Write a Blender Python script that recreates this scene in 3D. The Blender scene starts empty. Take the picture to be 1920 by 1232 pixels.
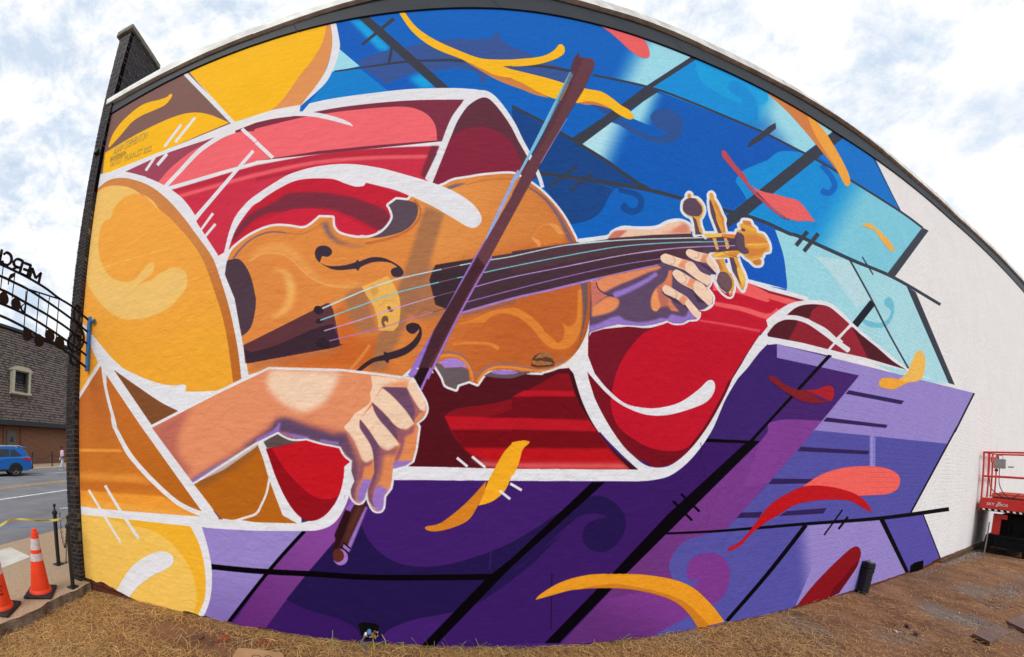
import bpy, bmesh, math, random
import numpy as np
from mathutils import Vector, Matrix

random.seed(7)
rng = np.random.default_rng(7)
R = math.radians
C = bpy.context.scene.collection
sc = bpy.context.scene
EXPOSURE, CLOUD, SUN_E = 0.0, 1.06, 2.0

# ---------------------------------------------------------------- lens
# A 12 mm class fisheye lens, shifted and slightly turned: theta(r) polynomial.
FL = 532.6                       # picture units (1920 wide) per radian at the axis
K2, K3, K4 = -.0340, -.0536, .0088
PPX, PPY = 960 - 613.83, 616 + 252.95
PIT, ROL, YAW = -.0413, -.0042, -.4619
CAM_H = 1.72


def _basis():
    up = np.array([math.sin(ROL) * math.cos(PIT), math.cos(ROL) * math.cos(PIT), math.sin(PIT)])
    f = np.array([0, 0, 1.])
    h = f - up * (f @ up)
    h /= np.linalg.norm(h)
    r = np.cross(up, h)
    w = math.cos(YAW) * r + math.sin(YAW) * h
    n = -math.sin(YAW) * r + math.cos(YAW) * h
    return np.stack([w, n, up])


BAS = _basis()                   # lens axes (right, up, forward) -> world X, Y, Z


def ray(x, y):
    x = np.asarray(x, float) - PPX
    y = -(np.asarray(y, float) - PPY)
    r = np.hypot(x, y) + 1e-9
    q = r / FL
    th = q + K2 * q ** 2 + K3 * q ** 3 + K4 * q ** 4
    d = np.stack([np.sin(th) * x / r, np.sin(th) * y / r, np.cos(th)], -1)
    return d @ BAS.T


_qs = np.linspace(0, 3.6, 4000)
_ths = _qs + K2 * _qs ** 2 + K3 * _qs ** 3 + K4 * _qs ** 4


def proj(P):
    c = (np.asarray(P, float) - np.array([0, 0, CAM_H])) @ BAS
    r = np.hypot(c[..., 0], c[..., 1]) + 1e-12
    th = np.arctan2(r, c[..., 2])
    q = np.interp(th, _ths, _qs) * FL
    return np.stack([PPX + q * c[..., 0] / r, PPY - q * c[..., 1] / r], -1)


def on_wall(x, y, D):
    d = ray(x, y)
    t = D / d[..., 1]
    return np.stack([d[..., 0] * t, d[..., 2] * t + CAM_H], -1)


def on_ground(x, y, z=0.):
    d = ray(x, y)
    t = (z - CAM_H) / d[..., 2]
    return np.stack([d[..., 0] * t, d[..., 1] * t], -1)


def on_x(x, y, X):
    d = ray(x, y)
    t = X / d[..., 0]
    return np.stack([np.full_like(t, X) if np.ndim(t) else X, d[..., 1] * t, d[..., 2] * t + CAM_H], -1)


def on_y(x, y, Y):
    d = ray(x, y)
    t = Y / d[..., 1]
    return np.stack([d[..., 0] * t, np.full_like(t, Y) if np.ndim(t) else Y, d[..., 2] * t + CAM_H], -1)


def on_slope(x, y, z0, k):
    """point on the plane z = z0 + k * (-X - 5)"""
    d = ray(x, y)
    t = (z0 - 5 * k - CAM_H) / (d[..., 2] + k * d[..., 0])
    return np.array([d[..., 0] * t, d[..., 1] * t, d[..., 2] * t + CAM_H])


def above(x, y, P):
    """height at which the sight line through (x, y) passes over ground point P (same distance)"""
    d = ray(x, y)
    return float(CAM_H + d[2] / math.hypot(d[0], d[1]) * math.hypot(P[0], P[1]))

# ---------------------------------------------------------------- camera, sky, sun, exposure
cd = bpy.data.cameras.new('camera')
cam = bpy.data.objects.new('camera', cd)
C.objects.link(cam)
sc.camera = cam
cd.type = 'PANO'
cd.panorama_type = 'FISHEYE_LENS_POLYNOMIAL'
cd.sensor_fit = 'AUTO'
cd.sensor_width = 36.
_q = 1920 / 36. / FL              # q per sensor mm
cd.fisheye_fov = R(360)
cd.fisheye_polynomial_k0 = 0
cd.fisheye_polynomial_k1 = -_q
cd.fisheye_polynomial_k2 = -K2 * _q ** 2
cd.fisheye_polynomial_k3 = -K3 * _q ** 3
cd.fisheye_polynomial_k4 = -K4 * _q ** 4
cd.shift_x = (960 - PPX) / 1920
cd.shift_y = (PPY - 616) / 1232
cd.clip_start = .02
cd.clip_end = 2000
_m = Matrix.Identity(4)
for _i in range(3):
    _m[_i][0], _m[_i][1], _m[_i][2] = BAS[_i][0], BAS[_i][1], -BAS[_i][2]
_m.translation = (0, 0, CAM_H)
cam.matrix_world = _m
sc.render.resolution_x, sc.render.resolution_y = 1024, 657
sc.view_settings.view_transform = 'Standard'
sc.view_settings.look = 'None'
sc.view_settings.gamma = 1
sc.view_settings.use_curve_mapping = False
sc.view_settings.exposure = EXPOSURE

SUN_EL, SUN_AZ = R(50), R(188)    # azimuth clockwise from +Y: behind the camera, to its left
world = bpy.data.worlds.new('World')
sc.world = world
world.use_nodes = True
nt = world.node_tree
nt.nodes.clear()
N = nt.nodes.new
out = N('ShaderNodeOutputWorld')
sky = N('ShaderNodeTexSky')
sky.sky_type = 'NISHITA'
sky.sun_disc = False
sky.sun_elevation = SUN_EL
sky.sun_rotation = SUN_AZ
sky.altitude = 200
bg = N('ShaderNodeBackground')
bg.inputs[1].default_value = .13
nt.links.new(sky.outputs[0], bg.inputs[0])
tc = N('ShaderNodeTexCoord')
mp = N('ShaderNodeMapping')
mp.inputs['Scale'].default_value = (1, 1, 1.7)
nt.links.new(tc.outputs['Generated'], mp.inputs[0])
n1 = N('ShaderNodeTexNoise')
n1.inputs['Scale'].default_value = 5.2
n1.inputs['Detail'].default_value = 9
n1.inputs['Roughness'].default_value = .68
n1.inputs['Distortion'].default_value = .25
nt.links.new(mp.outputs[0], n1.inputs['Vector'])
cr = N('ShaderNodeValToRGB')
cr.color_ramp.elements[0].position = .38
cr.color_ramp.elements[0].color = (.78, .78, .78, 1)
cr.color_ramp.elements[1].position = .53
cr.color_ramp.elements[1].color = (1, 1, 1, 1)
nt.links.new(n1.outputs['Fac'], cr.inputs[0])
n2 = N('ShaderNodeTexNoise')
n2.inputs['Scale'].default_value = 7
n2.inputs['Detail'].default_value = 8
n2.inputs['Roughness'].default_value = .6
nt.links.new(mp.outputs[0], n2.inputs['Vector'])
cc = N('ShaderNodeValToRGB')
cc.color_ramp.elements[0].position = .36
cc.color_ramp.elements[0].color = (.93, .945, .965, 1)
cc.color_ramp.elements[1].position = .56
cc.color_ramp.elements[1].color = (1, 1, 1, 1)
nt.links.new(n2.outputs['Fac'], cc.inputs[0])
tint = N('ShaderNodeValToRGB')            # thin veils of cloud let the blue through
tint.color_ramp.elements[0].position = .40
tint.color_ramp.elements[0].color = (.76, .87, 1, 1)
tint.color_ramp.elements[1].position = .54
tint.color_ramp.elements[1].color = (1, 1, 1, 1)
nt.links.new(n1.outputs['Fac'], tint.inputs[0])
cm = N('ShaderNodeMix')
cm.data_type = 'RGBA'
cm.blend_type = 'MULTIPLY'
cm.inputs[0].default_value = 1
nt.links.new(cc.outputs[0], cm.inputs[6])
nt.links.new(tint.outputs[0], cm.inputs[7])
bgc = N('ShaderNodeBackground')
bgc.inputs[1].default_value = CLOUD
nt.links.new(cm.outputs[2], bgc.inputs[0])
mx = N('ShaderNodeMixShader')
nt.links.new(cr.outputs[0], mx.inputs[0])
nt.links.new(bg.outputs[0], mx.inputs[1])
nt.links.new(bgc.outputs[0], mx.inputs[2])
nt.links.new(mx.outputs[0], out.inputs[0])

sl = bpy.data.lights.new('sun', 'SUN')
sl.energy = SUN_E
sl.angle = R(26)
sl.color = (1, .97, .92)
so = bpy.data.objects.new('sun', sl)
C.objects.link(so)
_d = Vector((math.sin(SUN_AZ) * math.cos(SUN_EL), math.cos(SUN_AZ) * math.cos(SUN_EL), math.sin(SUN_EL)))
so.rotation_euler = _d.to_track_quat('Z', 'Y').to_euler()
so.location = (0, -10, 30)

# ---------------------------------------------------------------- mural painter
# The flat mural is drawn by numpy into a canvas (u right, v down, 1920x1232 units),
# then laid out on the wall in metres (see wall_texture).
CROPS = dict(A=(0, 0, 3.), B=(0, 400, 3.), C=(0, 800, 2.852), D=(480, 0, 3.), E=(480, 300, 3.),
             F=(480, 700, 3.), G=(960, 0, 3.), H=(960, 300, 3.), I=(960, 700, 3.), J=(1440, 0, 3.),
             K=(1440, 400, 3.), L=(1440, 800, 2.852), M=(480, 1000, 2.), Q=(280, 560, 4.),
             R=(400, 360, 6.01), S=(600, 690, 4.25), T=(1240, 340, 6.01), U=(1080, 440, 6.16),
             V=(800, 560, 6.), W=(560, 860, 5.6), Z=(0, 0, 1.))
CW, CH, SC = 1920, 1232, 2
canvas = None


def parse(s, st=None):
    out = []
    cur = CROPS['Z']
    for t in s.split():
        if t.isalpha():
            cur = CROPS[t]
            continue
        c = t.endswith('!')
        x, y = t.rstrip('!').split(',')
        out.append((cur[0] + float(x) / cur[2], cur[1] + float(y) / cur[2], c))
    return out


def _cr(p0, p1, p2, p3, n):
    t = (np.arange(n) / n)[:, None]
    return .5 * ((2 * p1) + (-p0 + p2) * t + (2 * p0 - 5 * p1 + 4 * p2 - p3) * t ** 2 + (-p0 + 3 * p1 - 3 * p2 + p3) * t ** 3)


def curve(s, closed=True):
    pts = parse(s)
    P = np.array([(a, b) for a, b, _ in pts])
    C = [c for *_, c in pts]
    n = len(P)
    out = []
    for i in range(n if closed else n - 1):
        j = (i + 1) % n
        p1, p2 = P[i], P[j]
        p0 = p1 + (p1 - p2) * .0 if (C[i] or (not closed and i == 0)) else P[i - 1]
        p3 = p2 if (C[j] or (not closed and j == n - 1)) else P[(j + 1) % n]
        L = np.hypot(*(p2 - p1))
        k = 1 if (C[i] and C[j]) else int(min(12, max(2, L / 5)))
        out.append(_cr(p0, p1, p2, p3, k))
    if not closed:
        out.append(P[-1:])
    return np.concatenate(out)


def _box(a, r):
    r = int(max(1, round(r)))
    for ax in (0, 1):
        for _ in range(2):
            b = np.pad(a, [(r + 1, r) if i == ax else (0, 0) for i in (0, 1)], mode='edge')
            c = np.cumsum(b, axis=ax, dtype=np.float64)
            n = a.shape[ax]
            hi = np.take(c, np.arange(2 * r + 1, 2 * r + 1 + n), axis=ax)
            lo = np.take(c, np.arange(0, n), axis=ax)
            a = ((hi - lo) / (2 * r + 1)).astype(np.float32)
    return a


def _poly_alpha(V, pad):
    """alpha of a polygon (even-odd), in canvas cells; returns x0,y0,alpha"""
    ss = SC * 2
    Vs = V * ss
    x0 = int(np.floor(Vs[:, 0].min() / 2)) - pad
    y0 = int(np.floor(Vs[:, 1].min() / 2)) - pad
    x1 = int(np.ceil(Vs[:, 0].max() / 2)) + pad + 1
    y1 = int(np.ceil(Vs[:, 1].max() / 2)) + pad + 1
    x0, y0, x1, y1 = max(x0, -pad), max(y0, -pad), min(x1, CW * SC + pad), min(y1, CH * SC + pad)
    if x1 <= x0 or y1 <= y0:
        return None
    w, h = (x1 - x0) * 2, (y1 - y0) * 2
    acc = np.zeros((h, w + 1), np.int32)
    A = Vs - np.array([x0 * 2, y0 * 2])
    B = np.roll(A, -1, axis=0)
    for (ax, ay), (bx, by) in zip(A, B):
        if ay == by:
            continue
        if ay > by:
            ax, ay, bx, by = bx, by, ax, ay
        r0, r1 = max(0, int(np.ceil(ay - .5))), min(h, int(np.ceil(by - .5)))
        if r1 <= r0:
            continue
        rr = np.arange(r0, r1)
        xx = ax + (rr + .5 - ay) * (bx - ax) / (by - ay)
        xi = np.clip(np.ceil(xx - .5), 0, w).astype(int)
        acc[rr, xi] ^= 1
    m = (np.cumsum(acc[:, :w], axis=1) & 1).astype(np.float32)
    return x0, y0, m.reshape(h // 2, 2, w // 2, 2).mean((1, 3))


def _crop(x0, y0, a):
    H, W_ = CH * SC, CW * SC
    sx, sy = max(0, -x0), max(0, -y0)
    ex, ey = min(a.shape[1], W_ - x0), min(a.shape[0], H - y0)
    if ex <= sx or ey <= sy:
        return None
    return x0 + sx, y0 + sy, a[sy:ey, sx:ex]


def _col(c):
    c = np.array(c, np.float32) / 255.
    return c


def _blend(x0, y0, a, col, a_mul, clip, grad):
    r = _crop(x0, y0, a)
    if r is None:
        return
    x0, y0, a = r
    h, w = a.shape
    sl = (slice(y0, y0 + h), slice(x0, x0 + w))
    if clip is not None:
        a = a * clip[sl]
    a = (a * a_mul)[..., None]
    col = _col(col)
    if grad is not None:
        c2, gp = grad
        (ax, ay, _), (bx, by, _) = parse(gp)
        X = (np.arange(x0, x0 + w) / SC)[None, :]
        Y = (np.arange(y0, y0 + h) / SC)[:, None]
        dx, dy = bx - ax, by - ay
        t = np.clip(((X - ax) * dx + (Y - ay) * dy) / (dx * dx + dy * dy), 0, 1).astype(np.float32)
        t = (t * t * (3 - 2 * t))[..., None]
        col = col * (1 - t) + _col(c2) * t
    canvas[sl] = canvas[sl] * (1 - a) + col * a


def p(col, path, blur=0, a=1, clip=None, grad=None):
    """filled shape"""
    b = blur * SC * (2.5 if blur >= 2 else 1.8 if blur >= .8 else 1)
    r = _poly_alpha(curve(path), int(3 * b) + 2)
    if r is None:
        return
    x0, y0, m = r
    if b >= 1:
        m = _box(m, b / 1.5)
    _blend(x0, y0, m, col, a, clip, grad)


def _stroke_alpha(V, w, w2, soft, butt=True):
    W0, W1 = w * SC / 2, (w2 if w2 is not None else w) * SC / 2
    Vs = V * SC
    m = max(W0, W1) + soft + 2
    x0, y0 = np.floor(Vs.min(0) - m).astype(int)
    x1, y1 = np.ceil(Vs.max(0) + m).astype(int)
    x0, y0, x1, y1 = max(x0, 0), max(y0, 0), min(x1, CW * SC), min(y1, CH * SC)
    if x1 <= x0 or y1 <= y0:
        return None
    out = np.zeros((y1 - y0, x1 - x0), np.float32)
    L = np.concatenate([[0], np.cumsum(np.hypot(*(Vs[1:] - Vs[:-1]).T))])
    for i in range(len(Vs) - 1):
        a, b = Vs[i], Vs[i + 1]
        wa = W0 + (W1 - W0) * L[i] / max(L[-1], 1e-6)
        wb = W0 + (W1 - W0) * L[i + 1] / max(L[-1], 1e-6)
        q0 = np.maximum(np.floor(np.minimum(a, b) - m).astype(int), (x0, y0))
        q1 = np.minimum(np.ceil(np.maximum(a, b) + m).astype(int), (x1, y1))
        if (q1 <= q0).any():
            continue
        X = (np.arange(q0[0], q1[0]) + .5)[None, :]
        Y = (np.arange(q0[1], q1[1]) + .5)[:, None]
        d = b - a
        dd = max(d @ d, 1e-9)
        tr = ((X - a[0]) * d[0] + (Y - a[1]) * d[1]) / dd
        t = np.clip(tr, 0, 1)
        dist = np.hypot(X - a[0] - t * d[0], Y - a[1] - t * d[1])
        al = np.clip((wa + (wb - wa) * t - dist) / (1 + soft) + .5, 0, 1).astype(np.float32)
        if butt and i == 0:
            al = al * np.clip(tr * math.sqrt(dd) + .5, 0, 1)
        if butt and i == len(Vs) - 2:
            al = al * np.clip((1 - tr) * math.sqrt(dd) + .5, 0, 1)
        sl = (slice(q0[1] - y0, q1[1] - y0), slice(q0[0] - x0, q1[0] - x0))
        out[sl] = np.maximum(out[sl], al)
    return x0, y0, out


def s(col, w, path, w2=None, blur=0, a=1, clip=None, closed=False, grad=None):
    """brushed line of width w (to w2)"""
    V = curve(path, closed)
    if closed:
        V = np.concatenate([V, V[:1]])
    r = _stroke_alpha(V, w, w2, blur * SC * 2, not closed)
    if r is None:
        return
    x0, y0, m = r
    _blend(x0, y0, m, col, a, clip, grad)


def mask(path):
    r = _poly_alpha(curve(path), 2)
    m = np.zeros((CH * SC, CW * SC), np.float32)
    x0, y0, a = _crop(*r)
    m[y0:y0 + a.shape[0], x0:x0 + a.shape[1]] = a
    return m

VB = 'R 150,790! 200,670 260,605 400,500 560,420 700,385 850,390 1000,412 1080,385 1150,330 1200,285! E 430,325! 435,375 470,415 560,437 640,435 700,412 745,370 770,320 755,270 745,255! 790,222! 855,228! 875,205! 1060,140! 1110,115 1200,100 1300,85 1439,78 H 60,105 140,155 220,230 290,320 345,420 365,465! 445,690! 445,820 425,950 385,1045 320,1125 240,1170 150,1192 60,1185! V 1300,828 1180,830 980,806 800,802 700,818 640,862 570,962! 480,925! 350,968! 330,1020! 270,1000 210,970 185,900 140,820 80,735! E 870,1222! 600,1195! 80,1167! Q 745,572! 690,280! 640,0! R 130,930!'
BOWP = 'G 370,298! 380,322! 450,332 465,360! 460,385! 400,510! 290,690! 150,945! H 0,320! E 1310,560! 1200,770! 1100,960! 1000,1170! 960,1232! F 880,60! 820,20! E 900,1210! 1000,960! 1130,740! 1240,545! 1439,200! H 0,190! G 98,905! 205,710! 345,425! 330,385! 345,340!'
ARM = 'C 1030,297! Q 20,968! 520,710! 900,530! 1439,545! S 470,60 700,90! 735,95! 780,170 840,280 845,350 820,395! 765,440! 785,470! 760,650! 735,740! 680,775! 580,800! 570,900! 560,955! 510,1020! 500,1115 470,1140 430,1130 400,1080 380,1010 385,940! 360,970! 350,1040! 330,1070 290,1070 255,1030 245,970 275,900! 250,820! 255,735! 200,690 165,625! 100,610! Q 1439,1105! 1300,1080 1180,1045! 1080,1050 1010,1025 965,995! 800,1075! 560,1220! C 1369,80! 1045,290!'
HN = 'U 175,545! 350,480! 1000,345! 1060,380! 1500,180! 1660,400! 1655,480! 1560,480! 1555,560! 1500,600! 1580,720! 1580,790! 1480,860! 1410,880! 1430,930! 1390,975! 1290,985! 1230,1020 1120,1020 1050,990! 960,1020 800,1050 620,1045 480,1035! 330,1070! 150,1130!'
SCR = ['T 240,300 250,230 300,190! 290,160 310,135 335,150 335,190! 400,195 460,260 480,330 460,390 430,430! 440,500! 470,580! 380,600! 370,480 340,400! 290,380 250,340',
       'T 540,240 545,200! 540,150 565,130 590,160 590,190! 640,270 680,370 710,430 700,470! 725,580! 640,585! 600,480 560,370',
       'T 460,580! 500,590 680,590! 850,600! 850,560! 900,540! 880,490! 920,470! 920,440 1000,450 1020,500! 1060,530 1080,580! 1150,600 1190,660 1215,720 1215,790 1160,800 1140,850 1110,870! 1130,900 1120,940 1060,945 1000,890! 940,850 900,800! 860,830! 780,860! 590,860! 560,830! 840,700! 520,640!',
       'T 600,880! 700,870! 730,960! 760,1020! 810,1120 810,1232! T 730,1232! 650,1150 640,1070 660,1020! 650,930!',
       'T 760,850! 850,850! 890,960! 930,1040 950,1110 940,1180! 920,1230! 880,1180 850,1100 800,1010! 800,940!']


def paint_mural():
    global canvas
    canvas = np.zeros((CH * SC, CW * SC, 3), np.float32)
    WALL = (230, 228, 228)
    WH = (226, 227, 233)
    canvas[:] = _col(WALL)
    DG = (60, 64, 76)
    BK = (8, 4, 11)
    # ------------------------------------------------ blue field, upper right
    BL = (0, 98, 192)
    NV = (56, 86, 152)
    MB = (0, 142, 218)
    LB = (0, 162, 226)
    PB = (156, 218, 234)
    p(BL, 'Z 590,40! 640,-60! 1300,-60! J 596,885! 745,1185! K 870,80! 680,345! 780,410! 1035,965! 800,940! 500,800! Z 1500,640! 960,560! 560,220!')
    # top left cells
    p((4, 92, 190), 'D 430,60! 565,95! 1020,495! 740,512! 575,375! 470,275!')
    p(LB, 'D 520,105! 600,118! 748,262! 740,290! 690,280!', blur=2)
    p(PB, 'D 462,270! 583,372! 430,405!')
    p((2, 128, 208), 'D 430,407! 583,385! 745,512! 300,580! 380,480!')
    p(NV, 'D 570,345! 680,300 850,262 1040,225 1280,218 1335,200 1355,172! 1385,225 1439,265! G 60,285 160,335! 345,400! 300,470! 0,420! D 1300,430! 1275,495! 1255,425 1200,395 1130,385 1000,400 880,415 730,475! 610,385!')
    p(LB, 'D 860,440! 930,410! 1025,497! 930,500!', blur=3)
    # top strip right of the yellow leaf: blue to pale
    p(BL, 'G 430,60! 1018,318! 755,487! 430,420!', grad=(PB, 'G 590,330 745,405'))
    # cell right of the first grey bar
    p(MB, 'G 1030,320! 1439,515! J 375,735! 210,857! G 1400,737! 780,497!', grad=(PB, 'G 1330,610 J 60,650'))
    p(LB, 'G 1035,345! 1040,400 1075,470 1150,520 1230,560 1300,580 1312,560 1260,535 1225,510 1220,475 1250,455 1300,475 1350,530 1400,590! 1439,570! 1439,525!', blur=1, a=.8)
    p(MB, 'G 1215,480 1250,458 1310,480 1360,550 1385,640 1375,680! 1300,640 1290,560 1260,535 1225,510', blur=1)
    # deep cell with pale corners
    p((0, 90, 186), 'G 820,512! 1400,737! J 20,767! 280,905! 0,1030! H 1240,275! 950,215! G 700,1020! 390,812! 560,690!')
    p(PB, 'G 805,518! 1000,590! 900,760! 640,650!', grad=((0, 90, 186), 'G 730,590 830,632'))
    p((176, 226, 238), 'G 560,688! 790,770! 740,1020! 530,905! 390,812!', grad=((0, 90, 186), 'G 495,790 640,850'))
    p((4, 84, 184), 'G 1180,800 1439,650! J 130,830! 60,870 0,900! G 1439,905 1300,980', blur=6, a=.5)
    p(MB, 'G 1258,1012! 1300,960 1439,900! J 70,852 200,857! 280,905! 0,1030! H 1330,220! 1290,170!')
    # navy swirl
    p((44, 84, 150), 'G 440,590! 520,640 600,700 680,752 740,782 820,805 900,800 950,765 962,700 945,650 900,618 840,612 800,625 778,655 790,690 830,728 868,742! 862,764 790,765 720,740 650,695 590,640! 520,590!', blur=.4)
    # navy block under the diagonal
    p((24, 70, 138), 'G 0,605! 340,785! 700,1030! H 740,150! 430,112! 575,165! 540,215 500,290 430,340 330,362! 200,180! 120,80! G 60,850! 0,680!')
    p(BL, 'H 600,165! 950,222! 1000,420! 360,460! 330,362! 430,340 500,290 540,215 575,168!')
    s((20, 74, 148), 9, 'H 600,170 690,190 728,228 712,278 665,290 630,268 640,258', w2=13)
    p((24, 70, 138), 'H 430,112! 740,150! 575,160!')
    # around pegs
    p((4, 88, 192), 'T 560,480! 730,500! 950,385! 1290,560! 1355,760 1400,950 1418,1100 1415,1232! 900,1232! 700,800!')
    p(MB, 'T 830,0! 945,0! 1090,135! 960,200! 900,90!')
    p(MB, 'T 970,380! 1150,240! 1439,440! K 0,60! T 1200,470!')
    p(MB, 'J 0,1130! 270,905! 465,1010! 745,1185! K 870,80! 680,345! 270,160! 0,65!')
    p(MB, 'J 0,1000! 270,905! 465,1010! 745,1185! K 870,80! 680,345! 270,160! 0,65!', grad=((126, 203, 224), 'K 250,40 450,150'))
    s((2, 100, 196), 9, 'J 300,930 350,985 375,1045 345,1085 300,1075', w2=12)
    # blue quad by the roof
    p((3, 116, 206), 'J 430,775! 600,885! 745,1185! 465,1010! 285,880!')
    # pale field
    PF = (152, 214, 228)
    p(PF, 'K 40,92! 270,175! 680,350! 780,410! 1035,965! 800,940! 500,800! 300,600! 60,450! 105,430 100,330 85,230', grad=((170, 219, 229), 'K 150,300 800,700'))
    p((188, 222, 230), 'K 262,240! 455,265! 580,480! 505,535! 430,440 350,330', blur=1, a=.85)
    p((112, 192, 214), 'K 520,590! 590,612 640,615 678,590 690,545 660,520 655,490 680,470 705,495 710,545 695,595 665,635 610,645 550,630', blur=.7)
    s(PF, 2, 'K 505,290 620,390')
    # ------------------------------------------------ grey bars
    p(DG, 'D 560,88! 630,88! 1090,497! 1015,497!')
    s(DG, 5, 'D 596,252 775,105', w2=7)
    s(DG, 5, 'D 765,262 748,355')
    s(DG, 3, 'D 440,402 600,380 850,347 1080,338', w2=5)
    s(DG, 5, 'D 1080,338 G 150,372 330,400')
    s(DG, 4, 'G 455,422 770,490 1000,572 1400,738 J 20,767 280,903 460,1011 740,1187 K 870,82', w2=4)
    p(DG, 'G 1010,318! 1045,328! 790,492! 830,512! 560,688! 390,815! 325,785! 520,655! 640,570! 745,490!')
    s(DG, 5, 'G 0,597 180,690 340,787 530,905 690,1020 770,1062', w2=7)
    s(DG, 7, 'H 160,76 430,112 750,165 960,218', w2=7)
    s(DG, 5, 'H 365,35 210,155')
    s(DG, 5, 'H 450,80 325,172')
    s(DG, 7, 'T 690,322 950,388 1200,475 1439,588 K 180,132 460,258 700,358 970,514', w2=5.5)
    p(DG, 'J 370,735! 428,772! 285,885! 35,1083! T 960,385! 740,530! 735,385! 810,335! J 0,1030!')
    p(DG, 'G 1326,832! 1340,795 1400,750 1439,715! J 42,690! 46,722! 10,752! G 1400,790!')
    p((64, 70, 80), 'K 868,80! 904,97! 710,362! 666,346!')
    s(DG, 8, 'K 222,102 158,182')
    s(DG, 8, 'K 283,114 202,214')
    s(DG, 2.5, 'K 530,245 592,346')
    s(DG, 3.3, 'K 460,262 580,480 680,675 790,872')
    p((34, 34, 48), 'K 575,488! 603,516! 502,645! 468,622!')
    p(DG, 'K 778,408! 832,445! 1052,968! 1018,960!')
    s(DG, 1.8, 'J 590,885 745,1185')
    # ------------------------------------------------ purple field, bottom
    LV = (150, 133, 203)
    BV = (84, 80, 165)
    PU = (120, 56, 140)
    p((66, 32, 112), 'Z 380,960! 1000,880! K 0,700! 50,735! 1160,1012! 1050,1232! L 765,460! 830,470! 930,725! Z 1700,1090! 1300,1240! 300,1240!')
    p(LV, 'C 1040,530! F 280,885! 75,1105! C 1180,1095! 1100,1232! 1000,1232!', grad=((128, 108, 180), 'Z 450,1040 430,1180'))
    p((134, 68, 155), 'F 272,885! 540,560! 545,740! 450,935! 300,1112! M 115,255! 20,378! Z 480,1225! 400,1225! F 75,1105!', grad=((100, 42, 118), 'Z 600,980 470,1190'))
    p((128, 72, 165), 'W 520,160! 560,230! 540,400! 640,700! 380,850! 480,640! 515,400!')
    p((64, 28, 108), 'F 545,740! 700,560! I 0,605! 455,610! 720,605! 860,600! 1060,380! 1240,300! 1400,380! M 1150,400! 640,432! 300,420! 20,378! 115,252! F 300,1112! 450,935!')
    p((58, 24, 100), 'I 455,610! 1085,385! 1320,395! 870,800! 560,1130! M 1085,410! 640,432! 870,165! I 0,1085!')
    p((36, 20, 76), 'M 300,28! 200,140! 112,250! 200,290 330,330 385,370 395,405! 465,405! 500,360 600,322 720,300 830,262 940,190 1040,110 1150,0! I 0,1120! 60,1080 200,960 320,850 400,797 500,792 540,812! 480,820 420,850 395,920 430,985 520,1005 600,950 640,860 620,775 540,703 430,695 300,760 150,860 0,950! F 1300,1010 1080,1075 900,1087 760,1050 650,960 590,850! 560,800! 450,935!', blur=.5)
    p((56, 22, 96), 'M 20,378! 112,252! 200,290 330,330 385,370 395,405! 630,430! 600,450! 0,440!')
    # right of the long black bar
    p(PU, 'I 1400,380! K 358,800! 325,1140! 250,1232! L 250,20! 0,300! I 1320,750 1210,870! 1100,1000! M 1700,360! 1140,420! I 640,1130!', grad=((106, 50, 122), 'Z 1400,900 1150,1150'))
    p((70, 34, 108), 'K 0,735! 50,735! 50,812! 513,912! 325,1142! 310,1168! 100,1160 0,1180! I 1400,380! 1230,370! 1200,320! 1300,60!')
    p((60, 34, 108), 'K 0,735! 50,735! 340,800! 0,1170! I 1340,378! 1085,370! 1200,150! 1290,0!')
    p((128, 60, 148), 'K 0,1180! 100,1160 310,1168! 250,1232! I 1439,620! 1300,640! 1400,380! 1439,330!')
    # blue violet cells
    p(LV, 'K 50,735! 1160,1012! 1050,1232! L 960,92! 250,20! K 250,1232! 325,1142! 513,912! 50,812!')
    p(BV, 'L 250,20! 540,48! 960,92! 765,460! 830,470! 930,725! Z 1700,1085! 1500,1150! 1360,1180! M 1480,390! 1560,340 1640,300! 1590,240 1570,185 1550,130 1570,70 1640,20! 1700,0! I 1010,925! 1210,870! 1320,750! 1439,620! L 0,300!')
    p(BV, 'M 1480,390! 1580,345 1640,300! 1575,190 1550,130 1570,70 1620,25 1720,2! 1919,0! 1919,300! 1760,330! 1660,360!')
    p((124, 54, 142), 'M 1670,155! 1640,180 1615,155 1625,105 1665,78 1720,75 1765,105 1778,160 1760,225 1725,260! 1640,300! 1600,230! 1650,190!', blur=.8)
    p((124, 54, 142), 'M 1570,188! 1640,300! 1560,345 1480,390! 1140,420! 1300,250! 1530,200!', grad=((96, 44, 116), 'Z 1200,1100 1150,1200'))
    s((150, 142, 212), 9, 'L 558,52 558,212', blur=1.2)
    s((132, 126, 204), 5, 'L 567,52 567,212')
    p(LV, 'L 205,530! 600,498! 745,785! 390,900! 140,975! 100,720!', grad=((150, 133, 203), 'L 140,700 250,690'))
    p(BV, 'L 205,530! 300,522! 260,700! 140,975! 40,975! 60,700!', grad=(LV, 'L 140,700 250,690'))
    p((88, 78, 168), 'L 622,495! 830,470! 930,725! 762,792!')
    DB = (50, 32, 86)
    p(DB, 'K 455,995! 765,1055! 750,1075! 435,1015!')
    p(DB, 'K 330,1148! 672,1190! 665,1208! 310,1170!')
    p(DB, 'L 175,108! 543,130! 535,149! 157,131!')
    p(DB, 'L 25,278! 265,280! 230,303! 0,308!')
    p(DB, 'L 100,452! 315,435! 295,465! 60,478!')
    p(DB, 'I 1290,783! 1410,780! 1390,812! 1262,815!')
    # black lines
    s(BK, 10, 'C 1120,748 F 0,1112 300,1128 700,1149 1330,1145', w2=11)
    s(BK, 6.5, 'F 275,885 78,1105 C 1188,1090', w2=7)
    p(BK, 'I 450,612! 525,612! 0,1085! M 662,432! 612,430! 868,165! I 0,1040!')
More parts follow.
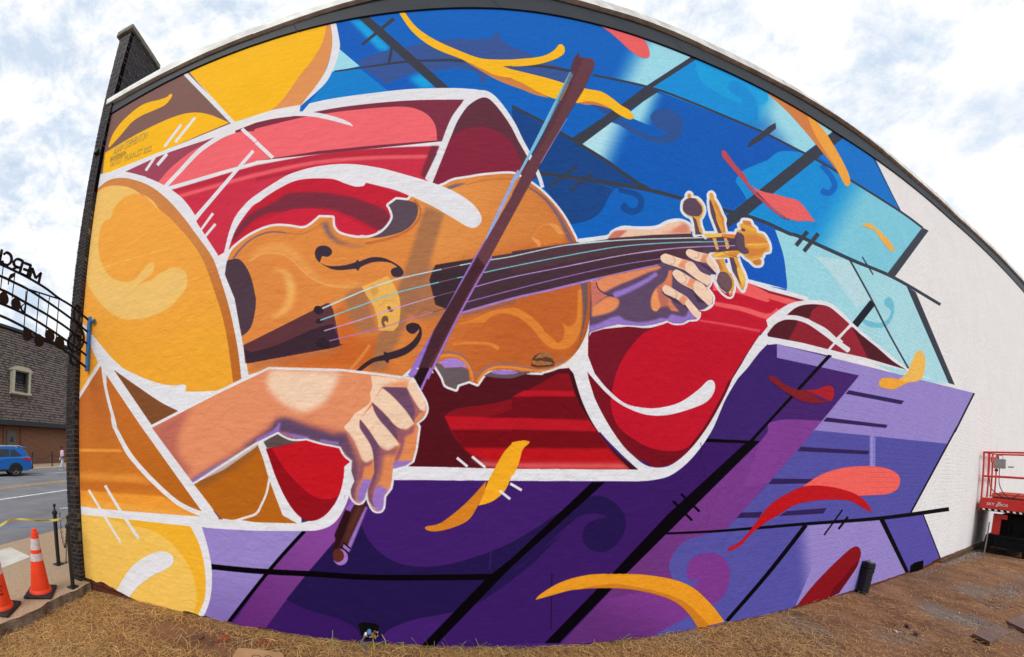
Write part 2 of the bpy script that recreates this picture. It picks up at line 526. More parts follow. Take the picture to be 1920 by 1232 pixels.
    p(BK, 'K 338,795! 360,800! 12,1175! I 1360,378! 1392,383! 640,1130! M 1137,412! 1082,412! I 560,1130! 870,800! 1310,395! 1335,380! K 0,1165!')
    p(BK, 'I 1085,367! 1392,381! 1380,396! 1072,386!')
    s(BK, 4.5, 'I 950,678 1055,778')
    s(BK, 4.5, 'I 905,718 1013,828')
    s(BK, 4, 'I 870,901 1130,889 L 0,537 200,520 600,490 968,441', w2=7.5)
    s(BK, 3, 'K 1160,1012 1050,1232')
    s(BK, 3, 'L 1012,0 765,458')
    p(BK, 'L 592,492! 622,496! 757,782! 738,788!')
    s(BK, 2, 'L 830,470 930,725')
    s(BK, 8, 'L 203,526 0,785 M 1765,330', w2=7)
    s(BK, 3, 'L 398,445 300,580')
    s(BK, 4, 'L 428,482 377,548')
    # ------------------------------------------------ yellow top left
    YE = (248, 186, 12)
    BR = (130, 96, 90)
    p(BR, 'A 560,480! 1035,372! 1310,690! 560,1000!')
    p(YE, 'A 610,820! 640,745 700,670 800,590 900,560 940,545 955,530 968,530 965,548 930,590 880,615 800,650 740,690 680,760 615,832!')
    p(YE, 'A 1045,385! 1250,300! D 0,200! 405,90! 425,180! 420,280 370,420 300,520 260,590! 0,660! A 1320,685!')
    p((222, 146, 84), 'D 400,110! 428,120! 425,280 380,420 310,520 255,595! 60,640! 150,560 250,420 330,320 380,220')
    p((250, 196, 60), 'D 0,230! 60,220 40,300 0,330!', blur=8, a=.5)
    p(YE, 'A 590,860! 760,760 900,690 1000,650 1090,633 1180,645 1290,690! 1100,770! 575,1000!')
    s(WH, 8, 'A 1028,400 1320,700')
    # ------------------------------------------------ red ribbon, upper left
    RD = (204, 44, 70)
    CO = (240, 102, 110)
    MR = (126, 50, 70)
    p(WH, 'A 560,990! 760,910 1000,815 1300,695 1439,648! D 110,615 260,588! 380,480 430,400 470,280 465,200 440,85! 402,90! 425,170 425,280 380,420 250,595! 200,608 0,660! A 1300,700! 575,1050! D 0,1100! 860,900! 1290,800! 1439,700! 1420,640! 1390,600 1340,550 1270,510 1180,498 1060,495 850,502 600,530 420,556 300,582! 250,640! 500,1000!')
    p((160, 70, 92), 'A 695,970! 930,865 1235,764! 1100,860 960,965 885,1033! 800,995!')
    p(CO, 'A 883,1034! 960,945 1080,850 1240,762! 1110,865 1010,970 920,1050!')
    s(WH, 4, 'A 700,970 820,1000')
    p(MR, 'A 960,1045! 1010,970 1110,870 1220,780 1350,725! D 0,690! 100,668 200,655! 500,600 850,566 1175,560! 1100,660 1045,795! 0,905! A 1439,905!')
    p(CO, 'A 945,1050! 1010,975 1110,870 1230,778 1330,745 1439,738! D 0,724 250,663 380,640! 520,622 700,605 820,600 900,612 970,650 1010,710 1018,790! 700,815! 350,850! 0,905! A 1439,908! 1200,975!')
    s(WH, 7, 'A 928,1050 1000,975 1120,850 1240,768 1320,735', w2=9)
    p(WH, 'D 200,625! 330,632 420,650 490,672 535,695 545,712! 500,698 400,672 300,655 150,652!')
    s(WH, 7, 'D 0,800 95,888')
    s(WH, 7, 'A 1360,725 1439,795')
    # lower red
    p(RD, 'A 945,1075! 1100,1030 1300,970 1439,935! D 0,932! 350,870 700,835 1028,822! 955,1005! 1060,1045! E 1060,140! 875,210! 760,300! 560,440! 0,400! R 250,600! 40,730! B 1230,240! A 1090,1225!')
    p((186, 40, 62), 'D 0,930! 350,870 700,835 1028,822! 1010,870! 600,885 300,920 0,965! A 1300,1010! 960,1085! 945,1075! 1300,970!', blur=1)
    s((232, 92, 102), 7, 'A 1010,1105 1200,1050 D 0,985 300,920 600,890 985,880', blur=1.6)
    s((150, 32, 56), 5, 'D 0,1010 250,960 400,935', blur=2, a=.6)
    p((122, 48, 62), 'D 985,822! 1030,822! 955,1008! 925,985!', blur=1.2)
    p((226, 70, 92), 'A 1300,1232! 1439,1100! D 60,1000! 120,1060! 0,1232!', blur=10, a=.35)
    # arch inside
    p((196, 26, 52), 'R 185,610! 210,520 300,340 420,200 560,80 700,0! E 80,190 200,125 300,105 430,110 500,130 560,150 610,140! 620,128! 860,205! 870,215! 740,255! 770,330! 650,430! 480,400! 440,320! 360,305! 270,380! R 1000,400! 700,360! 400,480!')
    p((124, 46, 64), 'R 205,540! 260,430 370,290 500,200 700,110 E 180,190 300,182 400,186 480,200 560,215 640,245 720,275! 740,300! 760,340! 730,385! 700,400! 640,370 540,320 430,280 300,270 190,284 R 600,250 420,350 230,560!', blur=1.6)
    p((206, 30, 58), 'E 0,360! 60,335 190,282 300,275 420,290 520,330 620,380 700,412! 500,430! 440,320! 360,305! 270,380!', blur=1)
    # big white arch
    p(WH, 'R 90,905! 85,830! 130,640 180,440 240,290 320,180 430,70 E 100,130 200,75 350,35 520,22 680,42 850,85 1000,130 1120,180 1210,240 1260,300 1268,345 1240,378 1195,378 1120,335 1000,265 860,200! 780,168 620,128! 605,147! 560,150 500,132 430,107 300,105 200,125 80,190 20,235! R 440,160 330,300 250,430 200,560 175,640! 160,680! 130,860! 128,930!')
    # ticks on the red
    s(WH, 6, 'A 1425,848 1320,970 1200,1110 1095,1232', w2=8)
    s(WH, 4, 'B 1130,0 1010,150', w2=7)
    s(WH, 5, 'B 1198,0 1095,140 1018,232', w2=3)
    s(WH, 5, 'B 1212,60 1130,160 1063,262', w2=5)
    s(WH, 5, 'A 1020,700 925,825')
    s(WH, 5, 'A 1097,662 985,800')
    s(WH, 5, 'A 870,885 820,960')
    s(WH, 6, 'A 940,865 885,930')
    # fold of ribbon
    p((98, 50, 64), 'D 985,1015! 1060,850 1105,740 1140,665 1200,590 1280,548 1345,580 1400,640 G 0,715! 60,800 85,860! 100,905! 140,1000! 60,1030! D 1439,1000! 1020,1040!')
    p((134, 38, 62), 'D 988,1030! 1040,900 1095,780! 1150,735 1230,715 1320,722 1400,765 1439,795! G 60,930! 100,1020! 0,1010! D 1300,980! 1100,1015! 1020,1042!', blur=1)
    s(WH, 12, 'D 1240,525 1300,530 1360,580 1439,690 G 50,790 100,880 150,985 172,1055', w2=7)
    p(WH, 'D 1170,560! 1215,560! 1140,670 1100,760 1060,860 990,1035! 950,1005! 1010,880 1055,790 1090,690!')
    # ------------------------------------------------ orange disc, left
    p(WH, 'A 560,980! 650,965 760,978 900,1030 1020,1110 1100,1215 B 1110,60 1210,220 1262,345 1300,450 1340,600 1375,760 1397,912! 1355,935! 1200,1000! 900,900! 440,600! A 540,1232!')
    p((206, 132, 70), 'A 540,1070! 600,1020 660,1002 740,1008 850,1050 950,1130 1040,1232 B 1090,100 1190,240 1230,340 1275,480 1310,620 1340,780 1358,935! 1305,955! 400,600! A 520,1232!', grad=((186, 104, 36), 'Z 300,450 430,700'))
    p((240, 164, 62), 'A 530,1100! 580,1055 650,1043 740,1065 840,1130 930,1205 B 960,30 1060,140 1140,260 1200,420 1245,560 1280,720 1312,955! 1215,1003! 1035,1003! 900,970! 700,880! 560,750! 440,600! A 500,1232!', grad=((238, 166, 42), 'Z 250,500 300,720'))
    p((238, 192, 104), 'A 540,1090! 590,1055 660,1045 740,1060 830,1120 900,1190! 860,1130 790,1092 710,1105 650,1160 620,1232! B 575,60 552,170 570,280 620,355 700,386 760,368 815,305 850,275 868,292 850,340 770,405! 850,372 920,325 990,305 1045,335 1053,385 1035,440 960,520 850,580 730,598 640,572 560,500 510,430 480,360! 500,200!', blur=.6)
    p((236, 196, 120), 'B 520,400! 560,380 700,430 850,420 1000,340 1040,380 950,500 800,570 680,575 580,500', blur=6, a=.4)
    s((250, 196, 110), 1.5, 'B 540,320 720,260 850,225 960,190', a=.6)
    # white swoosh under the disc
    p(WH, 'B 440,590! 500,700 560,770 640,840 760,905 880,952 970,968 1035,962 1048,980 1040,1003! 1130,1003 1220,998! 1360,935! 1390,915! 1439,890! 1000,1115! 860,1200! 700,1100! 550,850! 462,640!')
    # ------------------------------------------------ lower left cells
    OR = (202, 116, 34)
    p((243, 164, 48), 'B 440,620! 462,640! 552,840! 430,1040!')
    p((196, 108, 44), 'B 565,858! 430,1070! C 400,0! 420,120! 435,430! 1080,480! 950,405 800,290 690,160 600,0! B 600,1010! 590,900!', grad=((204, 118, 30), 'Z 160,720 200,960'))
    p((234, 150, 56), 'C 400,118! 640,120! 660,137! 400,134!', blur=1)
    p((228, 144, 52), 'C 400,245! 735,258! 830,310! 650,300 400,285!', blur=2.5)
    p((188, 100, 28), 'C 400,290! 820,305! 870,345! 650,330! 400,330!', blur=3, a=.7)
    p((236, 152, 44), 'C 400,340! 870,372! 1080,482! 400,430!', blur=1.2)
    p((240, 176, 80), 'C 400,400! 700,420! 1070,478! 400,440!', blur=3, a=.7)
    p((196, 108, 36), 'B 598,900! 862,1232! C 760,5! 1082,455! 960,400 820,275 710,150 640,30 B 610,1100', grad=((184, 102, 22), 'Z 230,760 300,930'))
    s(WH, 4.5, 'B 560,840 435,1050')
    s(WH, 5, 'B 577,860 588,950 612,1060 640,1160 655,1225 C 660,98 697,160 815,290 955,410 1085,472', w2=9)
    p(WH, 'B 452,600! 640,830! 880,1190! C 816,0! 1172,492! 1085,510! 1080,455! 755,0! B 555,845!')
    p((128, 78, 44), 'B 640,880! 760,965 900,1060 1003,1112! 852,1190!')
    # cells between diagonal and arm/loop
    p((182, 100, 14), 'C 1035,305! 1200,230! 1369,110! F 20,385! 60,540 75,600! 240,845! 0,845! C 1180,495!')
    p((120, 78, 60), 'C 1040,305! 1250,180! 1369,100! F 10,385! 30,420! 0,440! C 1300,200! 1080,330!', blur=3, a=.55)
    s(WH, 4, 'F 75,590 60,670 30,740 0,790 C 1300,490 1250,505 1190,498', w2=5)
    # white bands across the bottom
    p(WH, 'C 405,422! 560,442 800,462 1090,482! 1200,498 1290,500! F 0,838! 240,845! 300,830! 500,700! 520,560! 560,540! 540,600! 520,700 480,790 430,850 360,880 270,887 0,886! C 1150,545 1075,535! 800,512 600,485 405,470!')
    p(WH, 'F 0,378! 35,375! 120,560 180,690 250,780! 260,860! 150,800! 75,600 40,480!')
    p((148, 6, 22), 'F 55,425! 280,375! 480,408! 540,488! 500,522! 495,590 470,670 435,745 380,805 320,830 270,822 215,775 160,690 110,580 75,480')
    p((196, 4, 26), 'F 88,422! 280,377! 480,408! 540,488! 500,522! 490,600 465,685 400,708 330,695 240,625 160,535')
    p((92, 76, 76), 'F 42,385! 125,335! 190,372! 285,372! 130,412! 62,422!', blur=.5)
    p(WH, 'F 497,521! 525,521! 528,600 500,690 470,770! 430,760! 470,680 492,590')
    # disc bottom left
    p(WH, 'C 405,462! 1010,525! 1078,532! 1110,640 1132,760 1130,880 1105,980 1045,1090! 1000,1090! 400,900!')
    p((240, 178, 36), 'C 405,466! 1018,533! 1065,630 1092,740 1100,850 1085,950 1015,1085! 400,900!')
    p((240, 194, 88), 'C 405,468! 560,485! 700,525 820,560 920,625 1000,730 1040,830 1052,920 1035,1000 1010,1080! 600,1000! 400,900!')
    p(WH, 'C 600,925! 640,845 700,755 770,700 840,670 895,672 928,700 922,735 885,765 820,795 750,845 700,900 650,970!')
    s(WH, 4.5, 'C 474,338 560,480 645,620', w2=4)
    s(WH, 5, 'C 562,315 650,460 742,600', w2=5.5)
    # ------------------------------------------------ lower ribbon, red
    p((84, 20, 30), 'F 560,500! 700,0! 1000,0! V 60,780! 700,860! 1600,780! I 345,0! 420,240! 560,430! 710,542! 0,540! F 700,525!')
    p((134, 14, 28), 'F 1060,240! 1130,200 1300,175 1439,145! I 260,0! 345,0! 420,240! 560,430! 700,542! 0,535! F 1210,465! 1110,350')
    p((186, 6, 30), 'F 1058,240! 1439,250! I 0,250! 430,265! 480,325! 0,315! F 1100,318!', blur=1)
    p((186, 6, 32), 'I 70,95! 345,100! 355,130! 130,130! 0,135! 40,110!', blur=1)
    p((114, 10, 24), 'I 0,135! 130,132! 360,132! 425,258! 0,248! F 1300,250! 1439,205!', blur=1)
    p((118, 8, 20), 'F 1100,318! 1439,325! I 0,318! 475,330! 540,420! 0,416! F 1165,418!', blur=1)
    p((188, 2, 20), 'F 1162,420! I 540,425! 620,505! 0,500! F 1330,500! 1230,465!', blur=1.2)
    p((224, 84, 84), 'F 1210,480! 1330,500! I 0,502! 620,505! 680,540! 0,537! F 1290,525!', blur=2)
    p((84, 18, 28), 'F 860,523! 1210,523! 1180,450! 1100,340! 900,300!', blur=.5)
    p((62, 20, 28), 'I 320,0! 350,0! 400,170 480,320 600,460 712,542! 665,540! 560,430 440,270 370,150')
    # U cell
    p((120, 10, 28), 'H 430,960! 860,915! K 0,470! 0,640! H 1390,990! 1330,1080 1240,1232! I 1190,140 1100,300 1000,430 900,510 800,530! 660,440! 560,330! 470,160! 425,0!')
    p((118, 20, 38), 'H 430,960! 880,915! 760,980 650,1090 580,1232! I 560,80! 470,60! 425,0!')
    p((192, 2, 36), 'H 870,915! 1439,760! K 0,470! 0,640! H 1390,985! 1325,1080 1230,1232! I 1180,140 1090,300 990,415 880,438 760,412 655,350 585,280 555,170 570,60! H 590,1190 640,1090 740,975')
    # bright top of the band
    p((196, 12, 44), 'H 1050,640! 1330,690! 1439,735! K 100,458! 218,490! 130,530 60,580 0,645! H 1400,980! 1100,960! 900,930!')
    p((236, 92, 94), 'H 1130,640! 1340,690! 1439,730! K 100,455! 190,487! 140,520! 0,480! H 1439,800 1250,745 1130,735!')
    p((150, 30, 50), 'H 1330,690! 1439,728! K 110,462! 218,490! 195,500! 0,448! H 1439,745!')
    s((236, 92, 94), 8, 'H 1140,808 1300,840 1439,880 K 60,545', blur=.8, w2=11)
    s((224, 70, 80), 4, 'H 1055,903 1200,925 1395,962', blur=.8, w2=5)
    # straps
    p(WH, 'V 1620,780! 1800,600! 1790,740! I 425,30! 470,150 560,315 650,430 740,510 820,530 900,512 1000,430 1100,300 1190,140 1240,30! H 1290,1150! 1340,1065 1400,985 1439,935! 1439,1035! 1390,1085 1325,1170! I 1270,30! 1200,150 1120,330 1010,480 900,570 800,600 700,608! 0,605! F 770,600! 745,605! 770,525! 860,523! I 0,537! 710,542! 600,440 480,310 400,170 345,0!')
    p(WH, 'V 1800,600! I 465,0! 540,90 640,170 760,195 850,190 950,160 1050,90 1100,42 1130,40 1143,70 1130,120 1080,170 960,215 850,238 740,230 620,180 530,110 430,0! V 1770,760!')
    p((120, 16, 32), 'I 428,20! 520,110 555,150! 560,240 640,370 740,500! 650,435 560,315 475,160')
    s((96, 14, 30), 3, 'I 1225,40 1178,140 1088,300 1000,415', blur=.5)
    p(WH, 'T 955,1095! 1439,1222! K 0,408! 120,440 220,470! 235,492! 215,492! 100,460! 0,434! H 1439,732! 1330,692! 1318,680!')
    # fold on the right
    p(WH, 'K -10,600! 60,545 130,505 220,487! 270,488 340,500 400,540 480,620 560,690 790,878! 880,925! 1050,965 1160,1012! 780,885! 380,800! 50,735! 0,740! H 1439,1040! 1439,935!')
    p((86, 28, 38), 'K 100,578! 150,535 200,516 270,512 340,525 400,570 460,625! 385,700! 330,650 260,605 180,583')
    p((148, 34, 48), 'K 290,514! 340,525 400,570 460,625! 385,700! 330,650 230,597! 245,550!')
    p((86, 28, 38), 'K -5,680! 40,625 100,598 170,597! 250,630 320,680 372,725! 342,766! 200,730 0,693!')
    p((140, 30, 46), 'K 170,598! 250,630 320,680 372,725! 342,766! 200,730 115,710! 150,650!')
    p((146, 32, 48), 'K 478,640! 540,700! 580,820! 380,775! 410,740 460,665!')
    p((150, 32, 50), 'K 386,720! 440,770 465,780 470,762! 400,700! 470,638! 500,660! 550,760! 580,820! 345,766!')
    p((82, 26, 36), 'K 470,638! 520,680 620,760 700,830 778,880! 560,816! 545,780 500,690!')
    s(WH, 8.5, 'K 90,585 160,588 230,612 310,665 380,718 455,772', w2=10)
    s(WH, 4.5, 'K 466,625 342,768')
    for q in range(14):
        s((120, 40, 50), 1.3, 'Z %.1f,%.1f %.1f,%.1f' % (1875 + q * .5, 682 + q * 5.8, 1875.4 + q * .5, 684 + q * 5.8), a=.7)
    for q in ('K 1305,330 1312,480 1310,640', 'K 1415,420 1425,600 1424,760'):
        s((170, 166, 170), 1.2, q, a=.35)
    s((30, 22, 70), 1.5, 'I 1060,390 1068,430 1058,470 1078,520 1085,560 1070,590', a=.6)
    s((80, 40, 110), 1.2, 'I 1095,730 1105,800 1095,870', a=.5)
    s((24, 12, 40), 2, 'M 1110,150 1108,240 1106,360', a=.8)
    s((62, 34, 104), 2.5, 'M 870,-60 865,20 880,60 876,140', a=.7)
    # ------------------------------------------------ leaves / petals
    CR = (234, 96, 98)
    p((206, 128, 66), 'D 1150,330! 1250,390 1350,447 1439,484! G 60,505 130,533 210,552! 120,490 40,450 0,430! D 1439,430! 1350,415 1290,390 1230,350')
    p(YE, 'D 795,58! 830,60! 900,150 1000,220 1130,280 1250,325 1340,335 1439,335! G 0,335 120,325 190,310 240,280 262,252 285,252 297,275 290,305 240,335 150,362 60,373 0,374! D 1388,374! G 0,391! 80,410 200,440 300,470 420,500 500,515 560,550 610,590 660,620 684,655 675,672 650,670 600,645 540,605 460,580 360,580 250,560 150,520 60,470 0,445! D 1439,440! 1350,425 1290,398 1170,340 1000,270 880,180')
    p((206, 128, 70), 'G 370,580! 430,570 500,585 560,615! 470,590 420,590')
    p((96, 88, 96), 'D 1390,372! 1439,375! 1439,388! G 10,390! 0,372!')
    p(CR, 'G 470,130! 560,140 720,205! 755,240 775,300 765,325 730,325 670,290 610,235 540,175')
    p((212, 128, 68), 'J 0,512! 110,570! 225,640! 260,700 340,840 420,970 430,1035! 380,950 300,850 200,730 100,620 0,530!')
    p((240, 164, 60), 'J 216,636! 240,648! 320,740 400,870 450,970 463,1020 455,1045 435,1045 415,1010 380,940 320,850 255,740')
    p((192, 74, 86), 'G 1178,850! 1200,850 1250,920 1312,988 T 975,10 1020,70 1090,150 1190,240 1300,340 1439,440! K 60,20 120,35! 60,5! T 1439,452! 1300,372 1150,242 1040,142 930,10! G 1240,950 1185,885')
    p(CR, 'T 1000,28! 1060,75 1140,115 1300,150 1439,190! J 100,1110 170,1130 220,1185 262,1245! K 262,52! 225,42! 170,46! 120,32 60,6! T 1439,436! 1300,330 1180,225 1080,120 1015,45!')
    p((242, 176, 78), 'K 530,62 560,55 600,75 660,130 700,180 712,205 700,213 680,205 640,155 600,100 540,72', blur=.5)
    p((240, 186, 84), 'K 725,940! 780,900 810,830 835,780 860,772 880,800 885,850 870,920 840,945 790,950')
    p((240, 166, 44), 'K 622,955 640,930 680,925 740,935! 780,950 810,945! 760,965 710,990 660,985 630,975')
    p((128, 26, 36), 'K 5,920 30,915 90,960 160,990 220,995! 300,1050 350,1055! 290,1068 200,1060 120,1020 50,970 10,940')
    p((168, 26, 36), 'K 210,995! 270,990 330,970 360,972 373,1005 365,1045 345,1058! 290,1030')
    p((240, 96, 88), 'L 185,320! 260,270 340,235 440,215 560,212 640,225 695,255 707,290 690,335 640,360 550,367 470,370! 400,340! 300,322!')
    p((188, 2, 18), 'L 553,455! 545,430 500,380 430,345 320,320 200,318 100,360 0,430 I 1300,930 1215,985 1225,998 1285,968 1360,890 L 0,505 60,470 130,425 220,400 340,390 440,398 500,430 553,458!')
    p((136, 8, 22), 'L 140,975! 240,850 340,745 420,670 460,642 485,645 497,675 485,720 440,790 380,890! 260,940!')
    p((108, 6, 22), 'L 330,912! 345,870 400,810 440,760 490,710! 470,760 380,890! 350,905!')
    p((242, 170, 16), 'F 1250,745! 1275,690 1300,620 1340,540 1390,450 1439,395! I 0,388 60,378 95,382 95,395 60,430 40,500 10,570 F 1439,575 1400,660 1330,720')
    p((214, 128, 22), 'F 950,870 960,860 1030,845 1110,790 1200,710 1295,605! 1280,680 1245,750! 1200,820 1130,860 1030,888 965,885')
    p((232, 152, 18), 'M 1047,250! 1070,225 1150,180 1250,155 1350,152 1450,155 1560,172 1640,205 1710,270 1757,332! 1700,345! 1660,360! 1620,300 1560,250 1450,215 1330,205 1200,210 1100,235')
    p((206, 124, 20), 'M 1110,233! 1200,210! 1330,190 1450,205 1560,235 1630,275 1700,345! 1660,358! 1620,300 1560,252 1450,218 1330,206 1200,212')
    # lower ticks
    s(WH, 5, 'F 1130,475 1190,525')
    s(WH, 5, 'F 1215,468 1290,530')
    s(WH, 5, 'F 1370,660 1430,708')
    s(WH, 5, 'F 1430,620 I 55,658')
    # ------------------------------------------------ violin
    s(WH, 9, VB, closed=True)
    p((222, 136, 62), VB, grad=((192, 98, 40), 'Z 720,520 960,640'))
    vm = mask(VB)
    p((236, 168, 88), 'E 880,215! 1060,145! 1200,100! 1439,90! H 200,210! 330,430! 0,500! E 1000,590! 900,420!', blur=7, a=.38, clip=vm)
    # darker lower left
    p((196, 92, 30), 'Q 740,570! 900,520! 1439,540! E 760,1190! 720,990! 560,1000! 470,900! 440,1060! Q 1000,450!', blur=7, a=.85, clip=vm)
    p((176, 104, 74), 'Q 735,490! 1000,440! 1440,360! 1440,395! 1000,480! 800,515!', blur=3, a=.8, clip=vm)
    # purfling
    PFc = (128, 98, 112)
    s(PFc, 3.5, 'R 225,750 300,650 420,540 560,470 680,450 820,462', w2=2.5, blur=.6, clip=vm)
    s((200, 118, 66), 2.5, 'R 820,462 950,475 1060,455 1160,400 1230,350', blur=.6, clip=vm)
    p((124, 96, 108), 'E 370,360! 405,345! 410,385 440,430 490,465 560,480 620,475! 560,488 480,475 430,450 395,410', blur=2, clip=vm)
    s((196, 104, 52), 4, 'E 620,470 740,445 850,400 910,340 925,280 890,225', blur=1.2, clip=vm)
    s((238, 170, 90), 2, 'E 625,455 740,430 830,390 880,330 895,260', blur=.8, a=.5, clip=vm)
    p((92, 76, 88), 'E 640,437! 700,412 745,370 770,320 755,270 745,255! 790,222! 855,228! 900,245 912,280 900,330 860,380 790,415 700,435', clip=vm)
    p((128, 100, 108), 'E 1065,158 1120,135 1180,132 1110,158 1085,165', blur=1, clip=vm)
    s((196, 120, 60), 2.5, 'E 1180,140 1300,112 1439,108', blur=.5, clip=vm)
    s(PFc, 3, 'H 90,150 180,215 250,300 300,390 335,465', w2=9, blur=.4, clip=vm)
    p((112, 88, 92), 'H 385,690! 425,690! 425,820 405,940 370,1050 345,1100! 375,1030 395,930 400,820', blur=.4, clip=vm)
    s((176, 88, 34), 5, 'H 437,690 435,820 415,950 375,1050 310,1130 230,1172 100,1182', clip=vm, a=.8)
    # upper bout tongue highlights
    p((236, 162, 88), 'H 110,440! 160,375 220,358 265,375 290,415! 260,420 240,390 200,368 160,400 140,430 165,470 150,490!', blur=1, a=.8, clip=vm)
    p((214, 126, 52), 'H 115,438! 145,390 190,365 230,380 250,415 290,418! 300,455! 175,480! 165,455', blur=.8, a=.9, clip=vm)
    # lower bout shape
    p((222, 132, 46), 'H 0,830! 60,850 150,920 200,1000 250,1030 285,1010 295,960 280,910! 310,935 345,925 365,880 370,735! 390,720! 392,850 385,950 350,1030 290,1065 230,1062 170,1020 100,930 20,870 0,862!', blur=.8, a=.95, clip=vm)
    p((222, 130, 46), 'V 330,290! 560,215 700,150 860,115 980,110 1100,150 1240,260 1340,380 1440,465! 1500,575! 1440,560 1330,500 1200,350 1080,240 960,185 860,165 760,185 690,230 660,268! 500,275!', blur=.7, a=.95, clip=vm)
    s((222, 132, 52), 4, 'V 290,520 450,500 620,500 740,520 810,570', w2=7, blur=1, a=.9, clip=vm)
    s((140, 106, 120), 5, 'V 150,600 280,605 390,640 470,720 520,830 535,930', w2=3, blur=1, a=.85, clip=vm)
    s((230, 134, 44), 5, 'V 130,655 260,640 370,660 450,730 500,830 520,930', blur=1, clip=vm)
    s((150, 112, 120), 5, 'V 545,890 620,810 720,750 850,735 1000,750 1200,790 1400,770 1560,680', blur=1.8, a=.8, clip=vm)
    s((232, 136, 46), 5, 'V 570,935 650,835 760,775 900,770 1060,790 1250,815 1420,790 1580,710 1700,600', blur=.8, clip=vm)
    p((164, 128, 208), 'V 120,720! 250,670 350,680 430,730 460,790! 400,770 200,780! 170,740')
    p((104, 90, 96), 'V 85,715! 170,745! 200,780! 400,770! 470,800! 480,925! 350,968! 330,1020! 270,1000 210,970 185,900 140,820')
    p((104, 84, 92), 'V 640,870! 720,825 800,805 980,810 1180,832! 1080,860 960,895 840,895 740,885')
    p((156, 120, 206), 'V 725,830 800,808 950,810 1030,830 960,850 820,855')
    # ring highlights on belly
    p((238, 170, 88), 'R 380,780! 450,690 600,580 760,570 880,620 1000,730 1100,860 1200,960 1350,1020 E 580,690 600,715! 480,720 R 1300,1050 1150,1000 1020,900 900,770 780,700 680,688 560,710 450,760', blur=3, a=.6, clip=vm)
    s((244, 184, 100), 2, 'R 400,785 520,715 640,690 760,698 880,760 1000,880 1130,985 1300,1050 E 500,718 600,712', blur=1.2, a=.7, clip=vm)
    p((240, 180, 96), 'E 120,615 180,630 218,690 220,760 190,840 120,885 75,888! 140,840 175,760 165,690 150,640 90,620!', blur=2.5, a=.85, clip=vm)
    s((236, 168, 88), 4, 'E 530,1180 590,1110 640,1040', blur=2.5, a=.7, clip=vm)
    # bow shadow
    p((166, 112, 76), 'E 950,260! 1060,300! 1000,500 940,700 880,830 830,960! 760,1100 730,1180! 640,1190! 680,1000! 760,860! 800,720! 870,520!', blur=2, a=.92, clip=vm)
    p((160, 108, 78), 'E 500,770 540,730 620,710! 680,960! 640,970 560,960 515,880', blur=3, a=.8, clip=vm)
    p((160, 108, 80), 'E 820,690 1000,590! 980,680! 1020,820! 1080,860! 930,900 840,830', blur=3, a=.8, clip=vm)
    p((202, 100, 36), 'E 440,830! 500,800! 520,900! 580,960! 560,1010! 470,1010!', blur=4, a=.8, clip=vm)
    # chin rest
    p((80, 60, 72), 'R 128,785! 180,765 260,752 320,780 390,880 430,980 460,1100 485,1232! B 1438,480! 1439,520 1420,620 1390,670 1360,690! 1330,560! 1262,345!', clip=vm)
    p(WH, 'E 640,42! 700,45 850,85 1000,130 1120,180 1210,240 1260,300 1268,345 1240,378 1195,378 1120,335 1000,265 880,207! 860,200! 780,168 640,128!')
    # f holes
    FH = (62, 50, 64)
    p(FH, 'E 360,580! 335,550 333,510 355,485 395,483 425,503 425,530 400,545 372,540! 358,578! 400,595 460,597 520,588 560,575! 570,560! 580,572! 650,548 720,552 780,580 820,610 830,640 810,658 775,658 758,635 765,612 795,603! 760,580 700,572 640,580 585,605! 575,625! 560,612! 480,620 420,612')
    p((56, 42, 52), 'E 560,1190! 590,1160 650,1118 720,1095! 718,1078! 740,1085! 820,1060 880,1020 915,970 918,950! 890,978 860,972 843,950 848,928 880,915 915,925 933,960 925,1010 890,1060 830,1100 750,1125! 742,1145! 722,1128! 660,1140 600,1180 575,1195!')
    # tailpiece
    p((96, 54, 62), 'Q 705,350! 1240,82! 1330,35 1360,40! 1380,90! 1430,340! 1400,365 720,485!')
    p((62, 42, 54), 'Q 705,360! 760,400 900,365 1000,330 1240,225 1375,190! 1432,340! 1400,365! 735,487!')
    for q in ('Q 1232,82 1250,55 1290,60 1310,85 1290,115 1250,115', 'Q 1245,170 1265,150 1300,155 1310,170 1290,185 1258,187', 'Q 1250,330 1300,290 1350,330 1355,365 1320,380 1270,370'):
        p((50, 38, 48), q)
    # fingerboard
    FB = (82, 56, 66)
    p(FB, 'E 1010,590! 1439,525! H 0,515! 365,463! 540,440! 800,422! 1000,415! 1140,440! 1260,440! 1255,520! 1120,545! 900,575! 560,655! 200,730! 0,780! E 1150,860! 1060,835! 1010,815! 975,675!')
    p((68, 48, 58), 'E 975,675! 1010,640! 1439,610! H 0,640! 500,540! 860,520! 900,560! 560,655! 0,780! E 1150,860! 1010,815!', a=.75, blur=1)
    p((48, 38, 46), 'E 990,620! 1010,590! 1240,550! 1180,800! 1060,835! 1010,815! 975,675!', a=.5)
    s((166, 126, 212), 4, 'E 1150,862 H 0,780 200,735 450,675 700,618 835,590', blur=.4)
    s((120, 96, 110), 6, 'V 400,190 700,115 1000,30', blur=2.5, a=.6, clip=vm)
    # bridge
    p((236, 178, 86), 'E 595,712! 740,652! 775,700 805,770 812,850 800,930 770,962! 690,960! 685,900! 660,820 620,760')
    p((206, 146, 70), 'E 640,710 670,705 690,740 660,770', blur=1, a=.6)
    p((120, 84, 60), 'E 738,825 755,825 765,855 745,850')
    p((120, 84, 60), 'E 705,900! 715,880 735,878 745,895 742,918! 730,905! 720,915 730,935 720,945 708,925')
    p((96, 66, 50), 'E 765,838 770,850 745,850')
    # strings
    c1, c2, c3, c4 = (186, 222, 228), (120, 198, 214), (196, 160, 214), (176, 120, 196)
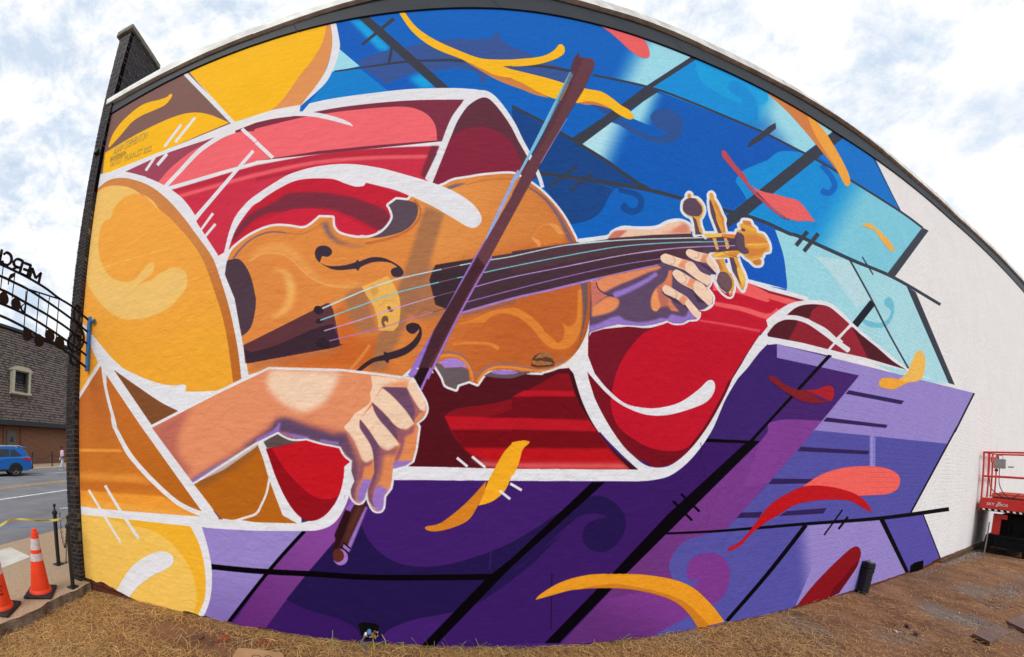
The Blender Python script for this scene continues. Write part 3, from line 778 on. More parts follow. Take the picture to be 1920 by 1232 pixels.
    s(c1, 2.8, 'E 372,836 600,738 760,680 860,655 1043,615', w2=2.2)
    s((140, 110, 120), 1.6, 'E 1043,615 1145,593')
    s(c1, 2, 'E 1145,593 1230,577')
    s(c1, 2, 'E 1310,563 1439,543 H 300,480 600,450 900,440 1100,436', w2=1.8)
    s(c2, 2.5, 'E 362,902 600,815 780,750 1030,688', w2=2)
    s((130, 100, 112), 1.6, 'E 1030,688 1130,664')
    s(c2, 2, 'E 1130,664 1190,653')
    s(c2, 2, 'E 1280,634 1439,600 H 300,540 600,488 900,465 1220,458', w2=1.6)
    s(c3, 2.2, 'E 382,962 600,895 800,830 1010,768', w2=1.8)
    s((120, 88, 104), 1.6, 'E 1010,768 1140,733')
    s((180, 144, 214), 1.9, 'E 1230,714 1439,660 H 300,600 600,540 900,498 1255,482', w2=1.7)
    s(c4, 1.8, 'E 412,1018 700,945 830,905 995,856', w2=1.6)
    s((110, 70, 90), 1.4, 'E 995,856 1080,834')
    s((160, 116, 196), 1.8, 'E 1185,800 1439,733 H 300,658 600,592 840,555', w2=1.6)
    # ------------------------------------------------ bow
    p((120, 188, 218), 'G 325,403! 347,417! 180,740! 30,1010! E 1439,110! 1410,200! H 0,170! G 0,1040! 100,850! 200,650!')
    s((150, 168, 222), 7, 'G 40,960 0,1030 E 1439,140 1340,350 1290,470', w2=6)
    s((146, 112, 204), 7, 'E 1300,450 1200,620 1100,810 1000,990 900,1160 880,1232', w2=13)
    p((104, 62, 72), BOWP)
    p((64, 36, 44), 'E 1290,600! 1200,770! 1100,960! 1000,1170! 960,1232! 890,1232! 1000,960! 1130,740! 1245,545!', a=.8, blur=1)
    p((84, 50, 58), 'G 330,400! 345,340! 360,310 380,322! 400,330! 300,560 225,720 110,900! ', a=.5, blur=1)
    s((112, 60, 56), 5, 'E 1260,640 1160,830 1060,1020 960,1200', blur=2, a=.7)
    s((170, 150, 210), 1.6, 'G 310,665 230,800 160,920', a=.8)
    s((160, 116, 204), 3.5, 'E 1325,545 1200,765 1100,955 1000,1160 965,1232', w2=4.5)
    s((96, 60, 66), 3, 'G 372,300 375,325')
    # white wedge near hand, bow frog
    p(WH, 'S 650,68! 700,25! 735,0! 790,0! 745,70!')
    s((150, 112, 206), 11, 'S 760,0 720,68')
    p((40, 22, 28), 'S 755,75! 800,0! 870,0! 830,90! 790,160!')
    s((156, 116, 206), 4.5, 'S 885,0 840,95 805,175')
    # bow below the hand
    p((142, 98, 186), 'W 545,455! 600,480! 545,560! 495,540!')
    p((60, 28, 30), 'W 580,485! 640,490 705,450! 720,510! 560,890 520,1000! 470,1060! 350,1000! 390,830! 545,555!')
    p((112, 60, 44), 'W 620,500! 690,480! 560,760! 500,900! 460,930! 520,720!', blur=3, a=.8)
    p((154, 116, 196), 'W 705,500! 722,515! 640,720! 545,950! 520,1003! 500,950! 540,850! 600,720! 660,590!', blur=1)
    p((44, 18, 24), 'W 490,535! 540,555! 545,600! 480,780! 430,900! 370,1000! 350,990! 390,860! 375,800!', blur=.6)
    p((156, 118, 196), 'W 475,890! 540,945! 520,985! 465,930!')
    s(BK, 2.5, 'W 470,885 545,945')
    s((40, 14, 20), 4, 'W 430,935 490,965 525,1000')
    p((158, 116, 196), 'W 430,945 480,965 515,1010 512,1070 480,1110 430,1120 390,1100 365,1065! 420,1085 465,1060 475,1010')
    p((92, 42, 34), 'W 370,960 430,950 470,990 472,1045 430,1085 385,1080 360,1030')
    # ------------------------------------------------ right arm and hand (lower left of the violin)
    s(WH, 9, ARM, closed=True)
    p((226, 142, 100), ARM)
    am = mask(ARM)
    SKL = (240, 206, 178)
    p((182, 100, 88), 'Q 20,968! 330,800! 250,950 215,1060 230,1180 330,1300! 150,1400!', blur=4, a=.85, clip=am)
    p(SKL, 'Q 910,535! 1430,548! 1400,640 1330,760 1230,830 1130,850 1010,790 920,710 880,640', blur=3.2, clip=am)
    p((190, 100, 88), 'C 1010,290! 1100,235 1369,60! F 100,270! 120,250 250,270 500,330! 540,380! 300,390! C 1369,100!', blur=4, a=.9, clip=am)
    p((96, 72, 104), 'C 1015,290! 1150,210 1369,85! Q 700,1110 900,985 940,925 985,895 1060,905 1200,960 1440,1035! S 100,530 200,520! 230,580 300,690! 255,735! 165,640! Q 1439,1120! 1180,1060! 965,1000! 560,1230! C 1040,310!', blur=2.6, clip=am)
    p((148, 112, 198), 'C 1020,290! 1200,185 1369,92! Q 800,1055! 930,985 975,925! 985,930! 975,1000! 1100,1020 1200,1040! 1180,1070! 965,1000! 560,1235! C 1040,310!', blur=1.2, clip=am)
    s((148, 112, 198), 4, 'S 0,575 80,592 150,600', blur=1.5, clip=am)
    # fingers, light planes
    p(SKL, 'S 405,60! 700,90! 710,95! 700,150! 640,152! 495,152! 415,270! 320,405! 230,490! 200,490 195,465 240,420 270,370 330,330 400,270 400,200 415,150')
    p((232, 152, 108), 'S 555,125! 640,100 712,92! 700,160! 490,155!', blur=2)
    p(SKL, 'S 205,490! 240,430! 320,405! 325,490 380,560 415,640 425,725! 400,745 375,755 340,740 310,670 270,580')
    p(SKL, 'S 318,405! 420,300! 440,360 500,430 560,510 610,580 630,615! 600,625 570,655 540,660 490,640 440,570 380,480')
    p(SKL, 'S 412,272! 500,160! 560,210 640,280 700,360 750,440! 715,470 680,490 640,485 590,450 540,390 470,320')
    p(SKL, 'S 710,95! 735,95! 790,180 838,290 835,345! 815,355 780,320 740,250 695,165!')
    D1, D2, OG = (110, 74, 102), (142, 82, 104), (222, 136, 84)
    p(D1, 'S 490,153! 640,155 690,160! 730,240 775,310 800,350 780,385! 750,440! 690,350 620,270 560,210', blur=.5)
    p((168, 100, 100), 'S 690,165! 740,250 790,330 835,345! 815,395! 760,440! 745,400! 755,330 720,240', blur=1.2)
    p(OG, 'S 835,350! 815,395! 755,440! 750,420! 790,360!', blur=.6)
    p(D1, 'S 412,272! 470,325 540,395 590,455 640,487! 680,492! 640,530! 640,600! 600,560 540,490 470,410 430,340', blur=.5)
    p(OG, 'S 640,490! 690,490 720,470! 750,450! 785,470! 760,650! 735,740! 600,745! 590,700! 640,620! 620,540!')
    p((150, 88, 102), 'S 600,480! 690,495 720,472! 760,452! 740,520! 680,545 670,600 640,700 610,745! 590,740! 640,620! 615,540!', blur=1.6)
    p((150, 116, 196), 'S 580,745! 690,740! 735,735! 680,775! 580,800!', blur=.6)
    p(D1, 'S 318,408! 380,485 440,575 470,620! 495,650! 480,780! 450,900 420,1000 430,1110! 390,1060! 380,980! 430,830! 425,700 400,610 350,530 315,470', blur=.6)
    p(OG, 'S 490,650! 540,662! 600,628! 632,618! 600,700! 575,800! 570,900! 540,965! 480,945! 430,940! 470,800!')
    p((150, 88, 102), 'S 470,620! 510,655! 560,660! 620,618! 600,690 520,690 500,760 480,870 440,960 420,1050 440,1120! 400,1060! 390,980! 450,850!', blur=2)
    p((152, 116, 198), 'S 450,945! 480,940 540,968! 510,1020! 500,1115 470,1140 440,1130! 415,1050! 430,990!', blur=1)
    p(D1, 'S 200,520! 240,590 300,700 340,750! 330,800! 330,870! 290,960! 280,1060! 240,1030! 240,900! 255,740! 165,640!', blur=1.5, clip=am)
    p((182, 106, 98), 'S 215,510! 260,570 310,690 345,755! 350,870! 310,950! 290,1060! 270,1040! 290,900! 300,780! 240,600!', blur=2, a=.8, clip=am)
    p(OG, 'S 350,765! 400,745! 425,730! 430,830! 410,885! 340,880! 345,820!', blur=1)
    p((150, 88, 100), 'S 340,745! 375,757! 425,728! 400,775! 350,790! 335,860! 300,900! 310,800!', blur=1.6)
    p((152, 116, 198), 'S 345,885! 415,890! 385,945! 355,1040! 330,1065! 295,1060! 300,990!', blur=1)
    # ------------------------------------------------ left hand, behind and on the neck
    p(WH, 'U 150,1180! 180,1130! 340,1085 470,1055 640,1065 820,1080 960,1050 1060,1015! 1130,1045 1240,1040 1310,1005! 1400,1000 1440,950 1445,900! 1410,880! 1500,880 1580,830 1605,760 1600,700 1540,620! 1565,590! 1600,500! 1400,400! 200,900!')
    p((96, 74, 104), HN)
    hm = mask(HN)
    p((148, 116, 202), 'U 150,1060! 300,1010 400,960 500,940 560,985 700,1010 850,1000 980,960! 1060,970 1100,920 1250,950 1300,870! 1390,975! 1290,985! 1230,1025 1120,1025 1050,995! 960,1025 800,1055 620,1050 480,1040! 330,1075! 150,1130!', blur=1.2, clip=hm)
    p((226, 138, 94), 'U 175,545! 350,480! 1000,345! 960,400 830,440 650,520 500,580 320,670! 250,620 235,560 170,600!', blur=1.2, clip=hm)
    p((200, 112, 98), 'U 170,560! 225,545! 250,630 320,680 360,700! 280,760 180,830!', clip=hm)
    p((228, 140, 88), 'U 180,830! 280,770 350,720 430,720 490,750 495,800 450,870 330,920 180,950!', blur=1.2, clip=hm)
    s((150, 118, 206), 11, 'U 440,700 600,640 800,540 930,450', w2=7, blur=2.2, clip=hm)
    s((60, 44, 66), 1.5, 'U 232,545 255,620 320,680 440,715', clip=hm)
    p((218, 128, 92), 'U 1065,385! 1100,400 1110,500 1105,600! 1100,780! 1190,890! 1100,880 1060,830 980,830 930,890! 880,870 858,790 880,690 930,610 1020,540 1060,460', blur=.8, clip=hm)
    p((184, 106, 92), 'U 940,610! 1000,600 1060,680 1060,820! 980,840! 950,760', blur=2, clip=hm)
    p((236, 150, 92), 'U 870,790 880,700 925,625! 940,700 975,830! 930,885 885,870', blur=.6, clip=hm)
    p((96, 74, 104), 'U 940,352! 1000,312! 1125,325! 1125,400! 1060,420!')
    SK = (240, 206, 180)
    OS = (228, 148, 110)

    def finger(a, joint, b, nail, rim):
        p((70, 54, 78), rim, blur=.6)
        p(SK, a)
        p(OS, joint, blur=1)
        p(SK, b)
        s((196, 150, 124), 1.2, nail)
    finger('U 975,270 985,240 1030,218 1090,235 1300,305! 1360,330 1440,430 1560,480! 1555,560! 1520,595! 1400,520 1250,410! 1100,355 1000,320', 'U 1190,340! 1230,285! 1300,305! 1260,340 1265,405! 1180,370!', 'U 1262,340 1310,310 1360,330 1440,430 1560,480! 1555,560! 1525,592! 1400,520 1275,410', 'U 1110,240 1145,290 1135,335 1090,345', 'U 970,290! 1000,330 1250,420 1520,605! 1550,570! 1100,280!')
    finger('U 1268,210 1285,175 1320,168 1400,195 1560,235! 1620,320 1660,410! 1650,480! 1600,430 1500,320! 1400,310 1300,260', 'U 1430,310! 1470,230! 1540,230! 1500,280! 1510,330!', 'U 1505,270 1540,240 1590,270 1660,400! 1652,480! 1600,430 1520,330', 'U 1395,190 1420,235 1400,270 1360,268', 'U 1268,230! 1300,280 1420,330! 1560,440! 1650,490! 1640,440!')
    finger('U 1110,440 1140,408 1190,415 1370,525! 1450,560 1570,700! 1575,780! 1540,830! 1400,700 1350,640! 1200,560 1130,490', 'U 1270,590! 1320,500! 1390,530! 1350,580! 1370,640!', 'U 1355,590 1380,540 1450,560 1500,610 1575,700! 1575,780! 1545,815! 1440,740 1375,660', 'U 1240,455 1275,510 1255,560 1215,555', 'U 1110,460! 1140,520 1350,660! 1400,780! 1520,800! 1560,760!')
    finger('U 995,620 1020,588 1060,590 1280,720! 1330,780 1420,890! 1425,935! 1395,970! 1340,920 1270,820! 1150,740 1020,680', 'U 1180,760! 1230,700! 1300,745! 1255,800! 1240,820!', 'U 1258,800 1290,745 1340,790 1425,890! 1428,935! 1398,968! 1330,900', 'U 1140,650 1165,690 1150,730 1115,730', 'U 995,650! 1020,700 1270,850! 1290,870! 1270,800!')
    s(WH, 6, 'U 1555,480 1590,480 1625,490')
    # upper part of the hand
    TH = 'T 0,590! -200,640! H 480,440! 560,400 620,385! 700,385 800,380 860,352 920,342 975,352 T 290,470 330,520 350,600! 380,605! 380,640! H 700,440!'
    s(WH, 8, 'H 375,455 540,432 560,410 620,382 700,385 810,380 880,348 940,340 985,355 T 320,500 350,560')
    p((236, 196, 170), 'H 540,440! 570,405 640,390 720,392 810,388 880,355 940,348 T 250,460 300,490 330,560 335,600! 200,595! H 700,430!')
    p((206, 120, 100), 'H 540,440! 580,400 650,395! 600,440!', blur=1)
    p((210, 124, 100), 'T 0,580! 100,560 200,480 260,470 310,510 330,600! 100,590!', blur=2, a=.85)
    p((236, 196, 172), 'T 0,540 80,500 200,460 240,470 150,520 60,560', blur=1.5)
    p(FB, 'H 540,441! 800,421! 1000,414! T 380,605! 380,640! 0,680! H 560,480!')
    s(c1, 2, 'H 300,480 600,452 900,441 1100,436')
    s(c2, 1.8, 'H 300,540 600,488 900,465 1220,458')
    s(c3, 1.8, 'H 300,600 600,540 860,503')
    # ------------------------------------------------ scroll and pegs
    for q in SCR:
        s(WH, 10, q, closed=True)
    p(WH, 'T 690,850! 790,850! 800,960! 760,1010! 720,930!')
    p((4, 88, 192), 'T 712,880! 740,875! 752,915! 725,925!')
    G1, G2, PD = (226, 160, 60), (240, 186, 74), (96, 74, 92)
    for q in SCR:
        p(G1, q)
    p(PD, 'T 240,300 255,225 310,190 380,195 430,240 460,300 455,360 420,395! 360,395! 300,380 255,345')
    p(PD, 'T 350,395! 390,430! 430,570! 470,600! 385,600! 370,480!')
    s((210, 130, 60), 3, 'T 310,150 318,185')
    s(G2, 2, 'T 400,205 460,280 470,350 440,400')
    p(PD, 'T 540,240 545,200! 570,250 610,370 620,440 680,585! 640,585! 600,480 560,370')
    s((212, 134, 62), 4, 'T 600,250 660,370 690,440 710,560')
    p((226, 130, 52), 'T 680,590! 840,600! 820,640! 680,625!')
    p((84, 64, 82), 'T 520,640! 680,625! 820,645! 850,575! 900,585 930,640! 940,740! 990,780 960,820 900,810! 860,780! 660,800! 520,800! 400,720!', blur=.5)
    p(PD, 'T 850,575! 900,585 935,620! 940,740! 990,770 985,810 930,820 880,790! 840,700!')
    p(PD, 'T 905,530 940,540 945,565 905,560')
    p((214, 132, 62), 'T 920,470! 920,445 1000,455 1015,495! 940,490!')
    p((214, 132, 58), 'T 940,600! 1060,600! 1150,640 1200,690! 1000,700! 940,720!', blur=1)
    p((214, 130, 58), 'T 950,740! 1100,760 1200,740! 1160,800! 1100,840! 960,850! 1000,800!', blur=1)
    s(G2, 2.5, 'T 960,710 1080,715 1210,700')
    s(G2, 2, 'T 920,500 1000,530 1060,560')
    s(WH, 1.2, 'T 1000,895 1130,860', a=.6)
    p((204, 120, 56), 'T 1030,900 1110,880 1120,930 1060,940', blur=.5)
    p((228, 172, 80), 'T 575,640! 615,640! 650,770! 620,780!')
    p((228, 172, 80), 'T 705,640! 735,640! 770,740! 750,765! 730,760!')
    p((240, 196, 84), 'T 460,580! 500,590 680,590! 680,625! 520,635!')
    p((240, 190, 74), 'T 570,830! 700,790! 860,780! 780,830! 720,820! 600,860!')
    p((224, 136, 56), 'T 740,800! 865,780! 850,855! 800,850!')
    s(c1, 1.8, 'H 1000,438 1100,436')
    s(c2, 1.6, 'H 1060,461 1220,458')
    s((180, 144, 214), 1.8, 'H 860,503 1000,490 1255,482')
    p(PD, 'T 640,1060 670,1020 730,1030 770,1100 790,1180 770,1232! T 740,1232! 660,1150')
    p((196, 124, 60), 'T 605,885! 650,880! 700,1000! 660,1010! 640,940!')
    p((112, 84, 90), 'H 1150,680! 1160,640! 1230,640 1245,700! 1215,755! 1170,720')
    s(G1, 4, 'H 1205,620 1240,670 1243,720 1225,762')
    s(WH, 4, 'H 1130,655 1145,700 1175,745 1215,775 1240,770 1252,735', closed=False)
    p(PD, 'T 765,855! 810,860! 850,960! 850,1010! 900,1180! 860,1110 800,1010!')
    p((240, 192, 84), 'T 850,970! 900,980! 945,1080 945,1150! 920,1180! 880,1110')
    s((80, 50, 40), 1, 'T 520,800 640,770 740,820 870,860', a=.8)


SHEETS = [
    ('painted_violin', VB, .003, 'painted orange violin'),
    ('painted_bow', BOWP, .007, 'painted dark brown bow stick'),
    ('painted_arm', ARM, .009, 'painted forearm and hand holding the bow'),
    ('painted_hand', HN, .006, 'painted hand fingering the neck'),
    ('painted_peg', SCR[0], .004, None),
    ('painted_peg', SCR[1], .004, None),
    ('painted_scroll', SCR[2], .004, None),
    ('painted_peg', SCR[3], .004, None),
    ('painted_peg', SCR[4], .004, None),
    ('painted_leaf', 'A 610,820! 640,745 700,670 800,590 900,560 940,545 955,530 968,530 965,548 930,590 880,615 800,650 740,690 680,760 615,832!', .003, 'yellow leaf curling at the top left'),
    ('painted_leaf', 'D 795,58! 830,60! 900,150 1000,220 1130,280 1250,325 1340,335 1439,335! G 0,335 120,325 190,310 240,280 262,252 285,252 297,275 290,305 240,335 150,362 60,373 0,374! D 1388,374! G 0,391! 80,410 200,440 300,470 420,500 500,515 560,550 610,590 660,620 684,655 675,672 650,670 600,645 540,605 460,580 360,580 250,560 150,520 60,470 0,445! D 1439,440! 1350,425 1290,398 1170,340 1000,270 880,180', .003, 'long yellow leaf with a forked tip by the bow'),
    ('painted_leaf', 'G 470,130! 560,140 720,205! 755,240 775,300 765,325 730,325 670,290 610,235 540,175', .003, 'coral leaf under the roof edge'),
    ('painted_leaf', 'J 0,512! 110,570! 225,640! 260,700 340,840 420,970 430,1035! 380,950 300,850 200,730 100,620 0,530!', .003, 'orange leaf, shaded half'),
    ('painted_leaf', 'J 216,636! 240,648! 320,740 400,870 450,970 463,1020 455,1045 435,1045 415,1010 380,940 320,850 255,740', .003, 'orange leaf, light half'),
    ('painted_leaf', 'K 530,62 560,55 600,75 660,130 700,180 712,205 700,213 680,205 640,155 600,100 540,72', .003, 'small amber leaf on pale blue'),
    ('painted_leaf', 'K 725,940! 780,900 810,830 835,780 860,772 880,800 885,850 870,920 840,945 790,950', .003, 'pale yellow leaf on the ribbon end'),
    ('painted_leaf', 'K 622,955 640,930 680,925 740,935! 780,950 810,945! 760,965 710,990 660,985 630,975', .003, 'amber foot of the pale leaf'),
    ('painted_leaf', 'K 5,920 30,915 90,960 160,990 220,995! 300,1050 350,1055! 290,1068 200,1060 120,1020 50,970 10,940', .003, 'dark red leaf on purple'),
    ('painted_leaf', 'L 185,320! 260,270 340,235 440,215 560,212 640,225 695,255 707,290 690,335 640,360 550,367 470,370! 400,340! 300,322!', .003, 'big coral leaf on violet'),
    ('painted_leaf', 'L 553,455! 545,430 500,380 430,345 320,320 200,318 100,360 0,430 I 1300,930 1215,985 1225,998 1285,968 1360,890 L 0,505 60,470 130,425 220,400 340,390 440,398 500,430 553,458!', .003, 'long red leaf crossing the violet field'),
    ('painted_leaf', 'L 140,975! 240,850 340,745 420,670 460,642 485,645 497,675 485,720 440,790 380,890! 260,940!', .003, 'dark red leaf standing at the ground'),
    ('painted_leaf', 'F 1250,745! 1275,690 1300,620 1340,540 1390,450 1439,395! I 0,388 60,378 95,382 95,395 60,430 40,500 10,570 F 1439,575 1400,660 1330,720', .003, 'bright yellow leaf over the white band'),
    ('painted_leaf', 'F 950,870 960,860 1030,845 1110,790 1200,710 1295,605! 1280,680 1245,750! 1200,820 1130,860 1030,888 965,885', .003, 'ochre tail of the yellow leaf'),
    ('painted_leaf', 'M 1047,250! 1070,225 1150,180 1250,155 1350,152 1450,155 1560,172 1640,205 1710,270 1757,332! 1700,345! 1660,360! 1620,300 1560,250 1450,215 1330,205 1200,210 1100,235', .003, 'arched orange leaf near the ground'),
    ('painted_leaf', 'T 1000,28! 1060,75 1140,115 1300,150 1439,190! J 100,1110 170,1130 220,1185 262,1245! K 262,52! 225,42! 170,46! 120,32 60,6! T 1439,436! 1300,330 1180,225 1080,120 1015,45!', .003, 'coral leaf on deep blue'),
    ('painted_leaf', 'G 1178,850! 1200,850 1250,920 1312,988 T 975,10 1020,70 1090,150 1190,240 1300,340 1439,440! K 60,20 120,35! 60,5! T 1439,452! 1300,372 1150,242 1040,142 930,10! G 1240,950 1185,885', .003, 'rose stem of the coral leaf'),
    ('painted_tadpole', 'C 600,925! 640,845 700,755 770,700 840,670 895,672 928,700 922,735 885,765 820,795 750,845 700,900 650,970!', .003, 'white painted drop shape'),
]

# ---------------------------------------------------------------- materials
def srgb(c):
    c = np.array(c, float) / 255
    return tuple(np.where(c <= .04045, c / 12.92, ((c + .055) / 1.055) ** 2.4)) + (1,)


def mat(name, col, rough=.7, metal=0., var=.12, scale=6., bump=0., bscale=40., col2=None, detail=5, spec=.4, coat=0):
    """plain procedural material: two tones mixed by noise, fine noise relief"""
    m = bpy.data.materials.new(name)
    m.use_nodes = True
    t = m.node_tree
    b = t.nodes['Principled BSDF']
    b.inputs['Roughness'].default_value = rough
    b.inputs['Metallic'].default_value = metal
    b.inputs['Specular IOR Level'].default_value = spec
    if coat:
        b.inputs['Coat Weight'].default_value = coat
    co = t.nodes.new('ShaderNodeTexCoord')
    ns = t.nodes.new('ShaderNodeTexNoise')
    ns.inputs['Scale'].default_value = scale
    ns.inputs['Detail'].default_value = detail
    t.links.new(co.outputs['Object'], ns.inputs['Vector'])
    mix = t.nodes.new('ShaderNodeMix')
    mix.data_type = 'RGBA'
    c1 = np.array(col[:3])
    c2 = np.array(col2[:3]) if col2 is not None else c1 * (1 - var * 2)
    mix.inputs[6].default_value = tuple(np.clip(c1 * (1 + (0 if col2 is not None else var * .6)), 0, 1)) + (1,)
    mix.inputs[7].default_value = tuple(c2) + (1,)
    rp = t.nodes.new('ShaderNodeMapRange')
    rp.inputs[1].default_value = .35
    rp.inputs[2].default_value = .68
    t.links.new(ns.outputs['Fac'], rp.inputs[0])
    t.links.new(rp.outputs[0], mix.inputs[0])
    t.links.new(mix.outputs[2], b.inputs['Base Color'])
    if bump:
        n2 = t.nodes.new('ShaderNodeTexNoise')
        n2.inputs['Scale'].default_value = bscale
        n2.inputs['Detail'].default_value = 6
        t.links.new(co.outputs['Object'], n2.inputs['Vector'])
        bp = t.nodes.new('ShaderNodeBump')
        bp.inputs['Strength'].default_value = .8
        bp.inputs['Distance'].default_value = bump
        t.links.new(n2.outputs['Fac'], bp.inputs['Height'])
        t.links.new(bp.outputs[0], b.inputs['Normal'])
    return m


# ---------------------------------------------------------------- object helpers
def obj(name, verts, faces, m=None, parent=None, smooth=False, label=None, cat=None, group=None, kind=None, loc=None):
    me = bpy.data.meshes.new(name)
    me.from_pydata([tuple(map(float, v)) for v in verts], [], faces)
    me.update()
    if m is not None:
        me.materials.append(m)
    if smooth:
        me.shade_smooth()
    o = bpy.data.objects.new(name, me)
    C.objects.link(o)
    if parent is not None:
        o.parent = parent
    if loc is not None:
        o.location = loc
    tag(o, label, cat, group, kind)
    return o


def tag(o, label=None, cat=None, group=None, kind=None):
    if label:
        o['label'] = label
    if cat:
        o['category'] = cat
    if group:
        o['group'] = group
    if kind:
        o['kind'] = kind
    return o


def thing(name, label, cat, loc=(0, 0, 0), rz=0, group=None):
    o = bpy.data.objects.new(name, None)
    o.empty_display_size = .3
    C.objects.link(o)
    o.location = loc
    o.rotation_euler = (0, 0, rz)
    return tag(o, label, cat, group)


class MB:
    """collects shapes into one mesh"""

    def __init__(self):
        self.v, self.f = [], []

    def add(self, v, f):
        n = len(self.v)
        self.v += [tuple(map(float, p)) for p in v]
        self.f += [tuple(i + n for i in q) for q in f]
        return self

    def box(self, c, s_, rot=None, bev=0.):
        hx, hy, hz = s_[0] / 2, s_[1] / 2, s_[2] / 2
        if bev <= 0:
            v = [(x, y, z) for x in (-hx, hx) for y in (-hy, hy) for z in (-hz, hz)]
            f = [(0, 1, 3, 2), (4, 6, 7, 5), (0, 4, 5, 1), (2, 3, 7, 6), (0, 2, 6, 4), (1, 5, 7, 3)]
        else:
            b = min(bev, hx * .9, hy * .9, hz * .9)
            v, idx = [], {}
            for sx in (-1, 1):
                for sy in (-1, 1):
                    for sz in (-1, 1):
                        for ax in range(3):
                            p = [sx * (hx - b), sy * (hy - b), sz * (hz - b)]
                            p[ax] = (sx * hx, sy * hy, sz * hz)[ax]
                            idx[(sx, sy, sz, ax)] = len(v)
                            v.append(tuple(p))
            f = []
            for ax in range(3):
                a1, a2 = (ax + 1) % 3, (ax + 2) % 3
                for s0 in (-1, 1):
                    q = []
                    for u, w in ((-1, -1), (1, -1), (1, 1), (-1, 1)):
                        k = [0, 0, 0]
                        k[ax], k[a1], k[a2] = s0, u, w
                        q.append(idx[(*k, ax)])
                    f.append(tuple(q if s0 > 0 else q[::-1]))
            for ax in range(3):
                a1, a2 = (ax + 1) % 3, (ax + 2) % 3
                for u in (-1, 1):
                    for w in (-1, 1):
                        k0, k1 = [0] * 3, [0] * 3
                        k0[ax], k0[a1], k0[a2] = -1, u, w
                        k1[ax], k1[a1], k1[a2] = 1, u, w
                        q = [idx[(*k0, a1)], idx[(*k1, a1)], idx[(*k1, a2)], idx[(*k0, a2)]]
                        f.append(tuple(q if u * w > 0 else q[::-1]))
            for sx in (-1, 1):
                for sy in (-1, 1):
                    for sz in (-1, 1):
                        q = [idx[(sx, sy, sz, a)] for a in range(3)]
                        f.append(tuple(q if sx * sy * sz > 0 else q[::-1]))
        if rot is not None:
            v = [tuple(rot @ Vector(p)) for p in v]
        return self.add([(p[0] + c[0], p[1] + c[1], p[2] + c[2]) for p in v], f)

    def tube(self, pts, r, n=8, cap=True, r2=None):
        pts = [Vector(tuple(map(float, p_))) for p_ in pts]
        rings = []
        prev = None
        for i, p_ in enumerate(pts):
            a = pts[max(i - 1, 0)]
            b = pts[min(i + 1, len(pts) - 1)]
            t = (b - a).normalized()
            if prev is None:
                ref = Vector((0, 0, 1)) if abs(t.z) < .9 else Vector((1, 0, 0))
                u = t.cross(ref).normalized()
            else:
                u = (prev - t * prev.dot(t)).normalized()
            prev = u
            w = t.cross(u)
            rr = r if r2 is None else r + (r2 - r) * i / (len(pts) - 1)
            if not np.isscalar(r):
                rr = r[i]
            rings.append([tuple(p_ + (u * math.cos(2 * math.pi * k / n) + w * math.sin(2 * math.pi * k / n)) * rr) for k in range(n)])
        v = [q for g in rings for q in g]
        f = []
        for i in range(len(rings) - 1):
            for k in range(n):
                f.append((i * n + k, i * n + (k + 1) % n, (i + 1) * n + (k + 1) % n, (i + 1) * n + k))
        if cap:
            f.append(tuple(range(n))[::-1])
            f.append(tuple((len(rings) - 1) * n + k for k in range(n)))
        return self.add(v, f)

    def lathe(self, prof, n=24, c=(0, 0, 0)):
        v = [(c[0] + r_ * math.cos(2 * math.pi * k / n), c[1] + r_ * math.sin(2 * math.pi * k / n), c[2] + z) for r_, z in prof for k in range(n)]
        f = [(i * n + k, i * n + (k + 1) % n, (i + 1) * n + (k + 1) % n, (i + 1) * n + k) for i in range(len(prof) - 1) for k in range(n)]
        f.append(tuple(range(n))[::-1])
        f.append(tuple((len(prof) - 1) * n + k for k in range(n)))
        return self.add(v, f)

    def prism(self, poly, ax, a, b):
        """outline extruded along axis ax from a to b; outline gives the two other coordinates in order"""
        n = len(poly)

        def P3(q, t):
            o = list(q)
            o.insert(ax, t)
            return tuple(o)
        v = [P3(q, a) for q in poly] + [P3(q, b) for q in poly]
        f = [tuple(range(n))[::-1], tuple(range(n, 2 * n))] + [(i, (i + 1) % n, n + (i + 1) % n, n + i) for i in range(n)]
        return self.add(v, f)

    def build(self, name, m, parent=None, **k):
        o = obj(name, self.v, self.f, m, parent, **k)
        bm = bmesh.new()
        bm.from_mesh(o.data)
        bmesh.ops.recalc_face_normals(bm, faces=bm.faces)
        bm.to_mesh(o.data)
        bm.free()
        return o


def copy_tree(o, parent=None):
    c = o.copy()
    C.objects.link(c)
    c.parent = parent
    for ch in o.children:
        copy_tree(ch, c)
    return c


def Zrot(a):
    return Matrix.Rotation(a, 3, 'Z')


# ================================================================ THE SETTING
D = CAM_H / .69                       # the mural wall stands in the plane Y = D
XW0, XW1 = -2.70, 46.
SIDE_Z = .05


def fbm(x, y, sc_=1., seed=0):
    o = np.zeros_like(x, dtype=float)
    a = 1.
    r = np.random.default_rng(seed)
    for k in range(5):
        for _ in range(4):
            th = r.uniform(0, 6.28)
            ph = r.uniform(0, 6.28)
            fr = sc_ * 2 ** k * r.uniform(.7, 1.4)
            o += a * np.sin((x * np.cos(th) + y * np.sin(th)) * fr + ph) / 4
        a *= .5
    return o


def lot_z(x, y):
    x = np.asarray(x, float)
    y = np.asarray(y, float)
    z = .012 * fbm(x, y, 2.2, 3) + .006 * fbm(x, y, 9, 4) - .015
    z = z + .035 * np.exp(-((y - D) / .35) ** 2) * (np.exp(-((x - 1.2) / 2.2) ** 2))          # berm under the wall
    z = z - .075 * np.exp(-((x + 2.7) / .7) ** 2)                                         # dip by the kerb
    z = z - .04 * np.clip((x - 9) / 8, 0, 1) * np.exp(-((y - D) / .6) ** 2)
    return z


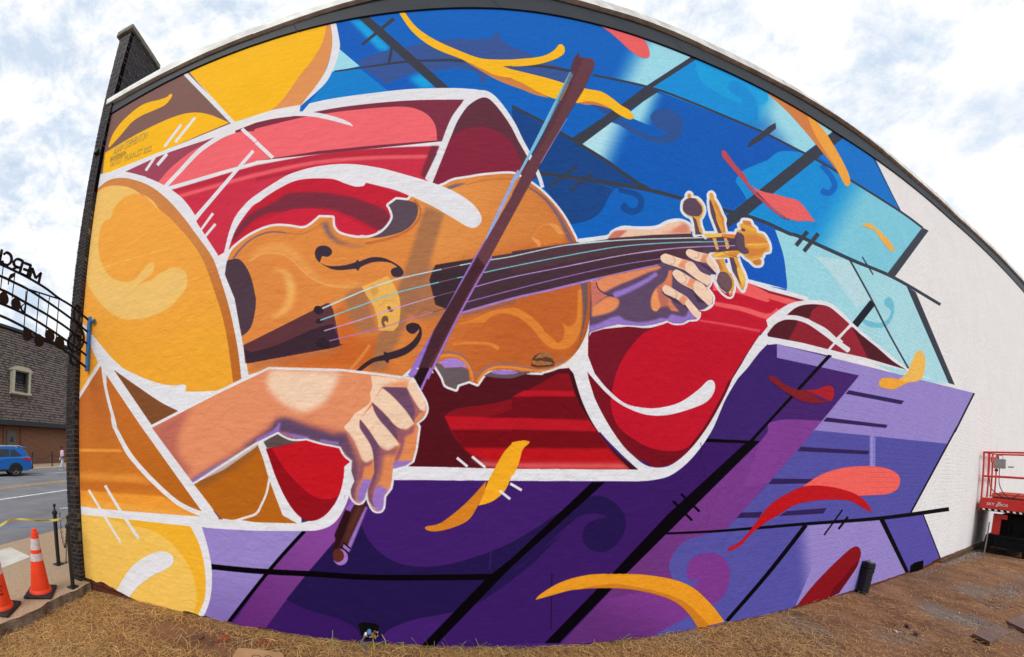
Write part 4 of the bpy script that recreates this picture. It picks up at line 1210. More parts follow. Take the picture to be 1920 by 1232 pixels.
def grid_mesh(xs, ys, zf):
    X, Y = np.meshgrid(xs, ys, indexing='ij')
    Z = zf(X, Y)
    nx, ny = len(xs), len(ys)
    v = np.stack([X, Y, Z], -1).reshape(-1, 3)
    f = [(i * ny + j, (i + 1) * ny + j, (i + 1) * ny + j + 1, i * ny + j + 1) for i in range(nx - 1) for j in range(ny - 1)]
    return v, f


# --- lot ground
m_soil = mat('soil', (.25, .125, .065, 1), .95, col2=(.13, .062, .034, 1), scale=1.7, bump=.012, bscale=60, detail=12, spec=.1)
t = m_soil.node_tree
_b = t.nodes['Principled BSDF']
_co = t.nodes.new('ShaderNodeTexCoord')
_n = t.nodes.new('ShaderNodeTexNoise')
_n.inputs['Scale'].default_value = .55
_n.inputs['Detail'].default_value = 3
_v = t.nodes.new('ShaderNodeTexVoronoi')
_v.inputs['Scale'].default_value = 55
t.links.new(_co.outputs['Object'], _n.inputs['Vector'])
t.links.new(_co.outputs['Object'], _v.inputs['Vector'])
_mr = t.nodes.new('ShaderNodeMapRange')
_mr.inputs[1].default_value = .54
_mr.inputs[2].default_value = .64
t.links.new(_n.outputs['Fac'], _mr.inputs[0])
_cv = t.nodes.new('ShaderNodeMix')
_cv.data_type = 'RGBA'
_cv.inputs[6].default_value = (.09, .07, .06, 1)
_cv.inputs[7].default_value = (.24, .205, .18, 1)
t.links.new(_v.outputs['Color'], _cv.inputs[0])
_mm = t.nodes.new('ShaderNodeMix')
_mm.data_type = 'RGBA'
_old = _b.inputs['Base Color'].links[0].from_socket
t.links.new(_mr.outputs[0], _mm.inputs[0])
t.links.new(_old, _mm.inputs[6])
t.links.new(_cv.outputs[2], _mm.inputs[7])
t.links.new(_mm.outputs[2], _b.inputs['Base Color'])
xs = np.concatenate([np.arange(-2.62, 6, .06), np.arange(6, 22, .12), np.arange(22, 48, 1.)])
ys = np.concatenate([np.arange(-14, -.5, .5), np.arange(-.5, D + .12, .06)])
v, f = grid_mesh(xs, ys, lot_z)
obj('lot_ground', v, f, m_soil, smooth=True, kind='structure')
# far terrain under and round everything, out to the horizon
m_far = mat('far_ground', (.16, .15, .11, 1), .95, scale=.05)
obj('terrain', [(-900, -900, -.6), (900, -900, -.6), (900, 900, -.6), (-900, 900, -.6)], [(0, 1, 2, 3)], m_far, kind='structure')
obj('back_lot', [(-2.6, -60, -.05), (60, -60, -.05), (60, -14, -.05), (-2.6, -14, -.05)], [(0, 1, 2, 3)], m_soil, kind='structure')

# --- sidewalk of exposed pebble concrete, kerb, street
m_peb = mat('pebble_concrete', (.47, .33, .22, 1), .85, col2=(.28, .19, .125, 1), scale=75, bump=.004, bscale=110, detail=3, spec=.2)
m_conc = mat('concrete', (.56, .53, .48, 1), .85, var=.08, scale=3, bump=.002, bscale=50)
m_rough = mat('broken_concrete', (.25, .19, .145, 1), .95, col2=(.12, .085, .06, 1), scale=9, bump=.03, bscale=14, detail=10, spec=.1)
m_asph = mat('asphalt', (.19, .19, .205, 1), .85, var=.10, scale=1.2, bump=.004, bscale=90, detail=10, spec=.25)
XK = -4.93                            # kerb line of the near sidewalk
mb = MB()
ys_ = np.concatenate([[-40, -20, -8, -2], np.arange(-.5, D - .03, .1), [D - .02]])
edge = [XW0 + .09 + .02 * math.sin(y * 9) + .012 * math.sin(y * 23 + 1) for y in ys_]
vv, ff = [], []
for y, e in zip(ys_, edge):
    vv += [(XK, y, SIDE_Z), (e, y, SIDE_Z), (e + .018 * math.sin(y * 31), y, SIDE_Z - .025), (e + .035 + .01 * math.sin(y * 17), y, -.22)]
for i in range(len(ys_) - 1):
    a = i * 4
    ff.append((a, a + 1, a + 5, a + 4))
ff.append(((len(ys_) - 1) * 4, (len(ys_) - 1) * 4 + 1, (len(ys_) - 1) * 4 + 1, (len(ys_) - 1) * 4))
ff = ff[:-1]
obj('sidewalk', vv, ff, m_peb, kind='structure')
ff = []
for i in range(len(ys_) - 1):
    a = i * 4
    ff += [(a + 1, a + 2, a + 6, a + 5), (a + 2, a + 3, a + 7, a + 6)]
obj('sidewalk_broken_edge', vv, ff, m_rough, kind='structure')
obj('sidewalk_upper', [(XK, D - .02, SIDE_Z), (-2.97, D - .02, SIDE_Z), (-2.97, 70, SIDE_Z), (XK, 70, SIDE_Z)], [(0, 1, 2, 3)], m_peb, kind='structure')
cp = [on_ground(x, y, SIDE_Z + .004) for x, y in ((-60, 1090), (58, 1044), (20, 1026), (-70, 1050))]
MB().add([(q[0], q[1], SIDE_Z + .004) for q in cp], [(0, 1, 2, 3)]).build('sidewalk_slab', m_conc, kind='structure')
MB().box((XK - .07, 15, SIDE_Z / 2 - .1), (.14, 110, SIDE_Z + .2 - .006), bev=.012).build('kerb', m_peb, kind='structure')
ZR, KR = -.08, .03


def road_z(x):
    return ZR + KR * (-x - 5)


XF = -20.2                            # far kerb
v, f = grid_mesh(np.linspace(XF, XK - .13, 24), np.linspace(-45, 70, 60), lambda x, y: road_z(x))
obj('road', v, f, m_asph, kind='structure')
m_wp = mat('road_paint_white', (.72, .73, .74, 1), .7, var=.12, scale=9)
m_yp = mat('road_paint_yellow', (.62, .34, .06, 1), .7, var=.15, scale=9)
m_bp = mat('road_paint_blue', (.12, .26, .55, 1), .7, var=.15, scale=9)


def stripe(name, x, w, y0, y1, m):
    obj(name, [(x - w / 2, y0, road_z(x - w / 2) + .005), (x + w / 2, y0, road_z(x + w / 2) + .005),
               (x + w / 2, y1, road_z(x + w / 2) + .005), (x - w / 2, y1, road_z(x - w / 2) + .005)], [(0, 1, 2, 3)], m, kind='structure')


stripe('road_marking', -10.0, .16, -45, 70, m_wp)
stripe('road_marking', -12.5, .12, -45, 70, m_yp)
stripe('road_marking', -12.85, .12, -45, 70, m_yp)
stripe('road_marking', -16.9, .12, -45, 70, m_wp)
q0, q1 = on_slope(-60, 992, ZR, KR), on_slope(105, 985.5, ZR, KR)
dv = np.array([q1[1] - q0[1], -(q1[0] - q0[0]), 0]) * .0
for a_, b_, w_, m_ in ((q0, q1, .045, m_bp), (on_slope(112, 953.5, ZR, KR), on_slope(135, 952, ZR, KR), .08, m_wp)):
    n_ = np.array([-(b_[1] - a_[1]), b_[0] - a_[0], 0])
    n_ = n_ / np.linalg.norm(n_) * w_ / 2
    pts = [a_ - n_, b_ - n_, b_ + n_, a_ + n_]
    obj('road_marking', [(p_[0], p_[1], road_z(p_[0]) + .005) for p_ in pts], [(0, 1, 2, 3)], m_, kind='structure')
# far sidewalk
zf = road_z(XF) + .13
MB().box((XF - .08, 12, zf - .15), (.16, 115, .3), bev=.01).build('far_kerb', m_conc, kind='structure')
obj('far_sidewalk', [(-26.2, -45, zf + .1), (XF - .155, -45, zf - .004), (XF - .155, 70, zf - .004), (-26.2, 70, zf + .1)], [(0, 1, 2, 3)], m_peb, kind='structure')

# ================================================================ THE PAINTED BUILDING
TX0, TX1, TZ0, TZ1 = -2.85, 21.2, -.25, 9.1
TW, TH_ = 4800, 1870


def wall_texture():
    """lay the painted canvas out on the wall, in metres"""
    paint_mural()
    xs_ = TX0 + (np.arange(TW) + .5) / TW * (TX1 - TX0)
    img = np.ones((TH_, TW, 4), np.float32)
    r_ = np.random.default_rng(5)
    edge_n = np.interp(xs_, np.arange(-3, 22, .045), np.convolve(r_.normal(0, 1, 556), np.ones(3) / 3, 'same')) * .022
    edge_n += np.interp(xs_, np.arange(-3, 22, .4), r_.normal(0, 1, 63)) * .018
    lowedge = .028 + edge_n + .075 * np.exp(-((xs_ + 2.35) / .28) ** 2) + .05 * np.exp(-((xs_ + 2.72) / .08) ** 2)
    lowedge = np.where(xs_ > .6, lowedge * .3, lowedge)
    lowedge = np.where(xs_ > 8, lowedge * .6 + .0 + .04 * np.clip((xs_ - 13.8) * 3, 0, 1), lowedge)
    for j0 in range(0, TH_, 110):
        j1 = min(TH_, j0 + 110)
        zs = TZ0 + (np.arange(j0, j1) + .5) / TH_ * (TZ1 - TZ0)
        X, Z = np.meshgrid(xs_, zs)
        uv = proj(np.stack([X, np.full_like(X, D), Z], -1)) * SC - .5
        u = np.clip(uv[..., 0], 0, CW * SC - 1.001)
        w = np.clip(uv[..., 1], 0, CH * SC - 1.001)
        i, j = u.astype(int), w.astype(int)
        fu, fw = (u - i)[..., None].astype(np.float32), (w - j)[..., None].astype(np.float32)
        c = (canvas[j, i] * (1 - fu) + canvas[j, i + 1] * fu) * (1 - fw) + (canvas[j + 1, i] * (1 - fu) + canvas[j + 1, i + 1] * fu) * fw
        # bare brick below the ragged lower edge of the paint
        h = Z - lowedge[None, :]
        brick = np.array([.36, .20, .15]) * (.62 + .38 * ((((Z + 5) % .066) > .012) & (((X + 5 + .1 * (np.floor((Z + 5) / .066) % 2)) % .2) > .012)))[..., None]
        k = np.clip(.5 - h / .006, 0, 1)[..., None]
        c = c * (1 - k) + brick * k
        img[j0:j1, :, :3] = c
    im = bpy.data.images.new('mural_paint', TW, TH_, alpha=False)
    im.colorspace_settings.name = 'sRGB'
    im.pixels.foreach_set(np.clip(img, 0, 1).ravel())
    im.update()
    im.pack()
    return im


mural_img = wall_texture()
m_wall = bpy.data.materials.new('painted_brick_wall')
m_wall.use_nodes = True
t = m_wall.node_tree
b = t.nodes['Principled BSDF']
b.inputs['Roughness'].default_value = .75
b.inputs['Specular IOR Level'].default_value = .02
uvn = t.nodes.new('ShaderNodeUVMap')
uvn.uv_map = 'wall'
ti = t.nodes.new('ShaderNodeTexImage')
ti.image = mural_img
ti.extension = 'EXTEND'
ti.interpolation = 'Linear'
t.links.new(uvn.outputs[0], ti.inputs[0])
geo = t.nodes.new('ShaderNodeNewGeometry')
sep = t.nodes.new('ShaderNodeSeparateXYZ')
t.links.new(geo.outputs['Position'], sep.inputs[0])
cmb = t.nodes.new('ShaderNodeCombineXYZ')
t.links.new(sep.outputs['X'], cmb.inputs[0])
t.links.new(sep.outputs['Z'], cmb.inputs[1])


def tnoise(scale, detail=4, vec=None, rough=.5, dist=0):
    n_ = t.nodes.new('ShaderNodeTexNoise')
    n_.inputs['Scale'].default_value = scale
    n_.inputs['Detail'].default_value = detail
    n_.inputs['Roughness'].default_value = rough
    n_.inputs['Distortion'].default_value = dist
    t.links.new(vec or cmb.outputs[0], n_.inputs['Vector'])
    return n_


def tmath(op, a, b_=None, c_=None):
    n_ = t.nodes.new('ShaderNodeMath')
    n_.operation = op
    for i_, q in enumerate((a, b_, c_)):
        if q is None:
            continue
        if isinstance(q, (int, float)):
            n_.inputs[i_].default_value = q
        else:
            t.links.new(q, n_.inputs[i_])
    return n_.outputs[0]


# brick courses under the thick paint
warp = tnoise(3.5, 3)
wv = t.nodes.new('ShaderNodeVectorMath')
wv.operation = 'MULTIPLY_ADD'
t.links.new(warp.outputs['Color'], wv.inputs[0])
wv.inputs[1].default_value = (.016, .012, 0)
t.links.new(cmb.outputs[0], wv.inputs[2])
bk = t.nodes.new('ShaderNodeTexBrick')
bk.inputs['Scale'].default_value = 1
bk.inputs['Brick Width'].default_value = .42
bk.inputs['Row Height'].default_value = .068
bk.inputs["Mortar Size"].default_value = .006
bk.inputs['Mortar Smooth'].default_value = 1.
bk.inputs['Color1'].default_value = (1, 1, 1, 1)
bk.inputs['Color2'].default_value = (.8, .8, .8, 1)
bk.inputs['Mortar'].default_value = (0, 0, 0, 1)
t.links.new(wv.outputs[0], bk.inputs['Vector'])
fade = tnoise(.9, 3)                                   # where paint has drowned the joints
fd = t.nodes.new('ShaderNodeMapRange')
fd.inputs[1].default_value = .38
fd.inputs[2].default_value = .62
fd.inputs[3].default_value = .15
rx_ = t.nodes.new('ShaderNodeMapRange')               # the street end was plastered over the joints
rx_.inputs[1].default_value = 1.5
rx_.inputs[2].default_value = 11
rx_.inputs[3].default_value = .10
t.links.new(sep.outputs['X'], rx_.inputs[0])
t.links.new(fade.outputs['Fac'], fd.inputs[0])
crs = tmath('MULTIPLY', tmath('MULTIPLY', bk.outputs['Color'], fd.outputs[0]), rx_.outputs[0])
st = t.nodes.new('ShaderNodeMapping')
st.inputs['Scale'].default_value = (.13, 1, 1)
t.links.new(cmb.outputs[0], st.inputs[0])
streak = tnoise(55, 5, st.outputs[0], .6)               # roller and course streaks
lump = tnoise(9, 8, None, .65, .4)
gr = tnoise(110, 4)
h1 = tmath('MULTIPLY', crs, .0034)
h2 = tmath('MULTIPLY_ADD', streak.outputs['Fac'], tmath('MULTIPLY_ADD', rx_.outputs[0], .0034, .0008), h1)
h3 = tmath('MULTIPLY_ADD', lump.outputs['Fac'], .0150, h2)
h4 = tmath('MULTIPLY_ADD', gr.outputs['Fac'], .0008, h3)
bp = t.nodes.new('ShaderNodeBump')
bp.inputs['Strength'].default_value = 1.
bp.inputs['Distance'].default_value = 1.
t.links.new(h4, bp.inputs['Height'])
t.links.new(bp.outputs[0], b.inputs['Normal'])
# slight unevenness and grime of the paint, brush marks
hs = t.nodes.new('ShaderNodeHueSaturation')
t.links.new(ti.outputs['Color'], hs.inputs['Color'])
va = tnoise(1.3, 6, None, .6)
vb = tnoise(34, 5, st.outputs[0], .65)
v1 = tmath('MULTIPLY_ADD', va.outputs['Fac'], .16, .92)
v2 = tmath('MULTIPLY_ADD', vb.outputs['Fac'], .34, -.17)
t.links.new(tmath('ADD', v1, v2), hs.inputs['Value'])
hs.inputs['Saturation'].default_value = .985
# specks and pits
pit = tnoise(26, 6, None, .7)
pm = t.nodes.new('ShaderNodeMapRange')
pm.inputs[1].default_value = .70
pm.inputs[2].default_value = .76
pm.inputs[4].default_value = .55
t.links.new(pit.outputs['Fac'], pm.inputs[0])
dk = t.nodes.new('ShaderNodeMix')
dk.data_type = 'RGBA'
dk.blend_type = 'MULTIPLY'
t.links.new(pm.outputs[0], dk.inputs[0])
t.links.new(hs.outputs[0], dk.inputs[6])
dk.inputs[7].default_value = (.35, .33, .33, 1)
# thin dirt caught along the courses
ds = t.nodes.new('ShaderNodeMapRange')
ds.inputs[1].default_value = .50
ds.inputs[2].default_value = .66
t.links.new(streak.outputs['Fac'], ds.inputs[0])
dm = tmath('MULTIPLY', tmath('MULTIPLY', tmath('SUBTRACT', 1., bk.outputs['Color']), ds.outputs[0]), rx_.outputs[0])
dd_ = t.nodes.new('ShaderNodeMix')
dd_.data_type = 'RGBA'
dd_.blend_type = 'MULTIPLY'
t.links.new(tmath('MULTIPLY', dm, .8), dd_.inputs[0])
t.links.new(dk.outputs[2], dd_.inputs[6])
dd_.inputs[7].default_value = (.60, .57, .56, 1)
t.links.new(dd_.outputs[2], b.inputs['Base Color'])

building = thing('brick_building', 'tall brick building with a violin mural painted across its whole side wall', 'building', (0, 0, 0))


def put_uv(o):
    me = o.data
    uvl = me.uv_layers.new(name='wall')
    n_ = len(me.loops)
    vi = np.zeros(n_, np.int32)
    me.loops.foreach_get('vertex_index', vi)
    co = np.zeros(len(me.vertices) * 3, np.float32)
    me.vertices.foreach_get('co', co)
    co = co.reshape(-1, 3)[vi]
    uv = np.stack([(co[:, 0] - TX0) / (TX1 - TX0), (co[:, 2] - TZ0) / (TZ1 - TZ0)], -1)
    uvl.data.foreach_set('uv', uv.astype(np.float32).ravel())


# roof line: heights read along the eaves (the parapet is not quite straight)
top_px = [(217, 207), (343, 137), (480, 82), (613, 43), (747, 21), (960, 15), (1117, 43), (1210, 71), (1300, 106), (1440, 171), (1563, 245), (1640, 295), (1780, 408), (1920, 547)]
fas_px = [(217, 185), (287, 148), (480, 62), (535, 42), (647, 5), (760, -22), (950, -30), (1093, 5), (1227, 43), (1343, 97), (1440, 143), (1593, 233), (1707, 325), (1800, 410), (1920, 528)]
cop_px = [(210, 180), (240, 165), (350, 103), (480, 51), (643, -2), (760, -34), (950, -44), (1117, -2), (1193, 21), (1310, 71), (1440, 134), (1573, 218), (1707, 318), (1800, 404), (1920, 523)]


def line_of(px, Y):
    q = np.array([on_wall(x, y, Y) for x, y in px])
    return q


FP, CPR = .028, .085                     # how far fascia and coping stand out
fb = line_of(top_px, D - FP)
ft = line_of(fas_px, D - FP)
cb = line_of(fas_px, D - CPR)
ct = line_of(cop_px, D - CPR)
_s = lambda L: (lambda x: np.interp(x, L[:, 0], L[:, 1]))
F_B, F_T, C_T, C_B = _s(fb), _s(ft), _s(ct), _s(cb)
xr = np.concatenate([np.linspace(XW0, 8, 26), np.linspace(9, XW1, 30)])


def smoothz(fn, x):
    return np.mean([fn(x + d_) for d_ in (-.5, -.25, 0, .25, .5)], axis=0)


def wall_top(x):
    return smoothz(F_B, x) + .12


# the wall itself: front sheet with thickness
gx = np.concatenate([np.arange(XW0, 22, .35), np.arange(22, XW1, 2.), [XW1]])
v, f = [], []
for x in gx:
    zt = float(wall_top(x))
    for k in range(9):
        v.append((x, D, -.35 + (zt + .35) * k / 8))
n_ = len(gx)
f = [(i * 9 + k, (i + 1) * 9 + k, (i + 1) * 9 + k + 1, i * 9 + k + 1) for i in range(n_ - 1) for k in range(8)]
# vent hole near the ground: drop nothing here, the vent is a flat dark sheet of its own
side = obj('side_wall', v, f, m_wall, building)
put_uv(side)
m_brickplain = mat('old_brick', (.24, .12, .085, 1), .9, var=.25, scale=14, bump=.008, bscale=30)
MB().prism([(XW0 + .02, -.35), (XW1, -.35), (XW1, 7.9), (XW0 + .02, 7.9)], 1, D + .02, D + .35).build('side_wall_core', m_brickplain, building)
MB().box((XW1 - .15, 12, 3.9), (.3, 19, 8.4)).build('rear_wall', m_brickplain, building)
MB().box(((XW0 + XW1) / 2, 21.6, 3.9), (XW1 - XW0, .3, 8.4)).build('party_wall', m_brickplain, building)
MB().box((-2.84, 12.6, 4.1), (.26, 17.8, 8.6)).build('front_wall', m_brickplain, building)
m_roof = mat('roof_membrane', (.3, .3, .31, 1), .9)
MB().box(((XW0 + XW1) / 2, 12, 7.85), (XW1 - XW0 - .4, 18.9, .1)).build('roof', m_roof, building)

m_fascia = mat('grey_fascia_metal', (.019, .024, .032, 1), .5, var=.12, scale=2.5, bump=.001, bscale=5, spec=.08)
m_coping = mat('pale_coping_metal', (.82, .84, .81, 1), .55, col2=(.52, .51, .48, 1), scale=4, bump=.001, bscale=12)
# dark fascia boards, butted at joints
joints = [XW0, .7, 4.0, 7.4, 10.8, 14.2, 18, 22, 26, 30, 34, 38, 42, XW1]
for a, b_ in zip(joints[:-1], joints[1:]):
    xx = np.linspace(a + .004, b_ - .004, 7)
    v, f = [], []
    for x in xx:
        zb, zt = float(smoothz(F_B, x)), float(smoothz(F_T, x))
        mid = zb + (zt - zb) * .60
        v += [(x, D + .01, zb - .012), (x, D - FP + .012, zb - .008), (x, D - FP, zb), (x, D - FP, mid), (x, D - FP + .022, mid + .03), (x, D - FP + .022, zt + .02), (x, D + .01, zt + .02)]
    k = 7
    for i in range(6):
        for j in range(k - 1):
            f.append((i * k + j, (i + 1) * k + j, (i + 1) * k + j + 1, i * k + j + 1))
    f += [tuple(range(k))[::-1], tuple(6 * k + j for j in range(k))]
    MB().add(v, f).build('fascia_board', m_fascia, building)
# coping sheets along the roof edge
cj = [XW0 - .12, .05, 2.1, 6.1, 10.55, 14.9, 19, 23, 27, 31, 35, 39, 43, XW1]
for i_, (a, b_) in enumerate(zip(cj[:-1], cj[1:])):
    xx = np.linspace(a + .003, b_ - .003, 7)
    v = []
    lip = .0 if i_ % 2 else .006
    for x in xx:
        zb, zt = float(smoothz(C_B, x)), float(smoothz(C_T, x))
        zt = max(zt, zb + .05)
        v += [(x, D - .004, zb + .004), (x, D - CPR - lip, zb), (x, D - CPR - lip, zt - .015), (x, D - CPR + .02, zt), (x, D + .34, zt + .02), (x, D + .34, zt - .05)]
    k = 6
    f = [(i * k + j, (i + 1) * k + j, (i + 1) * k + (j + 1) % k, i * k + (j + 1) % k) for i in range(6) for j in range(k)]
    f += [tuple(range(k))[::-1], tuple(6 * k + j for j in range(k))]
    MB().add(v, f).build('coping_sheet', m_coping, building)

# ---- painted shapes: sheets of paint lying on the wall, same picture
def paint_sheet(name, path, lift, label=None, closed=True):
    V = curve(path)
    keep = [0]
    for i in range(1, len(V)):
        if np.hypot(*(V[i] - V[keep[-1]])) > 1.2:
            keep.append(i)
    V = V[keep]
    W_ = on_wall(V[:, 0], V[:, 1], D)
    W_[:, 1] = np.minimum(W_[:, 1], wall_top(W_[:, 0]) - .02)
    n_ = len(W_)
    bm = bmesh.new()
    fr = [bm.verts.new((x, D - lift, z)) for x, z in W_]
    try:
        fa = bm.faces.new(fr)
    except ValueError:
        bm.free()
        return
    bm.normal_update()
    if fa.normal.y > 0:
        fa.normal_flip()
    ex = bmesh.ops.extrude_face_region(bm, geom=[fa])
    fl = [g for g in ex['geom'] if isinstance(g, bmesh.types.BMVert)]
    for q in fl:
        q.co.y = D - lift
    for q in fr:
        q.co.y = D - .0004
    bmesh.ops.recalc_face_normals(bm, faces=bm.faces)
    big = [g for g in bm.faces if len(g.verts) > 4]
    bmesh.ops.triangulate(bm, faces=big)
    me = bpy.data.meshes.new(name)
    bm.to_mesh(me)
    bm.free()
    me.materials.append(m_wall)
    o = bpy.data.objects.new(name, me)
    C.objects.link(o)
    o.parent = building
    put_uv(o)
    if label:
        o['label'] = label
    return o


for i_, (nm, pt, lf, lb) in enumerate(SHEETS):
    paint_sheet(nm, pt, {'painted_violin': .001, 'painted_hand': .0022, 'painted_bow': .003, 'painted_arm': .004}.get(nm, .001 + .0006 * (i_ % 3)), lb)

# ---- corner pillar of black brick
pillar = bpy.data.objects.new('corner_pillar', None)
C.objects.link(pillar)
pillar.parent = building
PY = D - .062
m_blk = [mat('black_brick', (.044, .035, .037, 1), .7, var=.4, scale=12, bump=.003, bscale=60, spec=.2),
         mat('black_brick_worn', (.080, .058, .056, 1), .75, var=.4, scale=12, bump=.004, bscale=50, spec=.2),
         mat('black_brick_cool', (.034, .031, .042, 1), .65, var=.4, scale=12, bump=.003, bscale=60, spec=.25)]
m_mortx = None
m_mort = mat('grey_mortar', (.17, .145, .10, 1), .95, col2=(.06, .055, .05, 1), scale=1.1, bump=.004, bscale=80)
m_mortd = mat('dark_mortar', (.008, .007, .008, 1), .95, var=.2, spec=0)
PXL, PXR, PTOP = -2.885, -2.712, 12.35
CH_ = .0585


def leanr(z):
    return .085 * max(0, (z - 6.6) / 5.7)


def lean(z):
    """the old pillar is a little out of plumb towards its top"""
    return -.10 * max(0, (z - 5.5) / 7) ** 1.3


core = MB()
zz = [-.2, 3, 5.5, 7, 8.5, 10, PTOP]
for a, b_ in zip(zz[:-1], zz[1:]):
    vv = []
    for z in (a, b_):
        l_ = lean(z)
        yb = D + 1.18
        vv += [(PXL + .005 + l_, PY + .006, z), (PXR - .005 + leanr(z), PY + .006, z), (PXR - .005 + leanr(z), yb, z), (PXL + .005 + l_, yb, z)]
    if a == 5.5:
        core.build('mortar_core', m_mort, pillar)
        core = MB()
    core.add(vv, [(0, 1, 5, 4), (1, 2, 6, 5), (2, 3, 7, 6), (3, 0, 4, 7), (0, 3, 2, 1), (4, 5, 6, 7)])
core.build('mortar_core', m_mortd, pillar)
brick_mesh = {}


def unit_brick(key, sx, sy, sz, m):
    if key not in brick_mesh:
        o = MB().box((0, 0, 0), (sx, sy, sz), bev=.003)
        me = bpy.data.meshes.new('brick')
        me.from_pydata(o.v, [], o.f)
        me.materials.append(m)
        brick_mesh[key] = me
    return brick_mesh[key]


rows = int((PTOP + .1) / CH_)
W_P = PXR - PXL
rests = [MB(), MB(), MB()]
nb = 0
for r_ in range(rows):
    z = -.10 + (r_ + .5) * CH_
    l_ = lean(z)
    W_Z = W_P + leanr(z) - lean(z)
    split = W_Z * (.66 if r_ % 2 else .36)
    for k, (a, b_) in enumerate(((0, split), (split, W_Z))):
        w_ = b_ - a - .008
        cx = PXL + (a + b_) / 2 + l_
        dep = .10
        dx, dy = random.uniform(-.0015, .0015), random.uniform(-.003, .002)
        if nb < 296:
            mi = random.choice((0, 0, 1, 2))
            me = unit_brick((r_ % 2, k, mi, round(w_, 2)), w_, dep, CH_ - .009, m_blk[mi])
            o = bpy.data.objects.new('brick', me)
            C.objects.link(o)
            o.parent = pillar
            o.location = (cx + dx, PY + dep / 2 - .001 + dy, z)
            nb += 1
        else:
            random.choice(rests).box((cx + dx, PY + dep / 2 - .001 + dy * 1.6, z), (w_ - .004, dep, CH_ - .013), bev=.003)
    # bricks of the inner face that shows over the roof
    if z > 8.0:
        xo = PXR + leanr(z)
        y0 = PY + .10 + (.0 if r_ % 2 else -.098)
        y = max(y0, PY + .10)
        first = True
        while y < D + 1.15:
            L_ = .2 if (not first or r_ % 2) else .10
            y1 = min(y + L_, D + 1.18)
            random.choice(rests).box((xo - .045 + random.uniform(-.005, .004), (y + y1) / 2, z), (.1, y1 - y - .014, CH_ - .014), bev=.003)
            y = y1
            first = False
for i_, q in enumerate(rests):
    q.build('bricks_high_up', m_blk[i_], pillar, kind='stuff')
m_cap = mat('concrete_cap', (.24, .22, .17, 1), .9, col2=(.09, .08, .065, 1), scale=7, bump=.01, bscale=25)
lc = lean(PTOP)
MB().box(((PXL + PXR) / 2 + (lc + leanr(PTOP)) / 2, D + .56, PTOP + .16), (W_P + leanr(PTOP) - lc + .13, 1.42, .34), bev=.02).build('cap_stone', m_cap, pillar)
# flashing piece and old cable box on the pillar
m_white = mat('white_flashing', (.72, .72, .72, 1), .5, var=.1)
q = on_y(228, 165, D - .075)
MB().add([(-2.72, D - .06, 8.45), (-2.52, D - .02, 8.62), (-2.66, D + .1, 8.98), (-2.71, D + .12, 8.45)], [(0, 1, 2), (0, 2, 3), (1, 3, 2), (0, 3, 1)]).build('flashing', m_white, pillar)
m_blackp = mat('black_painted_metal', (.012, .012, .014, 1), .42, var=.1, spec=.5)
q = on_y(181, 286, PY - .02)
MB().box((q[0], PY - .03, q[2]), (.075, .06, .09), bev=.01).tube([(q[0] + .02, PY - .03, q[2] - .02), (q[0] + .09, PY - .06, q[2] - .01)], .02, 8).build('cable_box', m_blackp, pillar)
# holes and scars of the wall
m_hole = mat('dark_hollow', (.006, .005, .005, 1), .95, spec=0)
m_scar = mat('broken_plaster', (.42, .17, .05, 1), .9, col2=(.25, .09, .03, 1), scale=25, bump=.02, bscale=30)
m_crack = mat('scar_shadow_gap', (.10, .035, .015, 1), .95)


def wall_patch(name, px, lift, m, parent, off=(800, 560), k=6.):
    P_ = [on_wall(off[0] + a / k, off[1] + b_ / k, D) for a, b_ in px]
    n_ = len(P_)
    v = [(x, D - lift, z) for x, z in P_] + [(x, D + .001, z) for x, z in P_]
    return MB().add(v, [tuple(range(n_))] + [(i, (i + 1) % n_, n_ + (i + 1) % n_, n_ + i) for i in range(n_)]).build(name, m, parent)


sc_ = wall_patch('plaster_scar', [(1172, 742), (1180, 690), (1215, 640), (1260, 612), (1330, 610), (1395, 628), (1420, 690), (1428, 742), (1330, 752), (1250, 760)], .0150, m_scar, building)
for q in ([(1195, 690), (1250, 672), (1330, 678), (1400, 698), (1418, 722), (1350, 715), (1280, 700), (1215, 706)], [(1180, 688), (1215, 640), (1262, 613), (1262, 622), (1225, 650), (1195, 700)],
          [(1300, 660), (1380, 672), (1410, 690), (1370, 690), (1310, 674)], [(1405, 700), (1430, 735), (1420, 745), (1400, 720)]):
    wall_patch('crack', q, .0165, m_crack, sc_)
# vent opening at the foot of the wall
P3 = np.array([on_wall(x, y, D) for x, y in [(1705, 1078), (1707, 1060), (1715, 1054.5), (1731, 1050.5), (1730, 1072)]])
MB().add([(x, D - .006, z) for x, z in P3], [(0, 1, 2, 3, 4)]).build('vent_opening', m_hole, building)  # flat sheet, the shade inside the opening put into its dark colour
P3 = np.array([on_wall(x, y, D) for x, y in [(1711, 1073), (1722, 1057), (1728, 1055), (1728, 1070)]])
# concrete footing that shows at the right end
v, f = [], []
xs_ = np.arange(14.6, 40, .3)
for i, x in enumerate(xs_):
    h_ = .045 + .008 * math.sin(x * 7.3) + .006 * math.sin(x * 17)
    h_ *= min(1, (x - 14.3) / 1.5)
    v += [(x, D + .01, h_), (x, D - .06, h_ - .012), (x, D - .075, -.16)]
    if i:
        a = (i - 1) * 3
        f += [(a, a + 1, a + 4, a + 3), (a + 1, a + 2, a + 5, a + 4)]
obj('footing', v, f, mat('brown_footing', (.12, .07, .045, 1), .95, var=.3, scale=12, bump=.02, bscale=20, spec=.1), building)

